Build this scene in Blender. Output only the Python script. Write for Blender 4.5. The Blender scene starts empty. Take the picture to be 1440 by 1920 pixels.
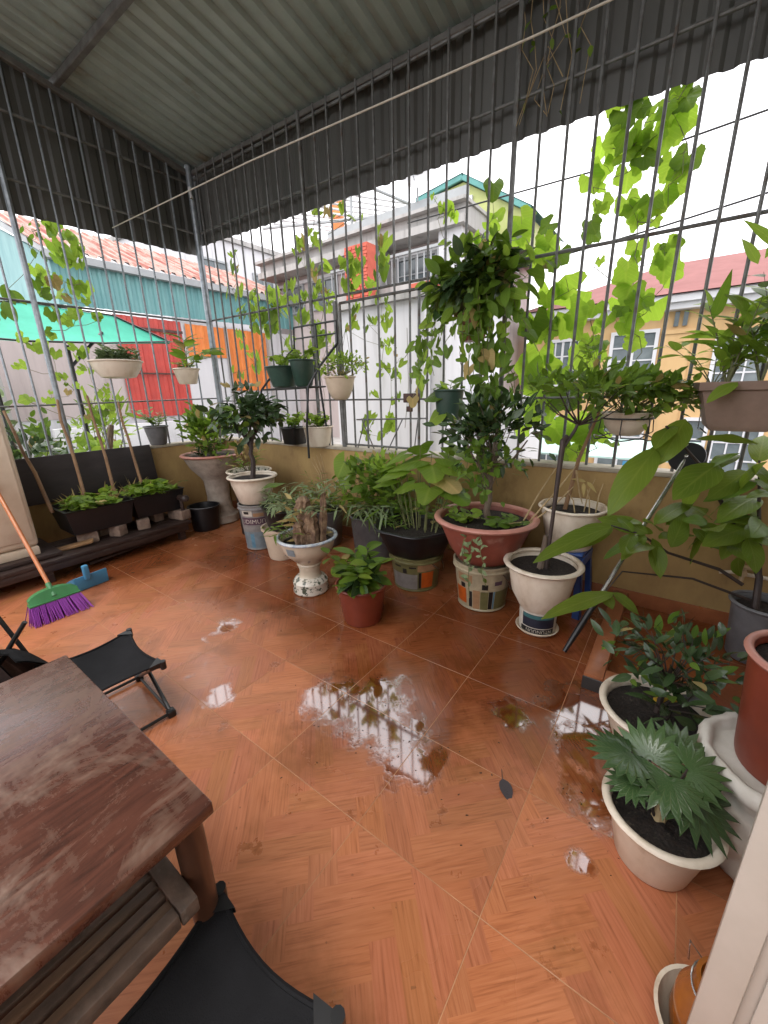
import bpy, bmesh, math, random
import numpy as np
from mathutils import Vector, Matrix

SC = bpy.context.scene
COL = SC.collection
rnd = random.Random(7)
PI = math.pi

# ------------------------------------------------------------------ camera
cam = bpy.data.cameras.new('camera')
cam.sensor_fit = 'VERTICAL'
cam.sensor_height = 36.0
cam.sensor_width = 27.0
cam.lens = 746.0 / 1920.0 * 36.0
cam.clip_start = 0.02
cam.clip_end = 600.0
cam_ob = bpy.data.objects.new('camera', cam)
COL.objects.link(cam_ob)
RX = Vector((0.80847, 0.58804, -0.02422))
UX = Vector((-0.15141, 0.24758, 0.95696))
FX = Vector((-0.56873, 0.77, -0.2892))
cam_ob.matrix_world = Matrix(((RX.x, UX.x, -FX.x, 0.0), (RX.y, UX.y, -FX.y, 0.0), (RX.z, UX.z, -FX.z, 1.438), (0, 0, 0, 1)))
SC.camera = cam_ob

# ------------------------------------------------------------------ sky, sun, exposure
SUN_EL, SUN_AZ = math.radians(76), math.radians(195)      # azimuth measured from +Y towards +X
world = bpy.data.worlds.new('World')
SC.world = world
world.use_nodes = True
wn, wl_ = world.node_tree.nodes, world.node_tree.links
wn.clear()
w_out = wn.new('ShaderNodeOutputWorld')
w_bg = wn.new('ShaderNodeBackground')
w_bg.inputs['Strength'].default_value = 0.11
w_sky = wn.new('ShaderNodeTexSky')
w_sky.sky_type = 'NISHITA'
w_sky.sun_disc = False
w_sky.sun_elevation = SUN_EL
w_sky.sun_rotation = SUN_AZ
w_sky.air_density = 1.0
w_sky.dust_density = 3.0
w_sky.ozone_density = 1.0
# a layer of cloud: pale grey-lavender with soft darker patches
w_tc = wn.new('ShaderNodeTexCoord')
w_no = wn.new('ShaderNodeTexNoise')
w_no.inputs['Scale'].default_value = 2.2
w_no.inputs['Detail'].default_value = 5.0
w_no.inputs['Roughness'].default_value = 0.55
w_cr = wn.new('ShaderNodeValToRGB')
w_cr.color_ramp.elements[0].position = 0.35
w_cr.color_ramp.elements[0].color = (7.2, 7.1, 7.4, 1)
w_cr.color_ramp.elements[1].position = 0.7
w_cr.color_ramp.elements[1].color = (10.4, 10.2, 10.2, 1)
w_mx = wn.new('ShaderNodeMix')
w_mx.data_type = 'RGBA'
w_mx.inputs['Factor'].default_value = 0.9
wl_.new(w_tc.outputs['Generated'], w_no.inputs['Vector'])
wl_.new(w_no.outputs['Fac'], w_cr.inputs['Fac'])
wl_.new(w_sky.outputs['Color'], w_mx.inputs['A'])
wl_.new(w_cr.outputs['Color'], w_mx.inputs['B'])
wl_.new(w_mx.outputs['Result'], w_bg.inputs['Color'])
wl_.new(w_bg.outputs['Background'], w_out.inputs['Surface'])

sun = bpy.data.lights.new('sun', 'SUN')
sun.energy = 1.1
sun.angle = math.radians(36)
sun.color = (1.0, 0.96, 0.9)
sun_ob = bpy.data.objects.new('sun', sun)
COL.objects.link(sun_ob)
sdir = Vector((math.sin(SUN_AZ) * math.cos(SUN_EL), math.cos(SUN_AZ) * math.cos(SUN_EL), math.sin(SUN_EL)))
sun_ob.rotation_euler = sdir.to_track_quat('Z', 'Y').to_euler()
sun_ob.location = sdir * 20

SC.view_settings.view_transform = 'Standard'
SC.view_settings.look = 'None'
SC.view_settings.exposure = 1.75
SC.view_settings.gamma = 1.0
SC.view_settings.use_curve_mapping = False
SC.render.engine = 'CYCLES'
SC.cycles.use_denoising = True
SC.cycles.max_bounces = 10
SC.cycles.diffuse_bounces = 6
SC.cycles.glossy_bounces = 4
SC.cycles.transmission_bounces = 6
SC.cycles.transparent_max_bounces = 8
SC.cycles.sample_clamp_indirect = 8.0
SC.cycles.caustics_reflective = False
SC.cycles.caustics_refractive = False

# ------------------------------------------------------------------ materials
def newmat(name):
    m = bpy.data.materials.new(name)
    m.use_nodes = True
    nt = m.node_tree
    return m, nt.nodes, nt.links, nt.nodes['Principled BSDF']

def ramp(N, pts):
    r = N.new('ShaderNodeValToRGB')
    e = r.color_ramp.elements
    while len(e) < len(pts):
        e.new(0.5)
    for k, (p, c) in enumerate(pts):
        e[k].position = p
        e[k].color = (c[0], c[1], c[2], 1)
    return r

def M(name, c1, c2=None, scale=6.0, rough=0.5, rvar=0.12, bump=0.0, bscale=60.0, metal=0.0, stretch=None, detail=6.0, c3=None, coat=0.0, lo=0.35, hi=0.68):
    """paint, plaster, plastic, metal: two or three tones broken up by noise, uneven gloss, fine relief"""
    m, N, L, P = newmat(name)
    tc = N.new('ShaderNodeTexCoord')
    mp = N.new('ShaderNodeMapping')
    if stretch:
        mp.inputs['Scale'].default_value = stretch
    L.new(tc.outputs['Object'], mp.inputs['Vector'])
    n1 = N.new('ShaderNodeTexNoise')
    n1.inputs['Scale'].default_value = scale
    n1.inputs['Detail'].default_value = detail
    n1.inputs['Roughness'].default_value = 0.62
    L.new(mp.outputs['Vector'], n1.inputs['Vector'])
    c2 = c2 or tuple(v * 0.72 for v in c1)
    pts = [(lo, c2), (hi, c1)]
    if c3:
        pts = [(lo - 0.08, c3), (lo + 0.08, c2), (hi, c1)]
    r = ramp(N, pts)
    L.new(n1.outputs['Fac'], r.inputs['Fac'])
    L.new(r.outputs['Color'], P.inputs['Base Color'])
    P.inputs['Metallic'].default_value = metal
    mr = N.new('ShaderNodeMapRange')
    mr.inputs['To Min'].default_value = min(1, rough + rvar)
    mr.inputs['To Max'].default_value = max(0.03, rough - rvar)
    L.new(n1.outputs['Fac'], mr.inputs['Value'])
    L.new(mr.outputs['Result'], P.inputs['Roughness'])
    if coat:
        P.inputs['Coat Weight'].default_value = coat
        P.inputs['Coat Roughness'].default_value = 0.12
    if bump:
        n2 = N.new('ShaderNodeTexNoise')
        n2.inputs['Scale'].default_value = bscale
        n2.inputs['Detail'].default_value = 4.0
        L.new(mp.outputs['Vector'], n2.inputs['Vector'])
        b = N.new('ShaderNodeBump')
        b.inputs['Strength'].default_value = bump
        b.inputs['Distance'].default_value = 0.01
        L.new(n2.outputs['Fac'], b.inputs['Height'])
        L.new(b.outputs['Normal'], P.inputs['Normal'])
    return m

def leafmat(name, dark, light, trans, tw=0.45, rough=0.38, vein=0.25, spec=0.3):
    m, N, L, P = newmat(name)
    oi = N.new('ShaderNodeObjectInfo')
    geo = N.new('ShaderNodeNewGeometry')
    uv = N.new('ShaderNodeUVMap')
    no = N.new('ShaderNodeTexNoise')
    no.inputs['Scale'].default_value = 5.0
    no.inputs['Detail'].default_value = 3.0
    L.new(geo.outputs['Position'], no.inputs['Vector'])
    add = N.new('ShaderNodeMath')
    add.operation = 'MULTIPLY_ADD'
    add.inputs[1].default_value = 0.45
    L.new(oi.outputs['Random'], add.inputs[0])
    isl = N.new('ShaderNodeMath')
    isl.operation = 'MULTIPLY_ADD'
    isl.inputs[1].default_value = 0.35
    L.new(geo.outputs['Random Per Island'], isl.inputs[0])
    L.new(no.outputs['Fac'], isl.inputs[2])
    L.new(isl.outputs[0], add.inputs[2])
    r = ramp(N, [(0.35, dark), (1.05 if False else 1.0, light)])
    L.new(add.outputs[0], r.inputs['Fac'])
    # veins: midrib plus slanting side veins
    sx = N.new('ShaderNodeSeparateXYZ')
    L.new(uv.outputs['UV'], sx.inputs[0])
    a = N.new('ShaderNodeMath'); a.operation = 'SUBTRACT'; a.inputs[1].default_value = 0.5
    L.new(sx.outputs['X'], a.inputs[0])
    ab = N.new('ShaderNodeMath'); ab.operation = 'ABSOLUTE'
    L.new(a.outputs[0], ab.inputs[0])
    mid = N.new('ShaderNodeMapRange')
    mid.inputs['From Min'].default_value = 0.0; mid.inputs['From Max'].default_value = 0.05
    mid.inputs['To Min'].default_value = 1.0; mid.inputs['To Max'].default_value = 0.0
    L.new(ab.outputs[0], mid.inputs['Value'])
    sv = N.new('ShaderNodeMath'); sv.operation = 'MULTIPLY_ADD'; sv.inputs[1].default_value = -0.8
    L.new(ab.outputs[0], sv.inputs[0]); L.new(sx.outputs['Y'], sv.inputs[2])
    sm = N.new('ShaderNodeMath'); sm.operation = 'MULTIPLY'; sm.inputs[1].default_value = 50.0
    L.new(sv.outputs[0], sm.inputs[0])
    ss = N.new('ShaderNodeMath'); ss.operation = 'SINE'
    L.new(sm.outputs[0], ss.inputs[0])
    sr = N.new('ShaderNodeMapRange')
    sr.inputs['From Min'].default_value = 0.8; sr.inputs['From Max'].default_value = 1.0
    sr.inputs['To Max'].default_value = 0.6
    L.new(ss.outputs[0], sr.inputs['Value'])
    mxm = N.new('ShaderNodeMath'); mxm.operation = 'MAXIMUM'
    L.new(mid.outputs['Result'], mxm.inputs[0]); L.new(sr.outputs['Result'], mxm.inputs[1])
    vf = N.new('ShaderNodeMath'); vf.operation = 'MULTIPLY'; vf.inputs[1].default_value = vein
    L.new(mxm.outputs[0], vf.inputs[0])
    cm = N.new('ShaderNodeMix'); cm.data_type = 'RGBA'
    L.new(vf.outputs[0], cm.inputs['Factor'])
    L.new(r.outputs['Color'], cm.inputs['A'])
    cm.inputs['B'].default_value = (min(1, light[0] * 1.9 + 0.05), min(1, light[1] * 1.5 + 0.04), light[2] * 1.6 + 0.03, 1)
    L.new(cm.outputs['Result'], P.inputs['Base Color'])
    P.inputs['Roughness'].default_value = rough
    P.inputs['Specular IOR Level'].default_value = spec
    bp = N.new('ShaderNodeBump'); bp.inputs['Strength'].default_value = 0.35; bp.inputs['Distance'].default_value = 0.004
    L.new(mxm.outputs[0], bp.inputs['Height']); L.new(bp.outputs['Normal'], P.inputs['Normal'])
    tr = N.new('ShaderNodeBsdfTranslucent')
    tm = N.new('ShaderNodeMix'); tm.data_type = 'RGBA'; tm.inputs['Factor'].default_value = 0.5
    L.new(cm.outputs['Result'], tm.inputs['A'])
    tm.inputs['B'].default_value = (trans[0], trans[1], trans[2], 1)
    L.new(tm.outputs['Result'], tr.inputs['Color'])
    mx = N.new('ShaderNodeMixShader'); mx.inputs[0].default_value = tw
    L.new(P.outputs[0], mx.inputs[1]); L.new(tr.outputs[0], mx.inputs[2])
    L.new(mx.outputs[0], N['Material Output'].inputs['Surface'])
    return m

MAT = {}
MAT['bar'] = M('bar_paint', (0.17, 0.175, 0.175), (0.11, 0.11, 0.105), 14, 0.5, 0.15, 0.1, 120, metal=0.3, c3=(0.09, 0.05, 0.03))
MAT['galv'] = M('galvanised_steel', (0.30, 0.33, 0.36), (0.20, 0.22, 0.24), 20, 0.42, 0.12, metal=0.6)
MAT['roof'] = M('roof_sheet_paint', (0.32, 0.38, 0.365), (0.25, 0.305, 0.29), 3.0, 0.45, 0.12, 0.05, 40, c3=(0.17, 0.13, 0.08), lo=0.31, detail=9)
MAT['fascia'] = M('fascia_sheet_paint', (0.09, 0.09, 0.082), (0.062, 0.062, 0.057), 3.0, 0.5, 0.12, 0.05, 40, stretch=(1, 1, 0.35))
MAT['steel_dark'] = M('purlin_steel', (0.16, 0.16, 0.15), (0.09, 0.085, 0.08), 8, 0.55, 0.12, metal=0.2)
MAT['plaster'] = M('mustard_plaster', (0.44, 0.30, 0.12), (0.34, 0.22, 0.09), 4.5, 0.85, 0.08, 0.25, 60, c3=(0.20, 0.125, 0.055), stretch=(1.0, 1.0, 0.55), lo=0.33, hi=0.68)
MAT['coping'] = M('wall_top_cement', (0.50, 0.45, 0.36), (0.34, 0.30, 0.24), 9.0, 0.85, 0.08, 0.3, 80)
MAT['white_wall'] = M('house_wall_paint', (0.74, 0.71, 0.64), (0.66, 0.63, 0.56), 2.0, 0.8, 0.05, 0.05, 60)
MAT['white_paint'] = M('door_enamel', (0.46, 0.42, 0.37), (0.40, 0.365, 0.315), 5.0, 0.35, 0.08)
MAT['skirting'] = M('brown_tile', (0.34, 0.12, 0.05), (0.25, 0.085, 0.036), 12.0, 0.3, 0.1)
MAT['black_edge'] = M('black_trim', (0.02, 0.016, 0.014), None, 20, 0.4, 0.1)
MAT['soil'] = M('potting_soil', (0.032, 0.020, 0.014), (0.010, 0.007, 0.006), 60, 0.9, 0.08, 1.0, 90, c3=(0.09, 0.07, 0.05))
MAT['white_pot'] = M('white_plastic', (0.72, 0.64, 0.53), (0.61, 0.52, 0.41), 7.0, 0.42, 0.1, c3=(0.36, 0.26, 0.17), lo=0.36, hi=0.6, stretch=(1, 1, 0.5), detail=9)
MAT['cream_pot'] = M('cream_plastic', (0.62, 0.52, 0.40), (0.52, 0.42, 0.31), 5.0, 0.45, 0.1)
MAT['red_pot'] = M('red_brown_plastic', (0.22, 0.045, 0.022), (0.16, 0.032, 0.018), 5.0, 0.4, 0.1)
MAT['terracotta'] = M('terracotta_plastic', (0.30, 0.085, 0.055), (0.22, 0.06, 0.042), 7.0, 0.5, 0.1, c3=(0.36, 0.2, 0.15), lo=0.36, detail=9)
MAT['terra_rim'] = M('terracotta_rim_faded', (0.50, 0.23, 0.18), (0.38, 0.16, 0.12), 7.0, 0.45, 0.1)
MAT['black_plastic'] = M('black_plastic', (0.011, 0.011, 0.013), (0.007, 0.007, 0.008), 8.0, 0.38, 0.1)
MAT['grey_pot'] = M('grey_plastic', (0.16, 0.16, 0.17), (0.10, 0.10, 0.105), 9.0, 0.5, 0.1)
MAT['concrete'] = M('concrete_urn', (0.40, 0.34, 0.28), (0.28, 0.23, 0.19), 8.0, 0.85, 0.08, 0.5, 50, c3=(0.16, 0.12, 0.10))
MAT['ceramic'] = M('pale_ceramic', (0.60, 0.53, 0.42), (0.48, 0.42, 0.32), 6.0, 0.25, 0.08)
MAT['ceramic_rim'] = M('blue_white_glaze', (0.62, 0.64, 0.62), (0.24, 0.30, 0.40), 28.0, 0.2, 0.06)
MAT['ceramic_foot'] = M('painted_ceramic_foot', (0.62, 0.58, 0.50), (0.07, 0.08, 0.055), 26.0, 0.25, 0.08, lo=0.42, hi=0.5, detail=3)
MAT['green_pot'] = M('dark_green_plastic', (0.035, 0.075, 0.055), (0.02, 0.045, 0.035), 8.0, 0.45, 0.1)
MAT['taupe_pot'] = M('taupe_clay', (0.26, 0.18, 0.14), (0.19, 0.13, 0.10), 6.0, 0.65, 0.1, 0.2, 40)
MAT['bark'] = M('bark', (0.16, 0.12, 0.085), (0.08, 0.055, 0.04), 22.0, 0.85, 0.08, 0.6, 70, stretch=(1, 1, 0.3))
MAT['stump_bark'] = M('tan_stump', (0.36, 0.25, 0.15), (0.14, 0.08, 0.05), 14.0, 0.85, 0.08, 0.8, 40, c3=(0.05, 0.03, 0.025))
MAT['stem'] = M('green_stem', (0.16, 0.17, 0.06), (0.10, 0.10, 0.04), 20.0, 0.6, 0.1)
MAT['dark_stem'] = M('dark_stem', (0.05, 0.032, 0.026), (0.03, 0.02, 0.018), 20.0, 0.6, 0.1)
MAT['dry_stem'] = M('dry_straw', (0.45, 0.34, 0.18), (0.30, 0.21, 0.10), 20.0, 0.75, 0.1)
MAT['bamboo'] = M('bamboo_cane', (0.30, 0.17, 0.075), (0.17, 0.09, 0.045), 12.0, 0.55, 0.1, stretch=(1, 1, 0.25))
MAT['bench_wood'] = M('old_dark_wood', (0.055, 0.032, 0.026), (0.026, 0.015, 0.013), 16.0, 0.5, 0.15, 0.3, 50, stretch=(2, 0.3, 2), c3=(0.13, 0.10, 0.085))
MAT['board'] = M('dark_board', (0.034, 0.025, 0.026), (0.016, 0.012, 0.013), 10, 0.6, 0.1, stretch=(1, 0.3, 1))
MAT['cabinet'] = M('aged_cream_enamel', (0.68, 0.58, 0.46), (0.56, 0.46, 0.35), 3.0, 0.45, 0.1, c3=(0.5, 0.34, 0.26))
MAT['brick'] = M('old_brick', (0.28, 0.20, 0.15), (0.16, 0.11, 0.085), 18.0, 0.9, 0.06, 0.5, 60)
MAT['pole_orange'] = M('orange_varnished_pole', (0.50, 0.17, 0.05), (0.40, 0.12, 0.035), 12.0, 0.3, 0.08)
MAT['pole_red'] = M('red_grip', (0.55, 0.06, 0.03), None, 12.0, 0.4, 0.08)
MAT['green_plastic'] = M('green_plastic', (0.05, 0.22, 0.08), (0.04, 0.17, 0.06), 8.0, 0.35, 0.08)
MAT['purple'] = M('purple_bristle', (0.30, 0.065, 0.36), (0.18, 0.035, 0.24), 60.0, 0.5, 0.1, stretch=(3, 3, 0.3))
MAT['blue_pan'] = M('blue_plastic', (0.06, 0.26, 0.44), (0.05, 0.20, 0.36), 6.0, 0.4, 0.1)
MAT['blue_stool'] = M('deep_blue_plastic', (0.03, 0.085, 0.30), (0.025, 0.065, 0.23), 6.0, 0.35, 0.1)
MAT['canvas'] = M('black_canvas', (0.0085, 0.0085, 0.010), (0.0055, 0.0055, 0.0065), 9.0, 0.8, 0.08, 0.3, 400)
MAT['canvas'].node_tree.nodes['Principled BSDF'].inputs['Specular IOR Level'].default_value = 0.18
MAT['black_metal'] = M('black_tube', (0.018, 0.019, 0.02), None, 10.0, 0.35, 0.1, metal=0.2)
MAT['chrome'] = M('steel_tube', (0.55, 0.54, 0.52), (0.42, 0.41, 0.40), 10.0, 0.25, 0.08, metal=0.9)
MAT['tap'] = M('beige_plastic_tap', (0.50, 0.36, 0.22), None, 10.0, 0.45, 0.1)
MAT['white_cloth'] = M('white_sacking', (0.66, 0.63, 0.57), (0.50, 0.47, 0.41), 8.0, 0.7, 0.1, 0.4, 18, stretch=(1, 1, 0.5))
MAT['amber'] = M('amber_glaze', (0.36, 0.12, 0.015), (0.20, 0.055, 0.012), 9.0, 0.15, 0.06, coat=0.5)
MAT['rope'] = M('pale_rope', (0.50, 0.47, 0.40), (0.40, 0.37, 0.31), 40.0, 0.7, 0.1)
MAT['cable'] = M('cable_sheath', (0.03, 0.03, 0.032), None, 10.0, 0.6, 0.1)
MAT['rust'] = M('rusty_latch', (0.09, 0.04, 0.03), (0.05, 0.025, 0.02), 20.0, 0.7, 0.1)
MAT['yellow'] = M('yellow_plastic', (0.60, 0.36, 0.03), None, 10.0, 0.4, 0.1)
MAT['grey_strap'] = M('grey_label_plastic', (0.35, 0.33, 0.26), (0.2, 0.2, 0.18), 10.0, 0.5, 0.1)
# neighbours
MAT['teal'] = M('teal_sheet', (0.15, 0.32, 0.32), (0.10, 0.25, 0.26), 4.0, 0.55, 0.1, stretch=(1, 1, 0.3))
MAT['red_sheet'] = M('red_sheet', (0.50, 0.06, 0.045), (0.40, 0.05, 0.04), 4.0, 0.5, 0.1)
MAT['orange_sheet'] = M('orange_sheet', (0.68, 0.22, 0.05), (0.58, 0.17, 0.04), 4.0, 0.5, 0.1)
MAT['rust_roof'] = M('weathered_red_roof', (0.31, 0.23, 0.20), (0.27, 0.135, 0.105), 2.4, 0.75, 0.1, stretch=(0.6, 5.0, 0.6), c3=(0.22, 0.05, 0.038), lo=0.42, hi=0.55)
MAT['pale_grey'] = M('pale_grey_render', (0.40, 0.39, 0.38), (0.33, 0.32, 0.31), 1.6, 0.85, 0.05, stretch=(2.5, 2.5, 0.3), c3=(0.2, 0.2, 0.19), lo=0.38)
MAT['pink_grey'] = M('pinkish_render', (0.48, 0.41, 0.40), (0.42, 0.36, 0.35), 1.6, 0.85, 0.05, stretch=(2.5, 2.5, 0.3), c3=(0.30, 0.25, 0.24), lo=0.36)
MAT['white_render'] = M('white_render', (0.60, 0.60, 0.62), (0.55, 0.55, 0.57), 1.6, 0.85, 0.05, stretch=(2.5, 2.5, 0.3), c3=(0.42, 0.42, 0.42), lo=0.34)
MAT['grey_metal'] = M('grey_roof_edge', (0.34, 0.36, 0.37), (0.27, 0.28, 0.29), 2.0, 0.6, 0.1)
MAT['lime_sheet'] = M('yellow_green_sheet', (0.42, 0.45, 0.17), (0.34, 0.38, 0.13), 3.0, 0.6, 0.1)
MAT['teal_trim'] = M('teal_trim', (0.10, 0.30, 0.28), None, 3.0, 0.6, 0.1)
MAT['brick_red'] = M('red_brick_paint', (0.55, 0.12, 0.075), (0.42, 0.085, 0.055), 6.0, 0.8, 0.06)
MAT['yellow_wall'] = M('yellow_render', (0.56, 0.37, 0.18), (0.51, 0.33, 0.155), 1.4, 0.85, 0.05, stretch=(2.5, 2.5, 0.3), c3=(0.40, 0.26, 0.13), lo=0.36)
MAT['red_roof'] = M('dull_red_roof', (0.17, 0.045, 0.040), (0.14, 0.036, 0.032), 2.5, 0.7, 0.1)
MAT['white_trim'] = M('white_trim', (0.60, 0.60, 0.62), (0.54, 0.54, 0.56), 3.0, 0.6, 0.1)
MAT['pane'] = M('window_pane', (0.16, 0.19, 0.20), (0.09, 0.11, 0.12), 2.0, 0.12, 0.05)
MAT['mint_roof'] = M('mint_sheet', (0.45, 0.62, 0.58), None, 3.0, 0.6, 0.1)
MAT['net'] = M('green_net', (0.03, 0.32, 0.22), (0.025, 0.26, 0.18), 4.0, 0.7, 0.1)
MAT['dish'] = M('dish_paint', (0.42, 0.42, 0.43), None, 3.0, 0.6, 0.1)
MAT['city_ground'] = M('street_level', (0.12, 0.12, 0.11), (0.08, 0.08, 0.08), 0.3, 0.9, 0.05)
# leaves
MAT['lime'] = leafmat('lime_vine_leaf', (0.14, 0.26, 0.025), (0.25, 0.40, 0.045), (0.42, 0.66, 0.05), 0.65, 0.5, 0.4)  # the leaf's own lime green, strongly translucent
MAT['bean'] = leafmat('bean_vine_leaf', (0.09, 0.18, 0.02), (0.22, 0.34, 0.045), (0.40, 0.58, 0.06), 0.55, 0.5, 0.35)
MAT['darkleaf'] = leafmat('dark_glossy_leaf', (0.013, 0.034, 0.013), (0.045, 0.085, 0.028), (0.05, 0.10, 0.02), 0.15, 0.22, 0.25, 0.6)
MAT['midleaf'] = leafmat('mid_green_leaf', (0.035, 0.085, 0.010), (0.12, 0.21, 0.025), (0.20, 0.34, 0.025), 0.38, 0.38)
MAT['bigleaf'] = leafmat('large_shrub_leaf', (0.07, 0.13, 0.016), (0.16, 0.24, 0.03), (0.32, 0.44, 0.03), 0.5, 0.33, 0.35)
MAT['palmleaf'] = leafmat('fan_palm_leaf', (0.016, 0.046, 0.016), (0.065, 0.125, 0.04), (0.08, 0.15, 0.03), 0.2, 0.22, 0.55, 0.6)
MAT['greyleaf'] = leafmat('grey_green_leaf', (0.07, 0.12, 0.05), (0.23, 0.30, 0.15), (0.25, 0.36, 0.10), 0.3, 0.5)
MAT['dryleaf'] = leafmat('dry_leaf', (0.30, 0.22, 0.08), (0.42, 0.33, 0.13), (0.4, 0.3, 0.1), 0.3, 0.6)
MAT['deadleaf'] = M('dead_leaf', (0.055, 0.045, 0.05), (0.03, 0.024, 0.026), 30, 0.5, 0.1)

# ------------------------------------------------------------------ geometry
class G:
    """collects vertices, faces, uvs; build() makes ONE mesh"""
    def __init__(s):
        s.v, s.f, s.uv, s.mi = [], [], [], []
    def add(s, verts, faces, uvs=None, mi=0):
        o = len(s.v)
        s.v.extend([tuple(p) for p in verts])
        s.f.extend([tuple(i + o for i in f) for f in faces])
        s.uv.extend(uvs if uvs is not None else [(0.5, 0.5)] * len(verts))
        s.mi.extend([mi] * len(faces))
        return s
    def box(s, lo, hi, mi=0, rot=0.0, piv=None):
        (a, b, c), (d, e, f) = lo, hi
        vs = [Vector(p) for p in ((a, b, c), (d, b, c), (d, e, c), (a, e, c), (a, b, f), (d, b, f), (d, e, f), (a, e, f))]
        if rot:
            pv = Vector(piv) if piv else Vector(((a + d) / 2, (b + e) / 2, 0))
            R = Matrix.Rotation(rot, 4, 'Z')
            vs = [R @ (p - pv) + pv for p in vs]
        return s.add(vs, [(3, 2, 1, 0), (4, 5, 6, 7), (0, 1, 5, 4), (1, 2, 6, 5), (2, 3, 7, 6), (3, 0, 4, 7)], mi=mi)
    def bbox(s, lo, hi, bev=0.006, mi=0, seg=2, mtx=None):
        bm = bmesh.new()
        bmesh.ops.create_cube(bm, size=1.0)
        for v in bm.verts:
            v.co = Vector([lo[k] + (v.co[k] + 0.5) * (hi[k] - lo[k]) for k in range(3)])
        bmesh.ops.bevel(bm, geom=bm.edges[:], offset=bev, segments=seg, affect='EDGES', profile=0.5)
        bm.verts.index_update()
        vs = [(mtx @ v.co) if mtx else v.co.copy() for v in bm.verts]
        s.add(vs, [[v.index for v in f.verts] for f in bm.faces], mi=mi)
        bm.free()
        return s
    def tube(s, pts, r, n=8, cap=True, mi=0):
        pts = [Vector(p) for p in pts]
        m = len(pts)
        rs = r if isinstance(r, (list, tuple)) else [r] * m
        vs, fs = [], []
        ref = None
        for i, p in enumerate(pts):
            t = (pts[min(i + 1, m - 1)] - pts[max(i - 1, 0)])
            t = t.normalized() if t.length > 1e-9 else Vector((0, 0, 1))
            if ref is None:
                ref = Vector((0, 0, 1)) if abs(t.z) < 0.9 else Vector((1, 0, 0))
            u = (ref - t * ref.dot(t))
            u = u.normalized() if u.length > 1e-6 else t.orthogonal().normalized()
            ref = u
            w = t.cross(u)
            for k in range(n):
                a = 2 * PI * k / n
                vs.append(p + (u * math.cos(a) + w * math.sin(a)) * rs[i])
        for i in range(m - 1):
            for k in range(n):
                k2 = (k + 1) % n
                fs.append((i * n + k, i * n + k2, (i + 1) * n + k2, (i + 1) * n + k))
        if cap:
            fs.append(tuple(range(n - 1, -1, -1)))
            fs.append(tuple((m - 1) * n + k for k in range(n)))
        return s.add(vs, fs, mi=mi)
    def lathe(s, prof, n=36, mi=0, c=(0, 0, 0), rfun=None):
        vs, fs, uvs = [], [], []
        m = len(prof)
        L = max(1e-6, prof[-1][1] - prof[0][1])
        for i, (r, z) in enumerate(prof):
            for k in range(n):
                a = 2 * PI * k / n
                q = r * (rfun(a, i / max(1, m - 1)) if rfun else 1.0)
                vs.append((c[0] + q * math.cos(a), c[1] + q * math.sin(a), c[2] + z))
                uvs.append((k / n, (z - prof[0][1]) / L))
        for i in range(m - 1):
            for k in range(n):
                k2 = (k + 1) % n
                fs.append((i * n + k, i * n + k2, (i + 1) * n + k2, (i + 1) * n + k))
        return s.add(vs, fs, uvs, mi=mi)
    def disc(s, r, z, n=28, c=(0, 0), bumpy=0.0, mi=0):
        vs = [(c[0], c[1], z + bumpy)]
        fs = []
        rings = 4
        for j in range(1, rings + 1):
            for k in range(n):
                a = 2 * PI * k / n
                q = r * j / rings
                vs.append((c[0] + q * math.cos(a), c[1] + q * math.sin(a), z + (rnd.uniform(-1, 1) * bumpy if j < rings else 0)))
        for k in range(n):
            fs.append((0, 1 + k, 1 + (k + 1) % n))
        for j in range(rings - 1):
            o = 1 + j * n
            for k in range(n):
                k2 = (k + 1) % n
                fs.append((o + k, o + n + k, o + n + k2, o + k2))
        return s.add(vs, fs, mi=mi)
    def inst(s, lm, mtx, mi=0):
        """a leaf mesh (dict of verts, faces, uvs) put down under a matrix"""
        A = np.array(mtx)
        V = lm['v'] @ A[:3, :3].T + A[:3, 3]
        return s.add([tuple(p) for p in V.tolist()], lm['f'], lm['uv'], mi=mi)
    def mesh(s, name, smooth=True, angle=35):
        me = bpy.data.meshes.new(name)
        me.from_pydata(s.v, [], s.f)
        uvl = me.uv_layers.new(name='UVMap')
        li = np.empty(len(me.loops), dtype=np.int32)
        me.loops.foreach_get('vertex_index', li)
        uvs = np.array(s.uv, dtype=np.float32)[li]
        uvl.data.foreach_set('uv', uvs.ravel())
        if any(s.mi):
            me.polygons.foreach_set('material_index', np.array(s.mi, dtype=np.int32))
        if smooth:
            me.polygons.foreach_set('use_smooth', np.ones(len(me.polygons), dtype=bool))
            me.update()
            if angle < 180:
                me.set_sharp_from_angle(angle=math.radians(angle))
        me.update()
        return me

def put(name, g, mat, parent=None, smooth=True, angle=35, loc=None, kind=None):
    me = g.mesh(name, smooth, angle) if isinstance(g, G) else g
    if mat is not None and not me.materials:
        for m in (mat if isinstance(mat, (list, tuple)) else [mat]):
            me.materials.append(MAT[m] if isinstance(m, str) else m)
    o = bpy.data.objects.new(name, me)
    COL.objects.link(o)
    if parent is not None:
        o.parent = parent
    if loc is not None:
        o.location = loc
    if kind:
        o['kind'] = kind
    return o

def tag(o, label, cat, group=None):
    o['label'] = label
    o['category'] = cat
    if group:
        o['group'] = group
    return o

def thing(name, label, cat, loc=(0, 0, 0), rz=0.0, group=None):
    o = bpy.data.objects.new(name, None)
    o.empty_display_size = 0.1
    COL.objects.link(o)
    o.location = loc
    o.rotation_euler = (0, 0, rz)
    return tag(o, label, cat, group)

def copy_tree(o, parent=None):
    c = o.copy()
    COL.objects.link(c)
    if parent is not None:
        c.parent = parent
    for ch in list(o.children):
        copy_tree(ch, c)
    return c

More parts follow.
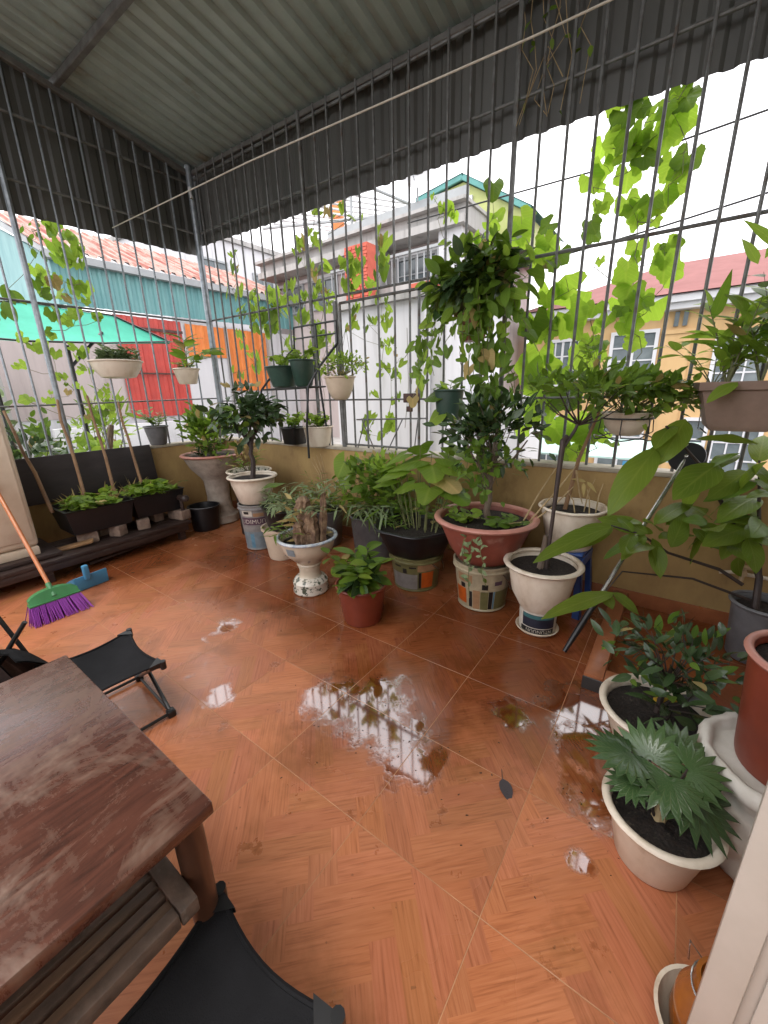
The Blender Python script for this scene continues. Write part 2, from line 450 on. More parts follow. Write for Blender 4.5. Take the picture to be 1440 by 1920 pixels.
# ---- leaf shapes: base at the origin, tip at +Y, length 1, upper side +Z
def leaf_shape(width, fn, nseg=6, droop=0.15, fold=0.12, cross=2, wave=0.0):
    v, f, uv = [], [], []
    for i in range(nseg + 1):
        t = i / nseg
        w = width * 0.5 * fn(t)
        for j in range(-cross, cross + 1):
            s = j / cross
            x = w * s
            z = -droop * t * t + fold * abs(s) * w * 2 - fold * w * s * s + wave * math.sin(t * 14 + s * 2) * abs(s) * width * 0.1
            v.append((x, t * (1 - 0.12 * droop), z))
            uv.append((0.5 + 0.5 * s, t))
    n = 2 * cross + 1
    for i in range(nseg):
        for j in range(n - 1):
            f.append((i * n + j, i * n + j + 1, (i + 1) * n + j + 1, (i + 1) * n + j))
    return dict(v=np.array(v, dtype=float), f=f, uv=uv)

def polar_leaf(radius, nth=24, cup=0.12, notch=True):
    """a vine leaf: petiole at the origin, blade reaching to +Y and back past the petiole in two lobes"""
    v, f, uv = [(0, 0.0, 0)], [], [(0.5, 0.2)]
    a0, a1 = math.radians(-58), math.radians(238)
    rings = 3
    for k in range(nth + 1):
        a = a0 + (a1 - a0) * k / nth
        r = radius(a)
        for q in range(1, rings + 1):
            rr = r * q / rings
            x, y = rr * math.cos(a), rr * math.sin(a)
            v.append((x, y, -cup * rr * rr * 1.3 + 0.022 * math.sin(4 * a + 0.6) * rr * rr * 3 + 0.012 * math.sin(9 * a) * rr))
            uv.append((0.5 + x * 0.7, 0.2 + y * 0.8))
    for k in range(nth):
        b, c = 1 + k * rings, 1 + (k + 1) * rings
        f.append((0, b, c))
        for q in range(rings - 1):
            f.append((b + q, b + q + 1, c + q + 1, c + q))
    V = np.array(v, dtype=float)
    V[:, 1] += 0.0
    return dict(v=V, f=f, uv=uv)

def lobes(a):
    d = math.degrees(a)
    r = 0.52
    for ctr, amp, wid in ((90, 0.42, 26), (30, 0.24, 24), (150, 0.24, 24), (-28, 0.12, 24), (208, 0.12, 24)):
        r += amp * math.exp(-((d - ctr) / wid) ** 2)
    return r * 0.85 * (1 + 0.035 * math.sin(a * 23))

def roundish(a):
    d = math.degrees(a)
    return (0.62 + 0.25 * math.exp(-((d - 90) / 30) ** 2)) * (1 + 0.03 * math.sin(a * 21))

def heart(a):
    d = math.degrees(a)
    return 0.50 + 0.50 * math.exp(-((d - 90) / 27) ** 2)

ell = lambda t: math.sin(PI * min(1, max(0, t)) ** 0.85) ** 0.75 if 0 < t < 1 else 0.02
lan = lambda t: (math.sin(PI * t ** 0.6) ** 0.9) if 0 < t < 1 else 0.03
strap = lambda t: (min(1, t * 6) * (1 - t ** 3) ** 0.6) if t < 1 else 0.02

def fan_leaf(n=15, arc=235):
    """pleated fan palm blade, petiole at the origin"""
    v, f, uv = [(0, 0, 0)], [], [(0.25, 0)]
    a0 = math.radians(90 - arc / 2)
    m = n * 2
    for k in range(m + 1):
        a = a0 + math.radians(arc) * k / m
        zz = 0.042 if k % 2 else -0.022
        R = 1.0 if k % 2 else 0.68
        R *= 1 - 0.12 * abs(k / m - 0.5) * 2
        for q, rr in enumerate((0.35, 0.64, R)):
            v.append((rr * math.cos(a), rr * math.sin(a), zz * (0.4 + rr) - 0.22 * rr * rr))
            uv.append((0.25 if k % 2 else 0.5, rr))
    for k in range(m):
        b, c = 1 + k * 3, 1 + (k + 1) * 3
        f.append((0, b, c))
        f.append((b, b + 1, c + 1, c))
        f.append((b + 1, b + 2, c + 2, c + 1))
    return dict(v=np.array(v, dtype=float), f=f, uv=uv)

LEAF = {
    'vine': polar_leaf(lobes, 36),
    'round': polar_leaf(roundish, 32, 0.12),
    'heart': polar_leaf(heart, 22, 0.12),
    'ovate': leaf_shape(0.50, ell, 6, 0.18, 0.12, 1),
    'small': leaf_shape(0.46, ell, 3, 0.15, 0.15, 1),
    'big': leaf_shape(0.46, ell, 10, 0.22, 0.10, 2, 0.25),
    'lance': leaf_shape(0.20, lan, 6, 0.25, 0.15, 1),
    'blade': leaf_shape(0.09, strap, 6, 0.55, 0.10, 1),
    'needle': leaf_shape(0.10, lan, 3, 0.2, 0.1, 1),
    'fan': fan_leaf(13, 230),
}
_leafmesh = {}
def leafmesh(shape, mat):
    k = (shape, mat)
    if k not in _leafmesh:
        g = G()
        g.add([tuple(p) for p in LEAF[shape]['v'].tolist()], LEAF[shape]['f'], LEAF[shape]['uv'])
        me = g.mesh('leaf', True, 180)
        me.materials.append(MAT[mat])
        _leafmesh[k] = me
    return _leafmesh[k]

def frame(base, d, nrm, size, wide=1.0):
    y = Vector(d).normalized()
    z = Vector(nrm) - y * Vector(nrm).dot(y)
    z = z.normalized() if z.length > 1e-5 else y.orthogonal().normalized()
    x = y.cross(z)
    b = Vector(base)
    s, w = size, size * wide
    return Matrix(((x.x * w, y.x * s, z.x * s, b.x), (x.y * w, y.y * s, z.y * s, b.y), (x.z * w, y.z * s, z.z * s, b.z), (0, 0, 0, 1)))

def leaf_obj(parent, shape, mat, mtx, name='leaf'):
    o = bpy.data.objects.new(name, leafmesh(shape, mat))
    COL.objects.link(o)
    o.parent = parent
    o.matrix_local = mtx
    return o

def rv(s=1.0):
    return Vector((rnd.gauss(0, s), rnd.gauss(0, s), rnd.gauss(0, s)))

class Foliage:
    """puts leaves down either one object each or joined into a single stuff part"""
    def __init__(s, parent, shape, mat, single=False, name='leaf'):
        s.p, s.shape, s.mat, s.single, s.name = parent, shape, mat, single, name
        s.g = G()
        s.n = 0
    def leaf(s, base, d, nrm, size, wide=1.0):
        m = frame(base, d, nrm, size, wide)
        s.n += 1
        if s.single:
            q = rnd.random()
            mt = s.mat
            if q < 0.025:
                mt = 'dryleaf'
            elif q < 0.14:
                mt = {'midleaf': 'bean', 'darkleaf': 'midleaf', 'bean': 'midleaf', 'greyleaf': 'midleaf'}.get(mt, mt)
            leaf_obj(s.p, s.shape, mt, m, s.name)
        else:
            s.g.inst(LEAF[s.shape], m)
    def done(s, name='foliage'):
        if not s.single and s.g.v:
            put(name, s.g, s.mat, s.p, True, 180, kind='stuff')

def bush(parent, center, rad, n, shape, mat, size, single=False, up=0.3, shell=0.55, twigs=10, root=None, stemmat='bark', tr=0.006, wide=1.0, name='foliage'):
    """leaves through an uneven ellipsoid, with twigs that carry them"""
    c = Vector(center)
    fo = Foliage(parent, shape, mat, single)
    nodes = []
    for i in range(twigs):
        d = rv().normalized()
        d.z = abs(d.z) * 0.9 - 0.15
        q = rnd.uniform(0.55, 1.0)
        nodes.append(Vector((d.x * rad[0] * q, d.y * rad[1] * q, d.z * rad[2] * q)))
    for i in range(n):
        if nodes and rnd.random() < 0.75:
            b = rnd.choice(nodes)
            o = b * rnd.uniform(shell, 1.08) + Vector((rnd.gauss(0, rad[0] * 0.16), rnd.gauss(0, rad[1] * 0.16), rnd.gauss(0, rad[2] * 0.16)))
        else:
            d = rv().normalized()
            q = rnd.uniform(shell, 1.0) ** 0.6
            o = Vector((d.x * rad[0], d.y * rad[1], d.z * rad[2])) * q
        out = Vector((o.x / rad[0], o.y / rad[1], o.z / rad[2]))
        d = (out.normalized() * 0.7 + rv(0.55) + Vector((0, 0, up))).normalized()
        fo.leaf(c + o, d, Vector((0, 0, 1)) + rv(0.5) + out * 0.4, size * rnd.uniform(0.7, 1.25), wide)
    fo.done(name)
    if root is not None and nodes:
        g = G()
        r0 = Vector(root)
        for b in nodes:
            e = c + b
            m = r0.lerp(e, 0.5) + rv(0.02)
            g.tube([r0, m, e], [tr, tr * 0.7, tr * 0.35], 5, False)
        put('twigs', g, stemmat, parent)

def spray(parent, root, n, length, shape, mat, stemmat='stem', spread=0.6, leafn=7, size=0.06, single=True, lean=(0, 0, 0), r=0.003, wide=1.0, droop=0.3):
    """stems rising from one point, leaves alternating along them"""
    g = G()
    fo = Foliage(parent, shape, mat, single)
    r0 = Vector(root)
    for i in range(n):
        a = 2 * PI * (i + rnd.random() * 0.6) / n
        L = length * rnd.uniform(0.6, 1.1)
        d = Vector((math.cos(a) * spread, math.sin(a) * spread, 1.0)) + Vector(lean) + rv(0.12)
        d.normalize()
        pts = []
        for k in range(6):
            t = k / 5
            p = r0 + d * L * t + Vector((d.x, d.y, 0)) * L * droop * t * t - Vector((0, 0, 1)) * L * droop * 0.6 * t * t
            pts.append(p)
        g.tube(pts, [r, r, r * 0.8, r * 0.7, r * 0.5, r * 0.3], 5, False)
        for k in range(leafn):
            t = 0.25 + 0.75 * (k + 0.5) / leafn
            i0 = min(4, int(t * 5))
            p = pts[i0].lerp(pts[i0 + 1], t * 5 - i0)
            tang = (pts[i0 + 1] - pts[i0]).normalized()
            side = tang.cross(Vector((0, 0, 1))).normalized() * (1 if k % 2 else -1)
            dd = (side + tang * 0.7 + rv(0.25)).normalized()
            fo.leaf(p, dd, Vector((0, 0, 1)) + rv(0.3), size * rnd.uniform(0.75, 1.2), wide)
    put('stem', g, stemmat, parent)
    fo.done()

def vine(name, label, axis, val, clusters, shape, mat, stemmat='stem', down=0.75, group=None, r=0.0025, base=None, out=1.0, jit=0.10, dens=1.0, flat=0.36, big=(0.7, 1.12)):
    """a climber: clusters are (along, height, half width, half height, leaves, leaf length) on the grille plane"""
    P = lambda a, z, o=0.0: Vector((a, val + o, z)) if axis == 'Y' else Vector((val - o, a, z))
    cs = sorted(clusters, key=lambda c: c[1])
    root = thing(name, label, 'vine', P(cs[0][0], base if base is not None else cs[0][1] - 0.1), group=group)
    R = root.location
    g = G()
    done = [P(cs[0][0], base if base is not None else cs[0][1] - 0.1)]
    for (a, z, ra, rz_, n, s) in cs:
        e = P(a, z, rnd.uniform(-0.03, 0.05))
        b = min(done, key=lambda p: (p - e).length)
        m = b.lerp(e, 0.5) + rv(0.015) - Vector((0, 0, 0.02))
        g.tube([b - R, m - R, e - R], r * rnd.uniform(0.6, 1.2), 5, False)
        done.append(e)
        for i in range(max(1, int(n * dens + rnd.random()))):
            p = P(a + rnd.uniform(-ra, ra), z + rnd.uniform(-rz_, rz_), rnd.uniform(-jit * 0.4, jit))
            q = p + rv(0.012) + Vector((0, 0, 0.3 * s))
            g.tube([e - R, (e.lerp(q, 0.6) + Vector((0, 0, 0.015))) - R, q - R], r * 0.45, 4, False)
            fac = Vector((0, -1, 0)) if axis == 'Y' else Vector((1, 0, 0))
            nrm = fac * rnd.choice((1, 1, -1)) + rv(flat) + Vector((0, 0, 0.25))
            d = Vector((0, 0, -down)) + rv(0.32)
            leaf_obj(root, shape, 'dryleaf' if (s < 0.11 and rnd.random() < 0.05) else (mat if rnd.random() < 0.85 else 'midleaf'), frame(q - R, d, nrm, s * (rnd.uniform(0.45, 0.7) if rnd.random() < 0.25 else rnd.uniform(*big))))
    put('stem', g, stemmat, root)
    return root

def pot(root, prof, mat, soil_r, soil_z, thick=0.008, rim=None, n=40, rfun=None, rimmat=None):
    """prof runs from the foot up the outside; a wall thickness is turned back inside"""
    g = G()
    inner = [(max(0.001, r - thick), z) for r, z in reversed(prof) if z > soil_z - 0.03]
    g.lathe([(0.001, prof[0][1])] + list(prof) + inner, n, rfun=rfun)
    put('pot', g, mat, root, True, 40)
    if rim:
        r, z, w, h = rim
        g = G()
        k = 8
        g.lathe([(r + w * math.cos(2 * PI * i / k), z + h * math.sin(2 * PI * i / k)) for i in range(k + 1)], n, rfun=(lambda a, t: rfun(a, 1)) if rfun else None)
        put('rim', g, rimmat or mat, root, True, 60)
    g = G()
    g.disc(soil_r, soil_z, 28, bumpy=0.008)
    put('soil', g, 'soil', root, True, 180)

exec_order = []

# ================================================================== SETTING
def structure(o):
    o['kind'] = 'structure'
    return o

# far below: street level, so nothing floats above a void
g = G()
g.add([(-300, -300, -11), (300, -300, -11), (300, 300, -11), (-300, 300, -11)], [(0, 1, 2, 3)])
structure(put('ground', g, 'city_ground'))

# ---- floor: grout bed plus one object per tile, wood print in herringbone blocks
TS = 0.45
def floor_material():
    m, N, L, P = newmat('wet_wood_print_tile')
    uv = N.new('ShaderNodeUVMap')
    geo = N.new('ShaderNodeNewGeometry')
    at = N.new('ShaderNodeAttribute'); at.attribute_name = 'tint'
    mp = N.new('ShaderNodeMapping'); mp.inputs['Scale'].default_value = (7, 150, 1)
    L.new(uv.outputs['UV'], mp.inputs['Vector'])
    n1 = N.new('ShaderNodeTexNoise'); n1.inputs['Scale'].default_value = 1.0; n1.inputs['Detail'].default_value = 6.0
    n1.inputs['Distortion'].default_value = 0.6
    L.new(mp.outputs['Vector'], n1.inputs['Vector'])
    r = ramp(N, [(0.27, (0.245, 0.082, 0.034)), (0.48, (0.36, 0.128, 0.056)), (0.74, (0.42, 0.162, 0.077))])
    L.new(n1.outputs['Fac'], r.inputs['Fac'])
    oi = N.new('ShaderNodeObjectInfo')
    om = N.new('ShaderNodeMapRange'); om.inputs['To Min'].default_value = 0.88; om.inputs['To Max'].default_value = 1.08
    L.new(oi.outputs['Random'], om.inputs['Value'])
    vm = N.new('ShaderNodeVectorMath'); vm.operation = 'SCALE'
    L.new(at.outputs['Color'], vm.inputs[0]); L.new(om.outputs['Result'], vm.inputs['Scale'])
    tint = N.new('ShaderNodeMix'); tint.data_type = 'RGBA'; tint.blend_type = 'MULTIPLY'; tint.inputs['Factor'].default_value = 1.0
    L.new(r.outputs['Color'], tint.inputs['A']); L.new(vm.outputs['Vector'], tint.inputs['B'])
    # mud and damp stains
    n2 = N.new('ShaderNodeTexNoise'); n2.inputs['Scale'].default_value = 2.1; n2.inputs['Detail'].default_value = 8.0; n2.inputs['Roughness'].default_value = 0.65
    L.new(geo.outputs['Position'], n2.inputs['Vector'])
    st = N.new('ShaderNodeMapRange'); st.inputs['From Min'].default_value = 0.53; st.inputs['From Max'].default_value = 0.66; st.inputs['To Max'].default_value = 0.6
    L.new(n2.outputs['Fac'], st.inputs['Value'])
    sm = N.new('ShaderNodeMix'); sm.data_type = 'RGBA'
    L.new(st.outputs['Result'], sm.inputs['Factor']); L.new(tint.outputs['Result'], sm.inputs['A'])
    sm.inputs['B'].default_value = (0.17, 0.062, 0.018, 1)
    # specks of soil and torn leaf
    n5 = N.new('ShaderNodeTexNoise'); n5.inputs['Scale'].default_value = 38.0; n5.inputs['Detail'].default_value = 3.0
    L.new(geo.outputs['Position'], n5.inputs['Vector'])
    sp = N.new('ShaderNodeMapRange'); sp.inputs['From Min'].default_value = 0.70; sp.inputs['From Max'].default_value = 0.74; sp.inputs['To Max'].default_value = 0.5
    L.new(n5.outputs['Fac'], sp.inputs['Value'])
    sm2 = N.new('ShaderNodeMix'); sm2.data_type = 'RGBA'
    L.new(sp.outputs['Result'], sm2.inputs['Factor']); L.new(sm.outputs['Result'], sm2.inputs['A'])
    sm2.inputs['B'].default_value = (0.09, 0.04, 0.015, 1)
    # standing water
    n3 = N.new('ShaderNodeTexNoise'); n3.inputs['Scale'].default_value = 9.0; n3.inputs['Detail'].default_value = 5.0; n3.inputs['Roughness'].default_value = 0.62
    L.new(geo.outputs['Position'], n3.inputs['Vector'])
    prev = None
    pools = [(-0.97, 1.17, .15), (-1.17, 1.13, .12), (-0.80, 1.12, .12), (-0.66, 1.05, .10), (-1.663, .825, .055), (-.16, 1.72, .16), (-.10, 1.55, .14), (-.05, 1.30, .08), (-.045, 1.07, .03), (-.45, 1.55, .08), (-2.2, 1.2, .06), (-1.0, 1.32, .10)]
    for (x, y, q) in pools:
        d = N.new('ShaderNodeVectorMath'); d.operation = 'DISTANCE'
        L.new(geo.outputs['Position'], d.inputs[0]); d.inputs[1].default_value = (x, y, 0)
        mr = N.new('ShaderNodeMapRange')
        mr.inputs['From Min'].default_value = 0.0; mr.inputs['From Max'].default_value = q * 1.9
        mr.inputs['To Min'].default_value = 1.0; mr.inputs['To Max'].default_value = 0.0
        L.new(d.outputs['Value'], mr.inputs['Value'])
        if prev is None:
            prev = mr.outputs['Result']
        else:
            mx = N.new('ShaderNodeMath'); mx.operation = 'MAXIMUM'
            L.new(prev, mx.inputs[0]); L.new(mr.outputs['Result'], mx.inputs[1])
            prev = mx.outputs[0]
    ad = N.new('ShaderNodeMath'); ad.operation = 'MULTIPLY_ADD'; ad.inputs[1].default_value = 2.0
    L.new(n3.outputs['Fac'], ad.inputs[0]); L.new(prev, ad.inputs[2])
    wet = N.new('ShaderNodeMapRange'); wet.inputs['From Min'].default_value = 1.24; wet.inputs['From Max'].default_value = 1.52
    L.new(ad.outputs[0], wet.inputs['Value'])
    dk = N.new('ShaderNodeMix'); dk.data_type = 'RGBA'; dk.blend_type = 'MULTIPLY'
    L.new(wet.outputs['Result'], dk.inputs['Factor']); L.new(sm2.outputs['Result'], dk.inputs['A']); dk.inputs['B'].default_value = (0.62, 0.52, 0.42, 1)
    # damp, smoother tiles round the pots; shade is painted into the darkening too
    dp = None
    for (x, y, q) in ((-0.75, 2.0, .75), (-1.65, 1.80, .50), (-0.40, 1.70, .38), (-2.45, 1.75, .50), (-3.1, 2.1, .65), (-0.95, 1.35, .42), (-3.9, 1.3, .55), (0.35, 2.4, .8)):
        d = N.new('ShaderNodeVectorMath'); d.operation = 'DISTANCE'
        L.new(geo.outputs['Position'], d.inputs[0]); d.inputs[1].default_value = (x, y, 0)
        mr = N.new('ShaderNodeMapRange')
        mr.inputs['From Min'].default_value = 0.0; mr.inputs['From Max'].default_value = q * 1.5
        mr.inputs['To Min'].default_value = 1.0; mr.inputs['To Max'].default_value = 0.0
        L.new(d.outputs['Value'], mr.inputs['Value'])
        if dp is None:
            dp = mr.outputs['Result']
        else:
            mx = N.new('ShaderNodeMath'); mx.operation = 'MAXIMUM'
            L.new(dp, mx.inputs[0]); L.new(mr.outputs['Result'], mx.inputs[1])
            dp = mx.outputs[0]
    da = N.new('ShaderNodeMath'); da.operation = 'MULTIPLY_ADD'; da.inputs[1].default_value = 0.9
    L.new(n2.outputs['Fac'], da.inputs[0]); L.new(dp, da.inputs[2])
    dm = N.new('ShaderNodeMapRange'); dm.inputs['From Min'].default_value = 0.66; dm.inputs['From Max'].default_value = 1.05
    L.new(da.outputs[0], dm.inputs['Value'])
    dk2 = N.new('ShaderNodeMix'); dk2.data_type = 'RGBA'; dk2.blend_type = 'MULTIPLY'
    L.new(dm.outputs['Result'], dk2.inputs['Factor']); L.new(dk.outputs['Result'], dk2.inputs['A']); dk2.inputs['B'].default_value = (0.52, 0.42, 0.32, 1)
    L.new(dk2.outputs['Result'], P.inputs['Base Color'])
    n4 = N.new('ShaderNodeTexNoise'); n4.inputs['Scale'].default_value = 1.3; n4.inputs['Detail'].default_value = 4.0
    L.new(geo.outputs['Position'], n4.inputs['Vector'])
    ro = N.new('ShaderNodeMapRange'); ro.inputs['From Min'].default_value = 0.35; ro.inputs['From Max'].default_value = 0.65; ro.inputs['To Min'].default_value = 0.20; ro.inputs['To Max'].default_value = 0.42
    L.new(n4.outputs['Fac'], ro.inputs['Value'])
    rm = N.new('ShaderNodeMix'); rm.data_type = 'FLOAT'
    L.new(wet.outputs['Result'], rm.inputs['Factor']); rd = N.new('ShaderNodeMath'); rd.operation = 'MULTIPLY_ADD'; rd.inputs[1].default_value = -0.14
    L.new(dm.outputs['Result'], rd.inputs[0]); L.new(ro.outputs['Result'], rd.inputs[2])
    L.new(rd.outputs[0], rm.inputs['A']); rm.inputs['B'].default_value = 0.05
    L.new(rm.outputs['Result'], P.inputs['Roughness'])
    b = N.new('ShaderNodeBump'); b.inputs['Strength'].default_value = 0.18; b.inputs['Distance'].default_value = 0.003
    inv = N.new('ShaderNodeMath'); inv.operation = 'MULTIPLY'
    on = N.new('ShaderNodeMath'); on.operation = 'SUBTRACT'; on.inputs[0].default_value = 1.0
    L.new(wet.outputs['Result'], on.inputs[1]); L.new(on.outputs[0], inv.inputs[0]); L.new(n1.outputs['Fac'], inv.inputs[1])
    L.new(inv.outputs[0], b.inputs['Height']); L.new(b.outputs['Normal'], P.inputs['Normal'])
    io = N.new('ShaderNodeMapRange'); io.inputs['To Min'].default_value = 1.5; io.inputs['To Max'].default_value = 2.3
    L.new(wet.outputs['Result'], io.inputs['Value']); L.new(io.outputs['Result'], P.inputs['IOR'])
    return m
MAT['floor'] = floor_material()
MAT['grout'] = M('grout', (0.48, 0.25, 0.125), (0.24, 0.11, 0.05), 5.0, 0.7, 0.1)

def clip_poly(poly, h):
    for ax, sg in ((0, 1), (0, -1), (1, 1), (1, -1)):
        out = []
        for i in range(len(poly)):
            a, b = poly[i - 1], poly[i]
            da, db = h - sg * a[ax], h - sg * b[ax]
            if (da >= 0) != (db >= 0):
                t = da / (da - db)
                out.append(tuple(a[k] + (b[k] - a[k]) * t for k in range(len(a))))
            if db >= 0:
                out.append(b)
        poly = out
        if len(poly) < 3:
            return []
    return poly

def tile_mesh(seed):
    rr = random.Random(seed)
    w, Lk = 0.075, 0.30
    h = TS / 2 - 0.0017
    c45 = math.cos(PI / 4)
    V, F, UV, T = [], [], [], []
    for s in range(-14, 15):
        for q in range(-4, 5):
            for kind in (0, 1):
                ox, oy = s * w + q * Lk, s * w - q * Lk
                if kind == 0:
                    a, b, c, d = ox, oy, ox + Lk, oy + w
                else:
                    a, b, c, d = ox + Lk, oy + w - Lk, ox + Lk + w, oy + w
                ru, rw = rr.random() * 9, rr.random() * 9
                pl = []
                for (x, y) in ((a, b), (c, b), (c, d), (a, d)):
                    u, v_ = (x - a, y - b) if kind == 0 else (y - b, x - a)
                    pl.append(((x - y) * c45, (x + y) * c45, u + ru, v_ + rw))
                pl = clip_poly(pl, h)
                if pl:
                    o = len(V)
                    tv = rr.uniform(0.88, 1.08)
                    tint = (tv, tv * rr.uniform(0.94, 1.04), tv * rr.uniform(0.90, 1.05))
                    for p in pl:
                        V.append((p[0], p[1], 0.0)); UV.append((p[2], p[3])); T.append(tint)
                    F.append(tuple(range(o, o + len(pl))))
    o = len(V)                                   # the bevelled edge and sides of the tile
    e = 0.0006
    for (k, z) in ((h, 0.0), (h + e, -0.0006), (h + e, -0.006)):
        for (x, y) in ((-k, -k), (k, -k), (k, k), (-k, k)):
            V.append((x, y, z)); UV.append((x, y)); T.append((0.8, 0.8, 0.8))
    for r_ in (0, 4):
        for k in range(4):
            F.append((o + r_ + k, o + r_ + 4 + k, o + r_ + 4 + (k + 1) % 4, o + r_ + (k + 1) % 4))
    me = bpy.data.meshes.new('tile')
    me.from_pydata(V, [], F)
    me.uv_layers.new(name='UVMap')
    me.color_attributes.new('tint', 'FLOAT_COLOR', 'CORNER')
    li = np.empty(len(me.loops), dtype=np.int32)
    me.loops.foreach_get('vertex_index', li)
    me.uv_layers['UVMap'].data.foreach_set('uv', np.array(UV, dtype=np.float32)[li].ravel())
    me.attributes['tint'].data.foreach_set('color', np.c_[np.array(T, dtype=np.float32), np.ones(len(T), dtype=np.float32)][li].astype(np.float32).ravel())
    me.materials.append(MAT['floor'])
    me.update()
    return me

g = G()
g.box((-4.75, -1.75, -0.25), (0.85, 3.0, -0.0005))
floor = structure(put('floor', g, 'grout', None, False))
tms = [tile_mesh(s) for s in (3, 8)]
i0, j0 = -0.249 - TS / 2, 0.746 - TS / 2
for i in range(-9, 3):
    for j in range(-5, 6):
        x, y = i0 + i * TS, j0 + j * TS
        if x < -4.75 or x > 0.9:
            continue
        o = bpy.data.objects.new('tile', tms[(i * 3 + j * 5) % 2])
        COL.objects.link(o)
        o.parent = floor
        o.location = (x, y, 0.0)
        o.rotation_euler = (rnd.uniform(-.0012, .0012), rnd.uniform(-.0012, .0012), PI / 2 * rnd.choice((0, 2)))

# ---- low walls round the terrace
ZW = 0.925
def low_wall(name, label, lo, hi, cop_lo, cop_hi):
    t = thing(name, label, 'wall', (0, 0, 0))
    g = G(); g.bbox(lo, hi, 0.006)
    put('wall', g, 'plaster', t)
    g = G(); g.bbox(cop_lo, cop_hi, 0.008)
    put('coping', g, 'coping', t)
    return t
lw = low_wall('parapet_wall', 'low mustard plaster wall with pale cement top behind the row of pots', (-4.83, 2.95, -0.2), (0.85, 3.08, ZW - 0.03), (-4.84, 2.935, ZW - 0.03), (0.85, 3.095, ZW))
g = G(); g.bbox((-4.68, 2.937, 0.0), (0.85, 2.949, 0.10), 0.003)
put('skirting', g, 'skirting', lw)
bw = low_wall('parapet_wall', 'low mustard wall at the back behind the dark bench and planters', (-4.83, -1.75, -0.2), (-4.70, 2.947, ZW - 0.03), (-4.84, -1.75, ZW - 0.03), (-4.69, 2.933, ZW))
low_wall('parapet_wall', 'low plaster wall closing the open side behind the wooden table', (-4.68, -1.85, -0.2), (0.78, -1.72, ZW - 0.03), (-4.68, -1.86, ZW - 0.03), (0.78, -1.70, ZW))
t = thing('house_wall', 'cream painted house wall beside the doorway where the photographer stands', 'wall')
g = G(); g.box((0.80, -1.75, -0.2), (1.0, 2.93, 4.9))
put('wall', g, 'white_wall', t, False)

# ---- roof: corrugated sheets, purlins, hanging fascia
def zr(x, y):
    return 3.80 - 0.035 * (x + 4.78) + 0.192 * (3.0 - y)

def wave(u, per=0.15, dep=0.018):
    q = (u / per) % 1.0
    for a, b, za, zb in ((0, .22, 0, 0), (.22, .36, 0, 1), (.36, .64, 1, 1), (.64, .78, 1, 0), (.78, 1.001, 0, 0)):
        if a <= q < b:
            return dep * (za + (zb - za) * (q - a) / (b - a))
    return 0.0

def wave_us(a, b, per=0.15):
    us = {a, b}
    k = math.floor(a / per) - 1
    while k * per < b:
        for f in (0.0, .22, .36, .64, .78):
            u = (k + f) * per
            if a < u < b:
                us.add(u)
        k += 1
    return sorted(us)

roof = thing('canopy_roof', 'grey green corrugated metal roof over the terrace with hanging sheet skirts', 'roof', (0, 0, 0))
x = -4.86
while x < 0.80:
    x2 = min(x + 1.06, 0.99)
    us = wave_us(x, x2 + 0.03)
    ys = [-0.45, 0.8, 1.9, 3.13]  # unseen rear edge kept short so daylight reaches the near floor
    vs, fs = [], []
    for u in us:
        for y in ys:
            vs.append((u, y, zr(u, y) + 0.035 + wave(u, 0.15, 0.03)))
    for i in range(len(us) - 1):
        for k in range(len(ys) - 1):
            fs.append((i * 4 + k, i * 4 + k + 1, (i + 1) * 4 + k + 1, (i + 1) * 4 + k))
    g = G(); g.add(vs, fs)
    o = put('roof_sheet', g, 'roof', roof, False)
    o.location.z = 0.0025 * (int((x + 4.9) / 1.06) % 2)
    x += 1.06

def beam(parent, name, a, b, w, h, mat):
    a, b = Vector(a), Vector(b)
    y = (b - a).normalized()
    x = y.cross(Vector((0, 0, 1)))
    x = x.normalized() if x.length > 1e-4 else Vector((1, 0, 0))
    z = x.cross(y)
    L = (b - a).length
    m = Matrix(((x.x, y.x, z.x, a.x), (x.y, y.y, z.y, a.y), (x.z, y.z, z.z, a.z), (0, 0, 0, 1)))
    g = G(); g.bbox((-w / 2, 0, -h / 2), (w / 2, L, h / 2), min(w, h) * 0.12, seg=1, mtx=m)
    return put(name, g, mat, parent)
for y in (1.86, 0.65, -0.4):
    beam(roof, 'purlin', (-4.80, y, zr(-4.80, y) - 0.002), (0.79, y, zr(0.79, y) - 0.002), 0.05, 0.06, 'steel_dark')
beam(roof, 'rafter', (-4.745, 3.0, zr(-4.745, 3.0) - 0.045), (-4.745, -0.42, zr(-4.745, -0.42) - 0.045), 0.05, 0.05, 'steel_dark')
beam(roof, 'eaves_rail', (-4.80, 3.02, zr(-4.8, 3.02) - 0.03), (0.79, 3.02, zr(0.79, 3.02) - 0.03), 0.04, 0.04, 'steel_dark')

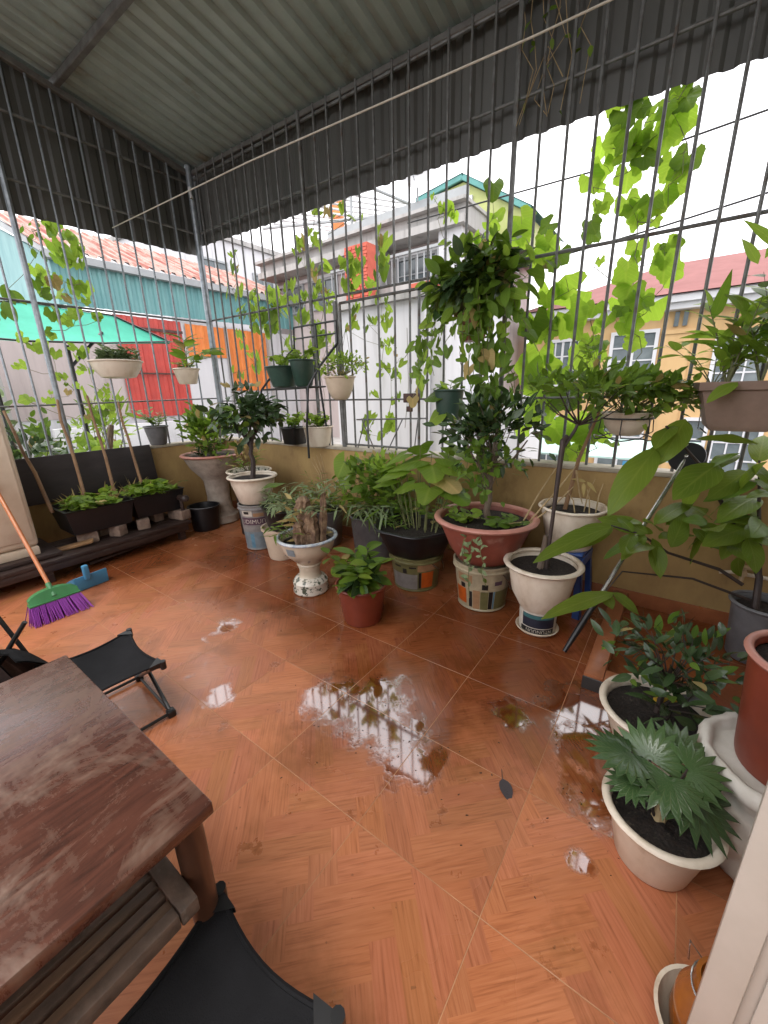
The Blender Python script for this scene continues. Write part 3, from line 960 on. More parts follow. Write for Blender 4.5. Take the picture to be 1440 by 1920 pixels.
def fbot(x):
    return 3.105 - 0.036 * (x + 4.7)
x = -4.86
while x < 0.78:
    x2 = min(x + 1.06, 0.95)
    us = wave_us(x, x2 + 0.02)
    vs, fs = [], []
    for u in us:
        y = 3.085 + wave(u)
        vs += [(u, y, fbot(u)), (u, y, zr(u, y) + 0.045 + wave(u)), (u, y + 0.0015, fbot(u)), (u, y + 0.0015, zr(u, y) + 0.045 + wave(u))]
    for i in range(len(us) - 1):
        a, b = i * 4, (i + 1) * 4
        fs += [(a, b, b + 1, a + 1), (a + 3, b + 3, b + 2, a + 2), (a, a + 2, b + 2, b)]
    g = G(); g.add(vs, fs)
    o = put('fascia_sheet', g, 'fascia', roof, False)
    o.location.y = 0.003 * (int((x + 4.9) / 1.06) % 2)
    x += 1.06
y = 3.06
while y > -0.4:
    y2 = max(y - 1.06, -0.45)
    us = wave_us(y2 - 0.02, y)
    vs, fs = [], []
    for u in us:
        xx = -4.85 - wave(u)
        zb = 2.965 + 0.024 * (u - 1.27) if u > -2 else 2.9
        vs += [(xx, u, zb), (xx, u, zr(xx, u) + 0.03), (xx - 0.0015, u, zb), (xx - 0.0015, u, zr(xx, u) + 0.03)]
    for i in range(len(us) - 1):
        a, b = i * 4, (i + 1) * 4
        fs += [(b, a, a + 1, b + 1), (a + 2, b + 2, b + 3, a + 3), (a, b, b + 2, a + 2)]
    g = G(); g.add(vs, fs)
    o = put('fascia_sheet', g, 'fascia', roof, False)
    o.location.x = -0.003 * (int((y + 4.9) / 1.06) % 2)
    y -= 1.06

# ---- security bars
def rod(parent, name, a, b, r, mat, n=8):
    g = G(); g.tube([a, b], r, n)
    return put(name, g, mat, parent)
YB, XB = 3.0, -4.745
gr = thing('security_grille', 'dark painted steel bar grille standing on the long low wall', 'grille')
for k in range(-24, 11):
    xb = -0.953 + 0.1583 * k
    if xb < -4.68 or xb > 0.78:
        continue
    thick = k in (-1, -13)
    xj = xb + rnd.uniform(-.006, .006)
    rod(gr, 'bar', (xj, YB, ZW - 0.005), (xj + rnd.uniform(-.008, .008), YB, zr(xb, YB) - 0.01), 0.018 if thick else 0.0095, 'bar')
def zl(x, z0, z1):
    return z0 + (z1 - z0) * (x + 4.7) / 4.8
for (z0, z1, r) in ((1.375, 1.368, 0.008), (2.30, 2.245, 0.011), (3.20, 3.12, 0.011), (3.70, 3.58, 0.013)):
    rod(gr, 'rail', (-4.74, YB + 0.018, z0), (0.79, YB + 0.018, z1), r, 'bar')
rod(gr, 'post', (-2.67, YB - 0.012, ZW - 0.005), (-2.70, YB - 0.012, 2.23), 0.024, 'bar')
gate = thing('bar_gate', 'hinged steel bar gate with a box latch between the leaf clusters', 'gate')
rod(gate, 'frame', (-2.63, YB - 0.03, 2.205), (-1.80, YB - 0.03, 2.20), 0.012, 'bar')
rod(gate, 'frame', (-1.80, YB - 0.03, ZW + 0.02), (-1.80, YB - 0.03, 2.20), 0.012, 'bar')
rod(gate, 'frame', (-2.63, YB - 0.03, ZW + 0.02), (-2.63, YB - 0.03, 2.205), 0.012, 'bar')
rod(gate, 'frame', (-2.63, YB - 0.03, ZW + 0.03), (-1.80, YB - 0.03, ZW + 0.03), 0.010, 'bar')
g = G(); g.bbox((-1.93, YB - 0.075, 1.345), (-1.79, YB - 0.035, 1.42), 0.005)
put('latch_box', g, 'rust', gate)
g = G(); g.tube([(-1.875, YB - 0.06, 1.345), (-1.875, YB - 0.06, 1.31)], 0.008, 6); g.bbox((-1.90, YB - 0.075, 1.27), (-1.85, YB - 0.045, 1.315), 0.004)
put('padlock', g, 'rust', gate)

gb = thing('security_grille', 'bare grey steel bar grille along the back beside the green canopy', 'grille')
for k in range(-16, 10):
    yb = 1.338 + 0.1577 * k
    if yb > 2.90 or yb < -1.65:
        continue
    thick = k in (0, -8)
    rod(gb, 'post' if thick else 'bar', (XB, yb + rnd.uniform(-.006, .006), ZW - 0.005), (XB, yb, zr(XB, yb) - 0.02), 0.024 if thick else 0.0095, 'galv')
for (z0, r) in ((1.40, 0.008), (2.27, 0.010), (3.19, 0.012), (3.67, 0.013)):
    rod(gb, 'rail', (XB - 0.018, -1.7, z0 - 0.03), (XB - 0.018, 2.97, z0 + 0.01), r, 'bar')
cp = put('corner_post', G().tube([(-4.72, 2.985, ZW - 0.005), (-4.72, 2.985, zr(-4.72, 2.985) + 0.02)], 0.036, 14), 'galv')
tag(cp, 'thick galvanised corner post where the two grilles meet', 'post')
hk = put('line_hook', G().tube([(-4.68, 2.95, 3.60), (-4.67, 2.94, 3.55), (-4.665, 2.945, 3.50)], [0.022, 0.014, 0.018], 8), 'white_trim')
tag(hk, 'small white hook near the top of the corner post', 'hook')
rp = put('clothes_line', G().tube([(-4.73, 2.10, 3.02), (-2.7, 2.17, 2.985), (-0.8, 2.34, 2.975), (0.80, 2.45, 2.99)], 0.0048, 8), 'rope')
tag(rp, 'pale plastic clothes line strung across under the roof', 'clothes line')

# ---- door leaf at the edge of the picture
t = thing('door', 'open cream painted door leaf at the right edge near the camera', 'door', (0.172, 0.64, 0), math.radians(-14))
g = G(); g.bbox((0, 0.006, 0.004), (0.62, 0.045, 2.15), 0.003)
put('door_leaf', g, 'white_paint', t)
g = G()
g.bbox((0, -0.004, 0.004), (0.047, 0.0055, 2.15), 0.003); g.bbox((0.573, -0.004, 0.004), (0.62, 0.0055, 2.15), 0.003)
put('stile', g, 'white_paint', t)
g = G(); g.bbox((0.062, -0.002, 0.10), (0.558, 0.0055, 0.98), 0.004); g.bbox((0.062, -0.002, 1.06), (0.558, 0.0055, 2.06), 0.004)
put('panel', g, 'white_paint', t)

# ---- washing place: tiled kerb against the long wall
t = thing('wash_area_kerb', 'low brown tiled kerb of the washing corner with a black front edge', 'kerb')
g = G()
g.bbox((-0.20, 1.90, 0.001), (-0.115, 2.935, 0.085), 0.004)
g.bbox((-0.113, 1.90, 0.001), (0.79, 1.985, 0.085), 0.004)
put('kerb_tile', g, 'skirting', t)
g = G(); g.bbox((-0.203, 1.892, 0.001), (0.79, 1.899, 0.072), 0.002, seg=1)
put('front_edge', g, 'black_edge', t)
t = thing('water_tap', 'small beige plastic tap on a white pipe under the leafy shrub', 'tap', (0.42, 2.937, 0.40))
put('body', G().tube([(0, 0, 0), (0, -0.09, 0)], 0.016, 12).tube([(0, -0.06, 0), (-0.005, -0.075, -0.05)], 0.011, 10), 'tap', t)
put('handle', G().bbox((-0.06, -0.075, 0.022), (0.035, -0.045, 0.042), 0.006).tube([(0, -0.06, 0), (0, -0.06, 0.03)], 0.009, 8), 'tap', t)
put('pipe', G().tube([(-0.10, -0.018, -0.04), (-0.04, -0.018, -0.025), (0.25, -0.018, -0.03)], 0.011, 10), 'white_pot', t)

# ================================================================== NEIGHBOURS
def windowp(parent, name, axis, val, a0, a1, z0, z1, cols, rows, frame_mat='white_trim', fw=0.05, out=-1, mull=0.025, sill=True):
    """a real window: surround standing proud, glass set behind, bars between; name > frame, pane"""
    def B(g, u0, u1, w0, w1, d0, d1):
        lo, hi = (min(d0, d1), max(d0, d1))
        if axis == 'Y':
            g.box((u0, val + lo, w0), (u1, val + hi, w1))
        else:
            g.box((val + lo, u0, w0), (val + hi, u1, w1))
    g = G()
    B(g, a0, a1, z0, z1, out * 0.012, out * 0.003)
    w = put(name, g, 'pane', parent, False)
    g = G()
    B(g, a0 - fw, a0, z0 - fw, z1 + fw, out * 0.055, out * 0.002)
    B(g, a1, a1 + fw, z0 - fw, z1 + fw, out * 0.055, out * 0.002)
    B(g, a0, a1, z1, z1 + fw, out * 0.055, out * 0.002)
    B(g, a0, a1, z0 - fw, z0, out * 0.07, out * 0.002)
    for k in range(1, cols):
        u = a0 + (a1 - a0) * k / cols
        m = mull * (1.8 if (cols % 2 == 0 and k == cols // 2) else 1)
        B(g, u - m / 2, u + m / 2, z0, z1, out * 0.035, out * 0.013)
    for k in range(1, rows):
        q = z0 + (z1 - z0) * k / rows
        B(g, a0, a1, q - mull / 2, q + mull / 2, out * 0.032, out * 0.0135)
    put('frame', g, frame_mat, w, False)
    return w

# yellow house to the right
yh = thing('yellow_house', 'pale yellow house with white windows and dull red roof beyond the bars', 'house', (0, 0, 0))
put('wall', G().box((-3.3, 11.0, -11), (7.0, 17.0, 2.92)), 'yellow_wall', yh, False)
put('cornice', G().box((-3.45, 10.72, 2.90), (7.1, 17.2, 3.02)).box((-3.55, 10.62, 3.022), (7.1, 17.2, 3.14)).box((-3.5, 10.66, 3.142), (7.1, 17.2, 3.17)), 'white_trim', yh, False)
g = G()
g.add([(-3.6, 10.55, 3.172), (7.2, 10.55, 3.172), (7.2, 13.9, 4.42), (-0.9, 13.9, 4.42), (-3.6, 17.3, 3.172), (7.2, 17.3, 3.172)], [(0, 1, 2, 3), (0, 3, 4), (3, 2, 5, 4)])
put('roof', g, 'red_roof', yh, False)
for (a, b) in ((-0.55, -0.08), (1.75, 2.2)):
    put('pilaster', G().box((a, 10.93, -11), (b, 10.998, 2.45)).box((a - .05, 10.90, 2.452), (b + .05, 10.998, 2.53)), 'yellow_wall', yh, False)
    put('vent', G().box((a + .12, 10.95, 2.60), (a + .20, 10.998, 2.88)).box((a + .27, 10.95, 2.60), (a + .35, 10.998, 2.88)), 'pane', yh, False)
for (a, b, z0, z1, c, r) in ((-1.50, -0.72, 1.42, 2.52, 2, 4), (-2.92, -2.25, 1.5, 2.48, 4, 3), (0.38, 1.10, 1.40, 2.35, 3, 4), (-1.52, -0.72, -0.55, 0.70, 2, 3), (-2.95, -2.30, -0.5, 0.68, 3, 3), (0.12, 0.42, -0.1, 0.68, 1, 2), (0.62, 1.3, -0.5, 0.62, 3, 3), (2.5, 3.3, 1.42, 2.5, 2, 4)):
    windowp(yh, 'window', 'Y', 11.0, a, b, z0, z1, c, r, fw=0.07, mull=0.03)
put('floor_band', G().box((-3.34, 10.95, -1.16), (7.0, 10.998, -0.98)), 'white_trim', yh, False)
put('sticker', G().box((-0.98, 10.984, -0.52), (-0.80, 10.987, -0.28)), 'blue_pan', yh, False)
o = put('awning', G().add([(-3.3, 7.6, 0.30), (0.35, 7.6, 0.30), (0.35, 9.2, 0.42), (-3.3, 9.2, 0.42), (-3.3, 7.6, 0.27), (0.35, 7.6, 0.27), (0.35, 9.2, 0.39), (-3.3, 9.2, 0.39)], [(0, 1, 2, 3), (7, 6, 5, 4), (0, 4, 5, 1), (1, 5, 6, 2), (2, 6, 7, 3), (3, 7, 4, 0)]), 'mint_roof', None, False)
tag(o, 'pale mint sheet awning below the yellow house windows', 'awning')

# tall grey house with balcony, brick column and a yellow-green shed on its roof
gh = thing('grey_house', 'tall pale grey house with a balcony and long flat roof edge', 'house', (0, 0, 0))
put('wall', G().box((-9.6, 8.3, -11), (-3.85, 12.0, 4.38)), 'pink_grey', gh, False)
put('roof_slab', G().box((-9.7, 7.75, 4.382), (-3.75, 12.1, 4.52)).box((-9.7, 7.85, 4.522), (-3.76, 12.1, 4.72)).box((-9.75, 7.7, 4.722), (-3.72, 12.1, 4.78)), 'pale_grey', gh, False)
put('parapet', G().box((-7.3, 7.95, 4.782), (-3.80, 8.05, 5.02)), 'grey_metal', gh, False)
put('pier', G().box((-4.35, 7.9, -11), (-3.86, 8.298, 4.38)), 'white_render', gh, False)
put('pier', G().box((-6.05, 7.9, -11), (-5.75, 8.298, 4.38)), 'pale_grey', gh, False)
put('balcony', G().box((-6.9, 7.45, 3.35), (-3.86, 8.298, 3.52)), 'pale_grey', gh, False)
g = G()
for k in range(20):
    g.box((-6.85 + k * 0.15, 7.50, 3.522), (-6.83 + k * 0.15, 7.52, 4.0))
g.box((-6.9, 7.48, 4.002), (-3.9, 7.54, 4.05))
put('railing', g, 'grey_metal', gh, False)
for (a, b) in ((-5.55, -4.62), (-6.75, -6.2), (-8.2, -7.4), (-9.3, -8.6)):
    windowp(gh, 'window', 'Y', 8.3, a, b, 3.56, 4.15, 2, 2, 'grey_metal', 0.05)
put('string_course', G().box((-9.62, 8.22, 4.2), (-3.84, 8.298, 4.27)), 'white_render', gh, False)
bc = tag(put('brick_column', None or G().box((-6.0, 7.0, 2.6), (-5.42, 7.35, 4.22)), 'brick_red', None, False), 'bright red brick column standing in front of the grey house', 'column')
g = G().box((0, 0, 0), (0.17, 0.02, 0.05))
bme = g.mesh('brick', False); bme.materials.append(MAT['brick_red'])
for r_ in range(26):
    for c_ in range(3):
        o = bpy.data.objects.new('brick', bme); COL.objects.link(o); o.parent = bc
        o.location = (-5.995 + c_ * 0.195 + (0.02 if r_ % 2 else 0), 6.979, 2.62 + r_ * 0.061)
ls = thing('rooftop_shed', 'small yellow green metal shed with teal roof edge on the grey house', 'shed', (0, 0, 0))
g = G()
g.add([(-5.35, 9.0, 4.78), (-3.05, 9.0, 4.2), (-3.05, 9.0, 4.72), (-4.38, 9.0, 5.55), (-5.35, 9.0, 5.45), (-5.35, 11.5, 4.78), (-3.05, 11.5, 4.2), (-3.05, 11.5, 4.72), (-4.38, 11.5, 5.55), (-5.35, 11.5, 5.45)],
      [(0, 1, 2, 3, 4), (9, 8, 7, 6, 5), (1, 6, 7, 2), (0, 4, 9, 5)])
put('wall', g, 'lime_sheet', ls, False)
beam(ls, 'roof_edge', (-5.5, 8.94, 5.46), (-4.38, 8.94, 5.62), 0.06, 0.10, 'teal_trim')
beam(ls, 'roof_edge', (-4.38, 8.94, 5.62), (-2.95, 8.94, 4.72), 0.06, 0.10, 'teal_trim')
put('roof', G().add([(-5.5, 8.9, 5.52), (-4.38, 8.9, 5.68), (-4.38, 11.6, 5.68), (-5.5, 11.6, 5.52), (-2.9, 8.9, 4.76), (-2.9, 11.6, 4.76)], [(0, 1, 2, 3), (1, 4, 5, 2)]), 'teal_trim', ls, False)
windowp(ls, 'window', 'Y', 9.0, -4.72, -4.20, 4.86, 5.22, 2, 1, 'white_trim', 0.04)
sd = thing('satellite_dish', 'grey satellite dish on the roof edge of the grey house', 'satellite dish', (-4.86, 7.95, 5.02))
g = G(); g.lathe([(0.001, 0.0), (0.10, 0.012), (0.20, 0.05), (0.27, 0.10), (0.275, 0.10), (0.20, 0.06), (0.001, 0.012)], 26)
o = put('bowl', g, 'dish', sd); o.location = (0, -0.1, 0.36); o.rotation_euler = (math.radians(75), 0, math.radians(35))
put('mast', G().tube([(0, 0, 0), (0, 0, 0.36), (0, -0.10, 0.36)], 0.02, 6).tube([(0, -0.1, 0.30), (0.12, -0.42, 0.36)], 0.01, 5), 'grey_metal', sd)
pg = thing('roof_pergola', 'white slatted steel frame pergola on the neighbouring roof', 'pergola', (0, 0, 0))
for k in range(9):
    rod(pg, 'slat', (-9.2 + k * 0.34, 8.0, 5.62 - 0.01 * k), (-7.8 + k * 0.34, 8.0 + 2.2, 5.62 - 0.01 * k), 0.025, 'white_trim', 6)
for (a, b) in (((-9.6, 8.0, 5.6), (-5.7, 8.0, 4.98)), ((-9.4, 8.0, 5.68), (-6.0, 8.0, 5.55)), ((-6.0, 8.0, 5.55), (-5.5, 10.2, 5.5)), ((-9.0, 10.2, 5.6), (-5.5, 10.2, 5.5)), ((-6.6, 8.0, 4.78), (-6.6, 8.0, 5.55)), ((-8.9, 8.0, 4.78), (-8.9, 8.0, 5.66)), ((-7.6, 8.0, 4.78), (-7.6, 8.0, 5.6))):
    rod(pg, 'frame', a, b, 0.035, 'grey_metal', 6)
o = put('chimney_pipe', G().box((-7.72, 8.6, 4.79), (-7.5, 8.8, 6.6)), 'orange_sheet', None, False)
tag(o, 'slim orange chimney rising behind the white roof pergola', 'chimney')

# plain white block straight ahead
wb = thing('white_block', 'plain white rendered building wall directly behind the gate', 'building', (0, 0, 0))
put('wall', G().box((-4.75, 5.2, -11), (-2.72, 7.2, 2.66)), 'white_render', wb, False)
put('side_wall', G().box((-2.718, 6.2, -11), (-1.9, 7.2, 1.35)), 'white_render', wb, False)
put('coping', G().box((-4.80, 5.12, 2.662), (-2.66, 7.25, 2.74)), 'pale_grey', wb, False)
put('drain_pipe', G().tube([(-2.98, 5.14, -6), (-2.98, 5.14, 2.60)], 0.045, 8), 'white_trim', wb)
put('brick_patch', G().box((-3.35, 5.25, 2.742), (-2.95, 5.5, 2.86)), 'brick_red', wb, False)
put('crack', G().tube([(-3.35, 5.197, 2.3), (-3.33, 5.197, 1.5), (-3.4, 5.197, 0.9)], 0.006, 4), 'pale_grey', wb)

# long shed with teal skirt, weathered roof, red and orange sheet walls
sh = thing('sheet_metal_shed', 'long shed with rusty striped roof and teal corrugated skirt', 'shed', (0, 0, 0))
put('base_wall', G().box((-9.35, -4.0, -11), (-9.06, 11.0, 1.1)), 'white_render', sh, False)
us = wave_us(2.9, 8.2, 0.16)
g = G(); vs, fs = [], []
for u in us:
    xx = -8.98 + wave(u, 0.16, 0.03)
    vs += [(xx, u, 3.02 + 0.02 * (u - 3)), (xx, u, 3.70)]
for i in range(len(us) - 1):
    fs.append((2 * i, 2 * i + 2, 2 * i + 3, 2 * i + 1))
put('skirt_sheet', g.add(vs, fs), 'teal', sh, False)
put('gutter', G().box((-9.02, 2.8, 3.70), (-8.84, 8.3, 3.82)), 'grey_metal', sh, False)
us = wave_us(2.8, 8.4, 0.22)
vs, fs = [], []
for u in us:
    w_ = wave(u, 0.22, 0.05)
    vs += [(-8.86, u, 3.83 + w_), (-11.6, u, 5.05 + w_ - 0.02 * (u - 3))]
for i in range(len(us) - 1):
    fs.append((2 * i, 2 * i + 2, 2 * i + 3, 2 * i + 1))
put('roof', G().add(vs, fs), 'rust_roof', sh, False)
put('gable', G().add([(-8.97, 2.88, 3.0), (-12.5, 2.88, 2.6), (-12.5, 2.88, 3.5), (-11.4, 2.88, 4.7), (-8.97, 2.88, 3.75), (-8.97, 2.94, 3.0), (-12.5, 2.94, 2.6), (-12.5, 2.94, 3.5), (-11.4, 2.94, 4.7), (-8.97, 2.94, 3.75)], [(0, 1, 2, 3, 4), (9, 8, 7, 6, 5), (0, 4, 9, 5)]), 'teal', sh, False)
beam(sh, 'gable_trim', (-8.86, 2.84, 3.78), (-11.6, 2.84, 4.95), 0.05, 0.10, 'grey_metal')
for (nm, a, b, z0, z1, mt) in (('red_sheet', 3.70, 5.02, 1.05, 2.98, 'red_sheet'), ('orange_sheet', 5.10, 6.05, 2.30, 2.96, 'orange_sheet'), ('orange_sheet', 6.10, 7.25, 1.55, 2.96, 'orange_sheet')):
    us = wave_us(a, b, 0.2)
    vs, fs = [], []
    for u in us:
        xx = -9.04 + wave(u, 0.2, 0.03)
        vs += [(xx, u, z0), (xx, u, z1)]
    for i in range(len(us) - 1):
        fs.append((2 * i, 2 * i + 2, 2 * i + 3, 2 * i + 1))
    put(nm, G().add(vs, fs), mt, sh, False)
put('side_wall', G().box((-9.3, 1.4, 1.102), (-9.05, 3.73, 2.95)), 'pink_grey', sh, False)
put('white_wall', G().box((-9.3, 5.04, 1.102), (-9.06, 11.0, 3.0)), 'white_render', sh, False)
put('batten', G().box((-9.0, 3.70, 2.74), (-8.985, 5.02, 2.79)), 'rust', sh, False)
put('batten', G().box((-9.0, 3.70, 1.9), (-8.985, 5.02, 1.93)), 'rust', sh, False)
put('wall_post', G().box((-9.03, 6.06, 1.10), (-8.96, 6.10, 2.98)), 'pale_grey', sh, False)
put('wall_post', G().box((-9.03, 7.27, 1.10), (-8.96, 7.33, 3.0)), 'pale_grey', sh, False)
fb = thing('cream_block', 'pale cream apartment block far behind the rusty shed roof', 'building', (0, 0, 0))
put('wall', G().box((-17.0, 7.0, -11), (-13.0, 16.0, 6.3)), 'white_render', fb, False)
put('side_wall', G().box((-17.0, 16.002, -11), (-13.2, 22.0, 5.4)), 'pink_grey', fb, False)
for (a, b, z0, z1) in ((10.2, 11.0, 4.6, 5.5), (12.0, 12.9, 4.6, 5.5), (8.3, 9.1, 4.8, 5.6), (11.0, 11.8, 2.8, 3.8)):
    windowp(fb, 'window', 'X', -13.0, a, b, z0, z1, 2, 2, 'grey_metal', 0.06, out=1)
put('cornice', G().box((-17.1, 6.9, 6.302), (-12.9, 16.1, 6.45)), 'pale_grey', fb, False)

# neighbour's white roof terrace below the back wall, with its planting
o = structure(put('neighbour_terrace', G().box((-9.04, -3.0, -0.2), (-4.95, 9.0, 0.25)), 'pale_grey', None, False))
o = tag(put('parapet_wall', G().bbox((-8.9, 2.3, 0.252), (-8.75, 5.1, 0.95), 0.01), 'white_render'), 'white rendered terrace wall in front of the red sheet shed', 'wall')
o = tag(put('grey_partition', G().bbox((-8.6, -2.4, 0.252), (-8.5, 1.75, 2.1), 0.01), 'pale_grey'), 'pale grey partition wall under the green canopy', 'wall')
ca = thing('shade_canopy', 'bright green net shade canopy slung on thin dark poles', 'canopy', (0, 0, 0))
# net: nearer lower edge, farther upper edge, pointed end to the right
A_ = [(-6.9, -1.5, 2.42), (-6.9, 0.4, 2.46), (-6.9, 1.9, 2.62), (-6.7, 2.75, 2.55), (-6.5, 3.37, 2.25)]
B_ = [(-5.9, -1.5, 2.12), (-5.9, 0.4, 2.08), (-6.0, 1.5, 2.06), (-6.2, 2.4, 2.12), (-6.49, 3.40, 2.24)]
vs, fs = [], []
for a, b in zip(A_, B_):
    for k in range(5):
        p = Vector(a).lerp(Vector(b), k / 4)
        vs.append((p.x, p.y, p.z - 0.10 * math.sin(PI * k / 4) * (0.3 if a[1] > 3 else 1)))
for i in range(4):
    for k in range(4):
        fs.append((i * 5 + k, i * 5 + k + 1, (i + 1) * 5 + k + 1, (i + 1) * 5 + k))
o = put('net', G().add(vs, fs), 'net', ca, True, 180)
for pts in (A_, B_):
    put('edge_cord', G().tube([(p[0], p[1], p[2] + 0.012) for p in pts], 0.012, 5), 'black_metal', ca)
put('brace', G().tube([(-6.45, 2.05, 1.85), (-6.5, 2.5, 2.30)], 0.02, 6), 'black_metal', ca)
for (x, y, zt) in ((-6.45, 2.05, 2.1), (-6.9, 1.35, 2.52), (-6.9, -0.5, 2.42)):
    put('pole', G().tube([(x, y, 0.25), (x, y, zt)], 0.022, 8), 'black_metal', ca)

for k, (x, y, z, h, shp, mt, n, sz, lab) in enumerate((
        (-5.55, 1.15, 0.25, 0.75, 'ovate', 'darkleaf', 90, 0.13, 'dark leafy shrub growing in the terrace beyond the cream cabinet'),
        (-5.7, 0.75, 0.25, 1.1, 'lance', 'greyleaf', 70, 0.26, 'spiky grey green plant beyond the bars above the cabinet'),
        (-6.3, 1.6, 0.25, 0.9, 'ovate', 'midleaf', 90, 0.12, 'mid green shrub outside the bars below the canopy'),
        (-6.6, 2.35, 0.25, 1.15, 'lance', 'bean', 80, 0.24, 'tall yellow green leafy plant outside below the hanging white bowl'),
        (-5.6, 1.8, 0.25, 0.6, 'round', 'bean', 60, 0.09, 'low pale green plant just outside the back wall'),
        (-7.3, 1.2, 0.25, 1.5, 'ovate', 'greyleaf', 120, 0.15, 'grey green bush standing farther out below the canopy edge'),
        (-7.6, 0.2, 0.25, 1.5, 'ovate', 'bean', 110, 0.16, 'pale green bush under the left end of the canopy'),
        (-7.9, 2.6, 0.25, 1.0, 'ovate', 'bean', 110, 0.12, 'yellow green bush before the red sheet wall'))):
    t = thing('neighbour_plant', lab, 'plant', (x, y, z))
    pot(t, [(0.11, 0), (0.15, 0.2), (0.16, 0.22)], 'grey_pot', 0.145, 0.19)
    bush(t, (0, 0, 0.22 + h * 0.5), (0.34, 0.34, h * 0.5), n, shp, mt, sz, single=True, up=0.5, shell=0.2, twigs=8, root=(0, 0, 0.19), tr=0.008)
o = put('tree_stump', G().tube([(-5.35, 1.78, 0.25), (-5.33, 1.84, 0.8), (-5.3, 1.93, 1.15)], [0.05, 0.045, 0.03], 8), 'bark')
tag(o, 'short brown cut tree stump just outside the back wall', 'stump')
for (lab, a, b, c) in (('upper thin power cable crossing the sky at the right', (-3.2, 5.0, 3.49), (-1.0, 5.0, 3.44), (2.5, 5.0, 3.62)), ('lower thin power cable crossing the sky at the right', (-3.0, 5.0, 2.62), (-0.4, 5.0, 2.84), (2.5, 5.0, 3.18))):
    tag(put('power_cable', G().tube([a, b, c], 0.009, 5), 'cable'), lab, 'cable')

# ================================================================== THINGS ON THE TERRACE
# ---- old low bench by the back wall, with bricks and two planting troughs
BX0, BX1 = -4.55, -4.02
t = thing('low_bench', 'old dark wooden low bench along the back wall carrying the troughs', 'bench', (BX1, 2.02, 0), math.radians(3))
for k in range(3):
    x1 = -k * 0.18
    put('plank', G().bbox((x1 - 0.172, -2.5, 0.155 + 0.002 * k), (x1, 0.0, 0.190 + 0.002 * k), 0.005), 'bench_wood', t)
put('apron', G().bbox((-0.03, -2.46, 0.095), (-0.005, -0.04, 0.154), 0.004), 'bench_wood', t)
for y in (-0.10, -1.25, -2.35):
    for x in (-0.06, -0.48):
        put('leg', G().bbox((x - 0.03, y - 0.03, 0.001), (x + 0.03, y + 0.03, 0.154), 0.004), 'bench_wood', t)
put('end_rail', G().tube([(-0.42, -0.045, 0.43), (-0.04, -0.02, 0.43)], 0.030, 10).lathe([(0.001, -0.03), (0.03, -0.028), (0.042, 0), (0.03, 0.028), (0.001, 0.03)], 12, c=(-0.02, -0.02, 0.43)), 'bench_wood', t)
put('end_post', G().tube([(-0.08, -0.03, 0.19), (-0.08, -0.03, 0.42)], 0.018, 8), 'bench_wood', t)
put('stretcher', G().tube([(-0.06, -0.95, 0.05), (-0.12, -0.12, 0.07)], 0.016, 6), 'bench_wood', t)

def place_brick(x, y, z, rz, lab, dims=(0.20, 0.10, 0.06)):
    g = G().bbox((-dims[0] / 2, -dims[1] / 2, 0), (dims[0] / 2, dims[1] / 2, dims[2]), 0.008)
    o = put('brick', g, 'brick')
    o.location = (x, y, z)
    o.rotation_euler = (0, 0, rz)
    tag(o, lab, 'brick', 'bricks propping up the planting troughs')
place_brick(-4.18, 1.98, 0.195, 0.2, 'brick at the bench end nearest the dark bucket', (0.22, 0.11, 0.10))
place_brick(-4.20, 1.62, 0.195, -0.3, 'pale brick under the middle of the far trough', (0.18, 0.11, 0.10))
place_brick(-4.16, 1.38, 0.195, 0.5, 'rounded broken brick below the gap between the two troughs', (0.12, 0.10, 0.10))
place_brick(-4.20, 1.15, 0.195, 1.2, 'broken brick under the near trough, second from the cabinet', (0.16, 0.10, 0.10))
place_brick(-4.36, 1.30, 0.195, 0.1, 'brick tucked deep under the near trough', (0.2, 0.1, 0.10))
place_brick(-4.36, 1.80, 0.195, 0.1, 'brick tucked deep under the far trough', (0.2, 0.1, 0.10))
o = put('wood_scrap', G().bbox((-0.14, -0.035, 0), (0.14, 0.035, 0.02), 0.003), 'bamboo')
o.location = (-4.13, 1.02, 0.205); o.rotation_euler = (0.12, -0.15, 1.1)
tag(o, 'small yellowish wood offcut under the near trough', 'offcut')

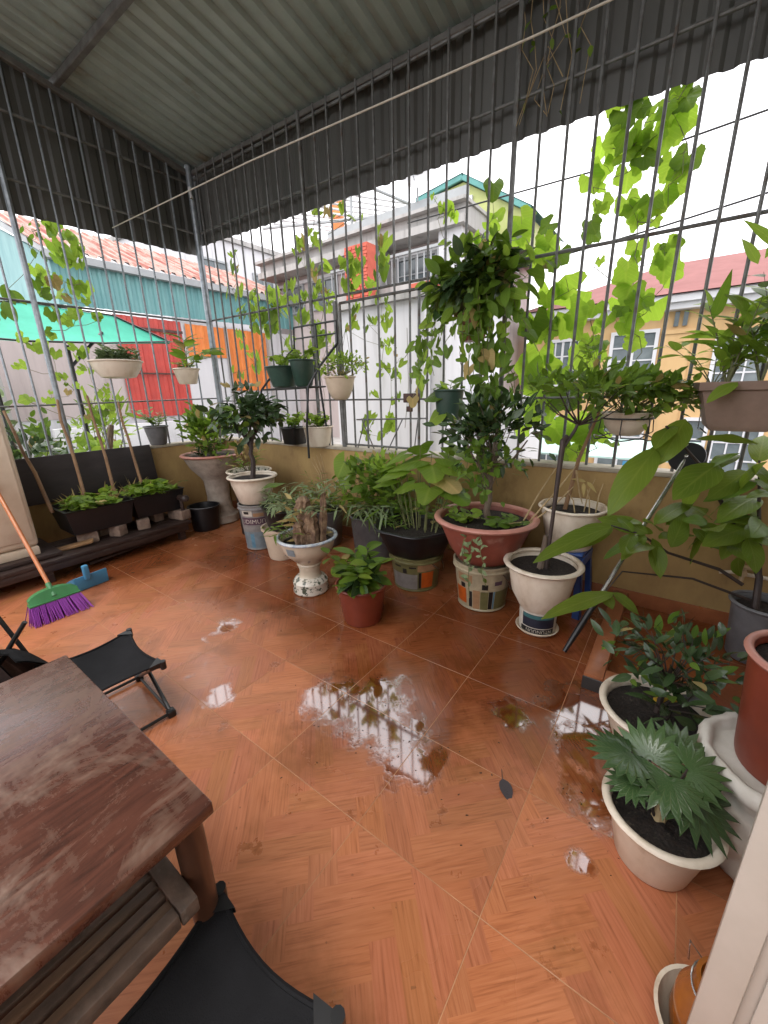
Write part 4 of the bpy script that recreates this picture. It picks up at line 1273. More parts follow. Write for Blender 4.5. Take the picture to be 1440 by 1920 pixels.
def trough(loc, L, W, H, label, seed):
    t = thing('planting_trough', label, 'planter', loc)
    g = G()
    i = 0.012
    for (a, b) in (((0, 0, 0), (W, L, 0.01)),):
        pass
    v = []
    for (z, e) in ((0, 0.035), (H, 0.0), (H + 0.012, -0.012), (H + 0.012, 0.012), (0.02, 0.045)):
        v += [(e, e, z), (W - e, e, z), (W - e, L - e, z), (e, L - e, z)]
    f = [(3, 2, 1, 0)]
    for r_ in range(4):
        for k in range(4):
            f.append((r_ * 4 + k, r_ * 4 + (k + 1) % 4, r_ * 4 + 4 + (k + 1) % 4, r_ * 4 + 4 + k))
    f.append((16, 17, 18, 19))
    put('trough', g.add(v, f), 'black_plastic', t, False)
    vs, fs = [], []
    nx, ny = 8, 14
    for a in range(nx + 1):
        for b in range(ny + 1):
            vs.append((0.03 + (W - 0.06) * a / nx, 0.03 + (L - 0.06) * b / ny, H - 0.03 + rnd.uniform(-.012, .012)))
    for a in range(nx):
        for b in range(ny):
            o_ = a * (ny + 1) + b
            fs.append((o_, o_ + ny + 1, o_ + ny + 2, o_ + 1))
    put('soil', G().add(vs, fs), 'soil', t, True, 180)
    fo = Foliage(t, 'round', 'bean', True)
    gs = G()
    for k in range(95):
        p = Vector((rnd.uniform(0.04, W - 0.02), rnd.uniform(0.05, L - 0.05), H - 0.03))
        tip = p + Vector((rnd.gauss(0.02, 0.03), rnd.gauss(0, 0.03), rnd.uniform(0.03, 0.12)))
        gs.tube([p, p.lerp(tip, .5) + rv(.005), tip], 0.0018, 4, False)
        for q in range(rnd.choice((1, 2, 2))):
            d = rv(1); d.z = abs(d.z) * 0.3
            fo.leaf(tip, d, Vector((0, 0, 1)) + rv(0.3), rnd.uniform(0.045, 0.08))
    put('stem', gs, 'stem', t)
    fo2 = Foliage(t, 'lance', 'dryleaf')
    for k in range(26):
        p = Vector((rnd.uniform(0.04, W * 0.5), rnd.uniform(0.05, L - 0.05), H - 0.02))
        fo2.leaf(p, Vector((rnd.gauss(0, .6), rnd.gauss(0, .6), 0.7)), rv(), rnd.uniform(0.12, 0.24), 0.5)
    fo2.done('dry_grass')
    return t
trough((-4.52, 1.00, 0.30), 0.53, 0.44, 0.21, 'black planting trough nearer the cream cabinet, full of seedlings', 1)
trough((-4.54, 1.54, 0.305), 0.50, 0.42, 0.21, 'black planting trough nearer the concrete urn, full of seedlings', 2)
o = put('dark_board', G().bbox((0, 0, 0), (0.03, 1.16, 0.42), 0.004), 'board')
o.location = (-4.62, 0.86, 0.53); o.rotation_euler = (0, math.radians(-7), 0)
tag(o, 'dark board leaning on the back wall behind the bamboo canes', 'board')
for k, (a, b, lab) in enumerate((((-4.34, 0.98, 0.49), (-4.69, 0.93, 1.36), 'bent bamboo cane nearest the cream cabinet'), ((-4.34, 1.24, 0.49), (-4.69, 1.30, 1.44), 'second bamboo cane from the cream cabinet'),
                                 ((-4.34, 1.50, 0.49), (-4.69, 1.55, 1.47), 'third bamboo cane from the cream cabinet, set at the trough joint'), ((-4.36, 1.76, 0.49), (-4.69, 1.81, 1.40), 'bamboo cane nearest the little grey pot'))):
    a, b = Vector(a), Vector(b)
    pts = [a.lerp(b, q / 5) + Vector((0, rnd.uniform(-.012, .012), 0)) for q in range(6)]
    g = G(); g.tube(pts, [0.016 - 0.001 * q for q in range(6)], 8)
    for q in range(1, 5):
        g.lathe([(0.014, -0.005), (0.0165, 0), (0.014, 0.005)], 8, c=tuple(pts[q]))
    o = put('bamboo_cane', g, 'bamboo')
    tag(o, lab, 'cane', 'bamboo canes standing in the troughs')

# ---- cream cabinet at the left edge
t = thing('cream_cabinet', 'tall cream enamel cabinet with a rounded edge at the left edge of the picture', 'cabinet', (-4.62, -0.05, 0.20))
put('body', G().bbox((0, 0, 0.075), (0.52, 0.84, 1.16), 0.03, seg=3), 'cabinet', t)
put('plinth', G().bbox((0.012, 0.012, 0.0), (0.525, 0.83, 0.070), 0.008), 'cabinet', t)
put('door', G().bbox((0.522, 0.03, 0.13), (0.532, 0.81, 1.12), 0.006), 'cabinet', t)
o = put('wood_slab', G().bbox((-0.3, -0.48, 0), (0.3, 0.48, 0.035), 0.006), 'bench_wood')
o.location = (-4.32, 0.42, 0.195 - 0.03 + 0.0)
o.location.z = 0.1935
t.location.z = 0.2295
tag(o, 'flat wooden slab on the bench under the cream cabinet', 'slab')

# ---- dark bucket
t = thing('dark_bucket', 'small charcoal plastic bucket on the floor beside the bench end', 'bucket', (-4.18, 2.26, 0))
put('bucket', G().lathe([(0.001, 0.002), (0.135, 0.002), (0.14, 0.01), (0.165, 0.255), (0.172, 0.26), (0.172, 0.272), (0.160, 0.272), (0.15, 0.2), (0.13, 0.02), (0.001, 0.02)], 36), 'black_plastic', t)
put('handle', G().tube([(0.165 * math.cos(a), 0.165 * math.sin(a), 0.262 + 0.012 * math.sin((a + 2.6) * 1.0)) for a in [(-2.6 + 3.14 * k / 10) for k in range(11)]], 0.006, 6), 'grey_pot', t)

# ---- broom, dustpan
t = thing('broom', 'broom with orange pole, green head and purple bristles', 'broom', (-3.36, 0.64, 0))
put('handle', G().tube([(-0.04, 0.0, 0.19), (-0.64, -0.02, 0.80)], 0.0135, 10), 'pole_orange', t)
put('grip', G().tube([(-0.635, -0.02, 0.795), (-0.78, -0.025, 0.94)], 0.0145, 10), 'pole_red', t)
put('socket', G().tube([(0.01, 0, 0.13), (-0.06, -0.002, 0.21)], [0.019, 0.016], 10), 'green_plastic', t)
g = G()
for i in range(13):
    y = -0.14 + 0.28 * i / 12
    hh = 0.012 + 0.055 * math.sqrt(max(0, 1 - (y / 0.145) ** 2))
    for (dx, dz) in ((0.030, 0.0), (0.018 - hh * 0.3, hh), (-0.012 - hh * 0.5, hh), (-0.022, -0.004)):
        g.v.append((dx - 0.005, y, 0.118 + dz)); g.uv.append((0.5, 0.5))
for i in range(12):
    for k in range(4):
        g.f.append((i * 4 + k, i * 4 + (k + 1) % 4, i * 4 + 4 + (k + 1) % 4, i * 4 + 4 + k)); g.mi.append(0)
g.f += [(3, 2, 1, 0), (48, 49, 50, 51)]; g.mi += [0, 0]
put('head', g, 'green_plastic', t, True, 50)
put('rim_strip', G().bbox((-0.030, -0.146, 0.104), (0.034, 0.146, 0.117), 0.003), 'green_plastic', t)
g = G()
for i in range(60):
    for k in range(6):
        y = -0.14 + 0.28 * i / 59 + rnd.uniform(-.003, .003)
        x = -0.026 + 0.011 * k
        sp = y * 0.22 + rnd.gauss(0, .006)
        g.tube([(x, y, 0.106), (x + 0.03 + 0.008 * (k - 2), y + sp * 0.5, 0.055), (x + 0.055 + 0.016 * (k - 2) + rnd.gauss(0, .004), y + sp, 0.003)], [0.0034, 0.0032, 0.0022], 3, False)
put('bristles', g, 'purple', t, False, kind='stuff')
t = thing('dustpan', 'bright blue plastic dustpan lying under the bench edge', 'dustpan', (-3.74, 0.92, 0), math.radians(188))
g = G()
v = [(0.06, -0.12, 0.004), (0.06, 0.12, 0.004), (-0.13, 0.105, 0.012), (-0.13, -0.105, 0.012),
     (0.06, -0.125, 0.012), (0.06, 0.125, 0.012), (-0.135, 0.115, 0.085), (-0.135, -0.115, 0.085)]
put('pan', G().bbox((-0.13, -0.115, 0.002), (0.075, 0.115, 0.008), 0.002).bbox((-0.138, -0.12, 0.002), (-0.128, 0.12, 0.115), 0.003).add([(-0.128, -0.12, 0.002), (0.075, -0.118, 0.002), (0.075, -0.118, 0.02), (-0.128, -0.12, 0.115), (-0.128, -0.114, 0.002), (0.075, -0.112, 0.002), (0.075, -0.112, 0.02), (-0.128, -0.114, 0.115)], [(0, 1, 2, 3), (7, 6, 5, 4), (3, 2, 6, 7), (1, 5, 6, 2)]).add([(-0.128, 0.12, 0.002), (0.075, 0.118, 0.002), (0.075, 0.118, 0.02), (-0.128, 0.12, 0.115), (-0.128, 0.114, 0.002), (0.075, 0.112, 0.002), (0.075, 0.112, 0.02), (-0.128, 0.114, 0.115)], [(3, 2, 1, 0), (4, 5, 6, 7), (7, 6, 2, 3), (2, 6, 5, 1)]), 'blue_pan', t, True, 30)
put('handle', G().bbox((-0.165, 0.01, 0.08), (-0.127, 0.05, 0.20), 0.009, seg=3), 'blue_pan', t)

# ---- wooden table with slatted shelf
TX0, TX1, TY0, TY1, TZ = -1.305, -0.570, -0.98, 0.238, 0.75
MAT['table_top'] = M('worn_varnished_wood', (0.125, 0.036, 0.025), (0.155, 0.062, 0.042), 5.0, 0.36, 0.14, 0.15, 90, stretch=(1.9, 0.8, 1), c3=(0.25, 0.15, 0.105), detail=11, lo=0.44, hi=0.60)
MAT['table_leg'] = M('brown_turned_leg', (0.085, 0.036, 0.02), (0.05, 0.021, 0.012), 10.0, 0.35, 0.1, stretch=(2, 2, 0.4))
MAT['slat'] = M('dusty_slat', (0.23, 0.13, 0.075), (0.12, 0.078, 0.052), 22.0, 0.6, 0.15, 0.25, 60, stretch=(1, 0.12, 1), c3=(0.05, 0.04, 0.04))
MAT['slat_dark'] = M('dusty_dark_rail', (0.15, 0.10, 0.075), (0.08, 0.055, 0.042), 22.0, 0.6, 0.15, 0.25, 60, c3=(0.22, 0.19, 0.16), lo=0.3)
def table_material():
    m, N, L, P = newmat('worn_table_varnish')
    tc = N.new('ShaderNodeTexCoord')
    def noise(scale, st, detail, rough=0.6, dist=0.0):
        mp = N.new('ShaderNodeMapping'); mp.inputs['Scale'].default_value = st
        L.new(tc.outputs['Object'], mp.inputs['Vector'])
        n = N.new('ShaderNodeTexNoise'); n.inputs['Scale'].default_value = scale; n.inputs['Detail'].default_value = detail
        n.inputs['Roughness'].default_value = rough; n.inputs['Distortion'].default_value = dist
        L.new(mp.outputs['Vector'], n.inputs['Vector'])
        return n
    grain = noise(9.0, (9, 0.8, 1), 8, 0.65, 0.4)
    r = ramp(N, [(0.3, (0.036, 0.014, 0.010)), (0.55, (0.080, 0.029, 0.019)), (0.75, (0.11, 0.041, 0.027))])
    L.new(grain.outputs['Fac'], r.inputs['Fac'])
    worn = noise(5.5, (1.3, 1.0, 1), 12, 0.72, 0.8)
    scr = noise(40.0, (1.0, 0.10, 1), 5, 0.6, 0.5)
    scr2 = noise(34.0, (0.12, 1.0, 1), 5, 0.6, 0.5)
    mxs = N.new('ShaderNodeMath'); mxs.operation = 'MAXIMUM'
    L.new(scr.outputs['Fac'], mxs.inputs[0]); L.new(scr2.outputs['Fac'], mxs.inputs[1])
    ms = N.new('ShaderNodeMath'); ms.operation = 'MULTIPLY_ADD'; ms.inputs[1].default_value = 0.38
    L.new(mxs.outputs[0], ms.inputs[0]); L.new(worn.outputs['Fac'], ms.inputs[2])
    mr = N.new('ShaderNodeMapRange'); mr.inputs['From Min'].default_value = 0.66; mr.inputs['From Max'].default_value = 0.93; mr.inputs['To Max'].default_value = 0.95
    L.new(ms.outputs[0], mr.inputs['Value'])
    mx = N.new('ShaderNodeMix'); mx.data_type = 'RGBA'
    L.new(mr.outputs['Result'], mx.inputs['Factor']); L.new(r.outputs['Color'], mx.inputs['A'])
    mx.inputs['B'].default_value = (0.17, 0.105, 0.072, 1)
    L.new(mx.outputs['Result'], P.inputs['Base Color'])
    rr = N.new('ShaderNodeMapRange'); rr.inputs['To Min'].default_value = 0.24; rr.inputs['To Max'].default_value = 0.62
    L.new(mr.outputs['Result'], rr.inputs['Value']); L.new(rr.outputs['Result'], P.inputs['Roughness'])
    P.inputs['IOR'].default_value = 1.6
    b = N.new('ShaderNodeBump'); b.inputs['Strength'].default_value = 0.25; b.inputs['Distance'].default_value = 0.002
    L.new(ms.outputs[0], b.inputs['Height']); L.new(b.outputs['Normal'], P.inputs['Normal'])
    return m
MAT['table_top'] = table_material()
t = thing('wooden_table', 'worn dark red wooden table with a slatted shelf in the lower left corner', 'table', (0, 0, 0))
put('table_top', G().bbox((TX0, TY0, TZ - 0.028), (TX1, TY1, TZ), 0.004), 'table_top', t)
for (x, y) in ((TX0 + .065, TY1 - .065), (TX1 - .078, TY1 - .022), (TX0 + .065, TY0 + .065), (TX1 - .065, TY0 + .065)):
    put('leg', G().lathe([(0.018, 0.001), (0.022, 0.02), (0.021, 0.1), (0.022, 0.25), (0.026, 0.42), (0.027, 0.52), (0.027, 0.62), (0.023, 0.68), (0.027, 0.70), (0.028, 0.721)], 20, c=(x, y, 0)), 'table_leg', t)
put('apron', G().bbox((TX1 - .075, TY0 + .09, 0.655), (TX1 - .055, TY1 - .09, 0.721), 0.003), 'slat_dark', t)
put('apron', G().bbox((TX0 + .09, TY1 - .075, 0.655), (TX1 - .09, TY1 - .055, 0.721), 0.003), 'slat_dark', t)
put('shelf_rail', G().bbox((TX0 + .03, 0.155, 0.520), (-0.588, 0.188, 0.555), 0.003), 'slat_dark', t)
put('shelf_rail', G().bbox((-0.612, TY0 + .05, 0.522), (-0.588, 0.153, 0.556), 0.003), 'slat_dark', t)
for k in range(7):
    x1 = -0.616 - 0.028 * k
    put('slat', G().bbox((x1 - 0.019, TY0 + .06, 0.532), (x1, 0.154, 0.548), 0.002), 'slat' if k % 2 == 0 else 'slat_dark', t)

# ---- folding camp stools
def camp_stool(loc, rz, label, w=0.36, d=0.33, h=0.42):
    t = thing('camp_stool', label, 'stool', loc, rz, 'black canvas folding camp stools')
    n = 12
    vs, fs = [], []
    for a in range(n + 1):
        for b in range(n + 1):
            u, v = a / n, b / n
            pin = 0.030 * math.sin(PI * v) * (1 if u in (0, 1) else 0)
            x = (u - 0.5) * w
            y = (v - 0.5) * d
            x *= 1 - 0.14 * math.sin(PI * v)
            y *= 1 - 0.14 * math.sin(PI * u)
            z = h - 0.035 * math.sin(PI * u) * math.sin(PI * v) - 0.02 * (math.sin(PI * u) + math.sin(PI * v)) * 0.5 + 0.0025 * math.sin(u * 17 + v * 6) * math.sin(PI * u) * math.sin(PI * v)
            vs.append((x, y, z))
    m = (n + 1) ** 2
    vs += [(x, y, z - 0.003) for (x, y, z) in vs]
    for a in range(n):
        for b in range(n):
            o = a * (n + 1) + b
            fs.append((o, o + n + 1, o + n + 2, o + 1))
            fs.append((m + o + 1, m + o + n + 2, m + o + n + 1, m + o))
    edge = [a * (n + 1) for a in range(n)] + [n * (n + 1) + b for b in range(n)] + [a * (n + 1) + n for a in range(n, 0, -1)] + [b for b in range(n, 0, -1)]
    for i in range(len(edge)):
        p, q = edge[i], edge[(i + 1) % len(edge)]
        fs.append((q, p, p + m, q + m))
    seat = put('seat', G().add(vs, fs), 'canvas', t, True, 60)
    hem = G(); hem.tube([Vector(vs[e]) for e in edge] + [Vector(vs[edge[0]])], 0.0055, 6, False)
    put('hem', hem, 'canvas', seat)
    c = [(sx * w / 2, sy * d / 2) for sx in (-1, 1) for sy in (-1, 1)]
    for (x, y) in c:
        sgx, sgy = (1 if x > 0 else -1), (1 if y > 0 else -1)
        put('corner_patch', G().add([(x + sgx * .004, y + sgy * .004, h + .006), (x - sgx * .055, y - sgy * .002, h + .003), (x - sgx * .002, y - sgy * .055, h + .003), (x + sgx * .004, y + sgy * .004, h - .024), (x - sgx * .055, y - sgy * .002, h - .012), (x - sgx * .002, y - sgy * .055, h - .012)], [(0, 1, 2), (5, 4, 3), (0, 3, 4, 1), (0, 2, 5, 3)]), 'black_plastic', seat, False)
        put('end_cap', G().tube([(x * 1.0, y * 1.0, h - 0.030), (x * 1.0, y * 1.0, h + 0.008)], 0.013, 10), 'black_plastic', seat)
        put('leg', G().tube([(x * 0.96, y * 0.96, h - 0.012), (-x * 0.96, y * 0.96, 0.02)], 0.0085, 8), 'black_metal', t)
        put('foot', G().bbox((x * 0.96 - 0.018, y * 0.96 - 0.018, 0.001), (x * 0.96 + 0.018, y * 0.96 + 0.018, 0.036), 0.006), 'black_plastic', t)
    for sx in (-1, 1):
        put('bar', G().tube([(sx * w / 2 * 0.96, -d / 2 * 0.96, 0.018), (sx * w / 2 * 0.96, d / 2 * 0.96, 0.018)], 0.0075, 8), 'black_metal', t)
    put('bar', G().tube([(-w / 2, d / 2 * 0.96, 0.019), (w / 2, d / 2 * 0.96, 0.019)], 0.0065, 8), 'black_metal', t)
    return t
camp_stool((-1.94, 0.455, 0), math.radians(-4), 'black folding camp stool standing on the floor behind the table corner', 0.41, 0.37, 0.295)
camp_stool((-0.475, 0.075, 0), math.radians(2), 'black folding camp stool pushed against the table in the foreground', 0.33, 0.36, 0.425)

# ---- folded chair, behind the table
t = thing('folded_chair', 'folded black camping chair leaning behind the far end of the table', 'chair', (-2.35, 0.20, 0), math.radians(20))
for (a, b) in (((-0.28, -0.20, 0.01), (0.02, -0.05, 0.58)), ((0.24, -0.19, 0.01), (0.10, -0.08, 0.54)), ((-0.22, 0.10, 0.01), (0.10, -0.10, 0.56)), ((-0.30, -0.05, 0.01), (-0.55, 0.16, 0.46)), ((0.12, 0.12, 0.01), (-0.08, 0.05, 0.60)), ((-0.10, -0.2, 0.01), (0.16, 0.05, 0.50))):
    put('tube', G().tube([a, b], 0.010, 8), 'black_metal', t)
g = G(); vs, fs = [], []
for i in range(9):
    for k in range(7):
        u, v = i / 8, k / 6
        vs.append((-0.30 + 0.55 * u, -0.08 + 0.22 * v + 0.03 * math.sin(u * 9), 0.44 - 0.36 * v * v - 0.10 * abs(u - 0.5) + 0.012 * math.sin(u * 15 + v * 8)))
for i in range(8):
    for k in range(6):
        fs.append((i * 7 + k, i * 7 + k + 1, (i + 1) * 7 + k + 1, (i + 1) * 7 + k))
n0 = len(vs)
vs += [(x, y - 0.004, z - 0.004) for x, y, z in vs]
fs += [tuple(i + n0 for i in reversed(f)) for f in list(fs)]
put('fabric', g.add(vs, fs), 'canvas', t, True, 180)
g = G(); vs, fs = [], []
for i in range(13):
    for k in range(11):
        u, v = i / 12, k / 10
        top = 0.50 - 0.07 * math.sin(PI * u) + 0.02 * math.sin(u * 11)
        vs.append((-0.34 + 0.66 * u + 0.015 * math.sin(v * 7), -0.16 + 0.10 * v + 0.022 * math.sin(u * 19 + v * 3) * v + 0.012 * math.sin(u * 41), top * (1 - v) + 0.05 * v + 0.01 * math.sin(u * 23)))
for i in range(12):
    for k in range(10):
        fs.append((i * 11 + k, i * 11 + k + 1, (i + 1) * 11 + k + 1, (i + 1) * 11 + k))
n0 = len(vs)
vs += [(x, y + 0.006, z) for x, y, z in vs]
fs += [tuple(i + n0 for i in reversed(f)) for f in list(fs)]
put('backrest', g.add(vs, fs), 'canvas', t, True, 180)
put('side_pocket', G().bbox((0.10, -0.19, 0.10), (0.28, -0.17, 0.30), 0.008), 'canvas', t)
for (x, y, z) in ((-0.04, 0.0, 0.40), (-0.02, -0.03, 0.30)):
    put('joint', G().lathe([(0.001, -0.006), (0.008, -0.006), (0.008, 0.006), (0.001, 0.006)], 10, c=(x + .1, y - 0.11, z)), 'chrome', t)
t = thing('white_tube', 'short white plastic tube with a dark cap at the left edge near the folded chair', 'tube', (-2.94, 0.10, 0))
put('tube', G().tube([(0, 0, 0.07), (-0.10, -0.01, 0.36)], 0.034, 14), 'white_pot', t)
put('cap', G().tube([(0.03, 0.003, 0.003), (-0.002, 0, 0.07)], 0.040, 14), 'black_plastic', t)
put('nozzle', G().tube([(-0.10, -0.01, 0.362), (-0.13, -0.013, 0.44)], [0.02, 0.012], 10), 'grey_strap', t)

# ---- printed paint buckets that carry pots
def label_print(parent, text, r0, z0, r1, z1, zc, size, ang, mat, flip=False):
    """lettering wrapped round a tapered bucket"""
    cu = bpy.data.curves.new('lettering', 'FONT')
    cu.body = text
    cu.size = size
    cu.align_x = 'CENTER'
    cu.resolution_u = 2
    cu.space_character = 1.05
    tmp = bpy.data.objects.new('tmp', cu)
    COL.objects.link(tmp)
    bpy.context.view_layer.update()
    me = bpy.data.meshes.new_from_object(tmp)
    bpy.data.objects.remove(tmp)
    for v in me.vertices:
        x, y = v.co.x, v.co.y
        if flip:
            x, y = -x, size * 0.7 - y
        z = zc + y
        r = r0 + (r1 - r0) * (z - z0) / (z1 - z0) + 0.0018
        a = ang + x / r
        v.co = (r * math.cos(a), r * math.sin(a), z)
    me.materials.append(MAT[mat])
    me.name = 'lettering'
    o = bpy.data.objects.new('lettering', me)
    COL.objects.link(o)
    o.parent = parent
    return o

def patch(parent, name, r0, z0, r1, z1, za, zb, a0, a1, mat, lift=0.0012):
    g = G()
    n = max(2, int((a1 - a0) / 0.12))
    vs, fs = [], []
    for i in range(n + 1):
        a = a0 + (a1 - a0) * i / n
        for z in (za, zb):
            r = r0 + (r1 - r0) * (z - z0) / (z1 - z0) + lift
            vs.append((r * math.cos(a), r * math.sin(a), z))
    for i in range(n):
        fs.append((2 * i, 2 * i + 2, 2 * i + 3, 2 * i + 1))
    return put(name, g.add(vs, fs), mat, parent)

for nm, c in (('p_navy', (0.018, 0.022, 0.04)), ('p_teal', (0.05, 0.16, 0.17)), ('p_orange', (0.55, 0.11, 0.015)), ('p_cream', (0.42, 0.36, 0.24)), ('p_black', (0.015, 0.014, 0.014)), ('p_olive', (0.16, 0.15, 0.06)), ('p_grey', (0.26, 0.25, 0.24)), ('p_tan', (0.36, 0.21, 0.11)), ('p_blue', (0.12, 0.26, 0.36)), ('p_white', (0.62, 0.58, 0.5)), ('p_plum', (0.10, 0.05, 0.08)), ('p_greyblue', (0.2, 0.25, 0.28))):
    MAT[nm] = M('print_' + nm[2:], c, None, 18.0, 0.4, 0.1)

def bucket(name, label, loc, rb, rt, h, mat='p_cream', lip=True, cat='bucket'):
    t = thing(name, label, cat, loc)
    pr = [(0.001, 0.002), (rb - 0.006, 0.002), (rb, 0.008)]
    pr += [(rb + (rt - rb) * k / 6, 0.008 + (h - 0.008) * k / 6) for k in range(1, 7)]
    pr += [(rt - 0.006, h), (rt - 0.008, h - 0.03), (0.001, h - 0.032)]
    put('bucket', G().lathe(pr, 44), mat, t)
    if lip:
        put('rim', G().lathe([(rt, h - 0.045), (rt + 0.009, h - 0.04), (rt + 0.009, h - 0.032), (rt + 0.002, h - 0.026), (rt + 0.002, h - 0.012), (rt + 0.008, h - 0.008), (rt + 0.008, h), (rt - 0.004, h + 0.002)], 44), mat, t)
        put('foot_ring', G().lathe([(rb - 0.004, 0.004), (rb + 0.004, 0.006), (rb + 0.004, 0.014), (rb + 0.001, 0.018)], 44), mat, t)
    return t

def toward(loc):
    return math.atan2(-loc[1], -loc[0])

# left printed bucket (blue and cream, lettering band)
L1 = (-3.20, 2.25, 0)
A = toward(L1)
t = bucket('printed_bucket', 'printed bucket with lettering band and blue foot under the white tree pot', L1, 0.125, 0.160, 0.45, 'p_grey')
rr_ = (0.125, 0.008, 0.160, 0.45)
patch(t, 'blue_band', *rr_, 0.02, 0.19, A - 1.3, A + 1.2, 'p_greyblue')
patch(t, 'blue_patch', *rr_, 0.03, 0.17, A - 0.62, A - 0.35, 'p_blue', 0.002)
patch(t, 'plum_band', *rr_, 0.262, 0.335, A - 1.1, A + 1.3, 'p_plum')
patch(t, 'emblem', *rr_, 0.35, 0.42, A - 1.0, A - 0.3, 'p_white')
patch(t, 'emblem', *rr_, 0.37, 0.395, A - 0.85, A - 0.5, 'p_black', 0.002)
patch(t, 'pink_panel', *rr_, 0.345, 0.38, A - 0.25, A + 1.0, 'p_tan')
label_print(t, 'UDIMUITY', *rr_, 0.276, 0.060, A - 0.12, 'p_white')

# bucket under the black tub
L2 = (-1.49, 2.42, 0)
A = toward(L2)
t = bucket('printed_bucket', 'olive paint bucket with orange square under the black tub', L2, 0.165, 0.200, 0.275, 'p_olive')
rr_ = (0.165, 0.008, 0.20, 0.275)
patch(t, 'grey_panel', *rr_, 0.025, 0.15, A - 1.2, A + 0.05, 'p_grey')
patch(t, 'black_bar', *rr_, 0.035, 0.165, A + 0.10, A + 0.20, 'p_black')
patch(t, 'orange_square', *rr_, 0.035, 0.165, A + 0.22, A + 0.75, 'p_orange')
patch(t, 'tan_panel', *rr_, 0.175, 0.235, A + 0.05, A + 1.3, 'p_tan')
patch(t, 'mark', *rr_, 0.155, 0.195, A - 0.55, A - 0.38, 'p_black', 0.002)
patch(t, 'mark', *rr_, 0.200, 0.212, A - 0.95, A - 0.62, 'p_black', 0.002)
patch(t, 'mark', *rr_, 0.200, 0.212, A - 0.28, A + 0.0, 'p_black', 0.002)
put('bail', G().tube([(0.21 * math.cos(A + a), 0.21 * math.sin(A + a), 0.23 - 0.10 * math.sin((a - 0.6) * 1.9)) for a in [0.6 + 0.15 * k for k in range(10)]], 0.004, 6), 'chrome', t)

# bucket under the terracotta bowl
L3 = (-0.955, 2.43, 0)
A = toward(L3)
t = bucket('printed_bucket', 'orange, cream and green striped paint bucket under the terracotta bowl', L3, 0.160, 0.196, 0.330, 'p_cream')
rr_ = (0.16, 0.008, 0.196, 0.33)
patch(t, 'orange_stripe', *rr_, 0.045, 0.16, A - 1.15, A - 0.62, 'p_orange')
patch(t, 'black_stripe', *rr_, 0.03, 0.15, A - 0.50, A - 0.36, 'p_black')
patch(t, 'cream_stripe', *rr_, 0.02, 0.165, A - 0.33, A - 0.06, 'p_tan')
patch(t, 'olive_stripe', *rr_, 0.02, 0.16, A - 0.04, A + 0.25, 'p_olive')
patch(t, 'dark_stripe', *rr_, 0.025, 0.16, A + 0.27, A + 0.42, 'p_black')
patch(t, 'blue_stripe', *rr_, 0.025, 0.16, A + 0.44, A + 0.50, 'p_blue')
patch(t, 'olive_stripe', *rr_, 0.02, 0.16, A + 0.52, A + 1.2, 'p_olive')
patch(t, 'mark', *rr_, 0.175, 0.215, A + 0.00, A + 0.22, 'p_black', 0.002)
patch(t, 'mark', *rr_, 0.205, 0.235, A + 0.45, A + 0.75, 'p_plum', 0.002)
patch(t, 'mark', *rr_, 0.165, 0.20, A - 0.85, A - 0.65, 'p_black', 0.002)
patch(t, 'tan_panel', *rr_, 0.21, 0.27, A - 1.0, A - 0.35, 'p_tan')
put('bail', G().tube([(0.205 * math.cos(A + a), 0.205 * math.sin(A + a), 0.285 - 0.20 * math.sin((a - 0.7) * 1.3)) for a in [0.7 + 0.2 * k for k in range(12)]], 0.004, 6), 'chrome', t)

# small printed can under the white tree pot, in a cream saucer
L4 = (-0.535, 2.30, 0)
A = toward(L4)
t = thing('saucer', 'cream plastic saucer under the small dark printed can', 'saucer', L4)
put('saucer', G().lathe([(0.001, 0.002), (0.105, 0.002), (0.122, 0.022), (0.127, 0.024), (0.122, 0.028), (0.10, 0.010), (0.001, 0.010)], 40), 'cream_pot', t)
t = bucket('printed_can', 'small white can with dark teal label and upside down lettering', (L4[0], L4[1], 0.0105), 0.106, 0.110, 0.148, 'p_white', False, 'can')
rr_ = (0.106, 0.0, 0.110, 0.148)
patch(t, 'label_panel', *rr_, 0.050, 0.136, A - 0.85, A + 1.0, 'p_navy')
patch(t, 'teal_strip', *rr_, 0.110, 0.134, A - 0.80, A + 0.95, 'p_teal', 0.002)
patch(t, 'lettering_band', *rr_, 0.012, 0.044, A - 0.95, A + 1.0, 'p_black')
label_print(t, 'NTUNUUN', *rr_, 0.017, 0.030, A + 0.12, 'p_white', flip=True)

# cream pot standing behind the ceramic pedestal
t = thing('cream_flowerpot', 'cream plastic pot on the floor supporting the small black trough', 'pot', (-2.80, 2.20, 0))
put('pot', G().lathe([(0.001, 0.002), (0.118, 0.002), (0.125, 0.02), (0.16, 0.27), (0.172, 0.275), (0.174, 0.30), (0.16, 0.30), (0.15, 0.27), (0.001, 0.26)], 40), 'cream_pot', t)
patch(t, 'label', 0.125, 0.02, 0.16, 0.27, 0.05, 0.13, toward((-2.8, 2.2)) + 0.1, toward((-2.8, 2.2)) + 0.55, 'p_grey', 0.002)

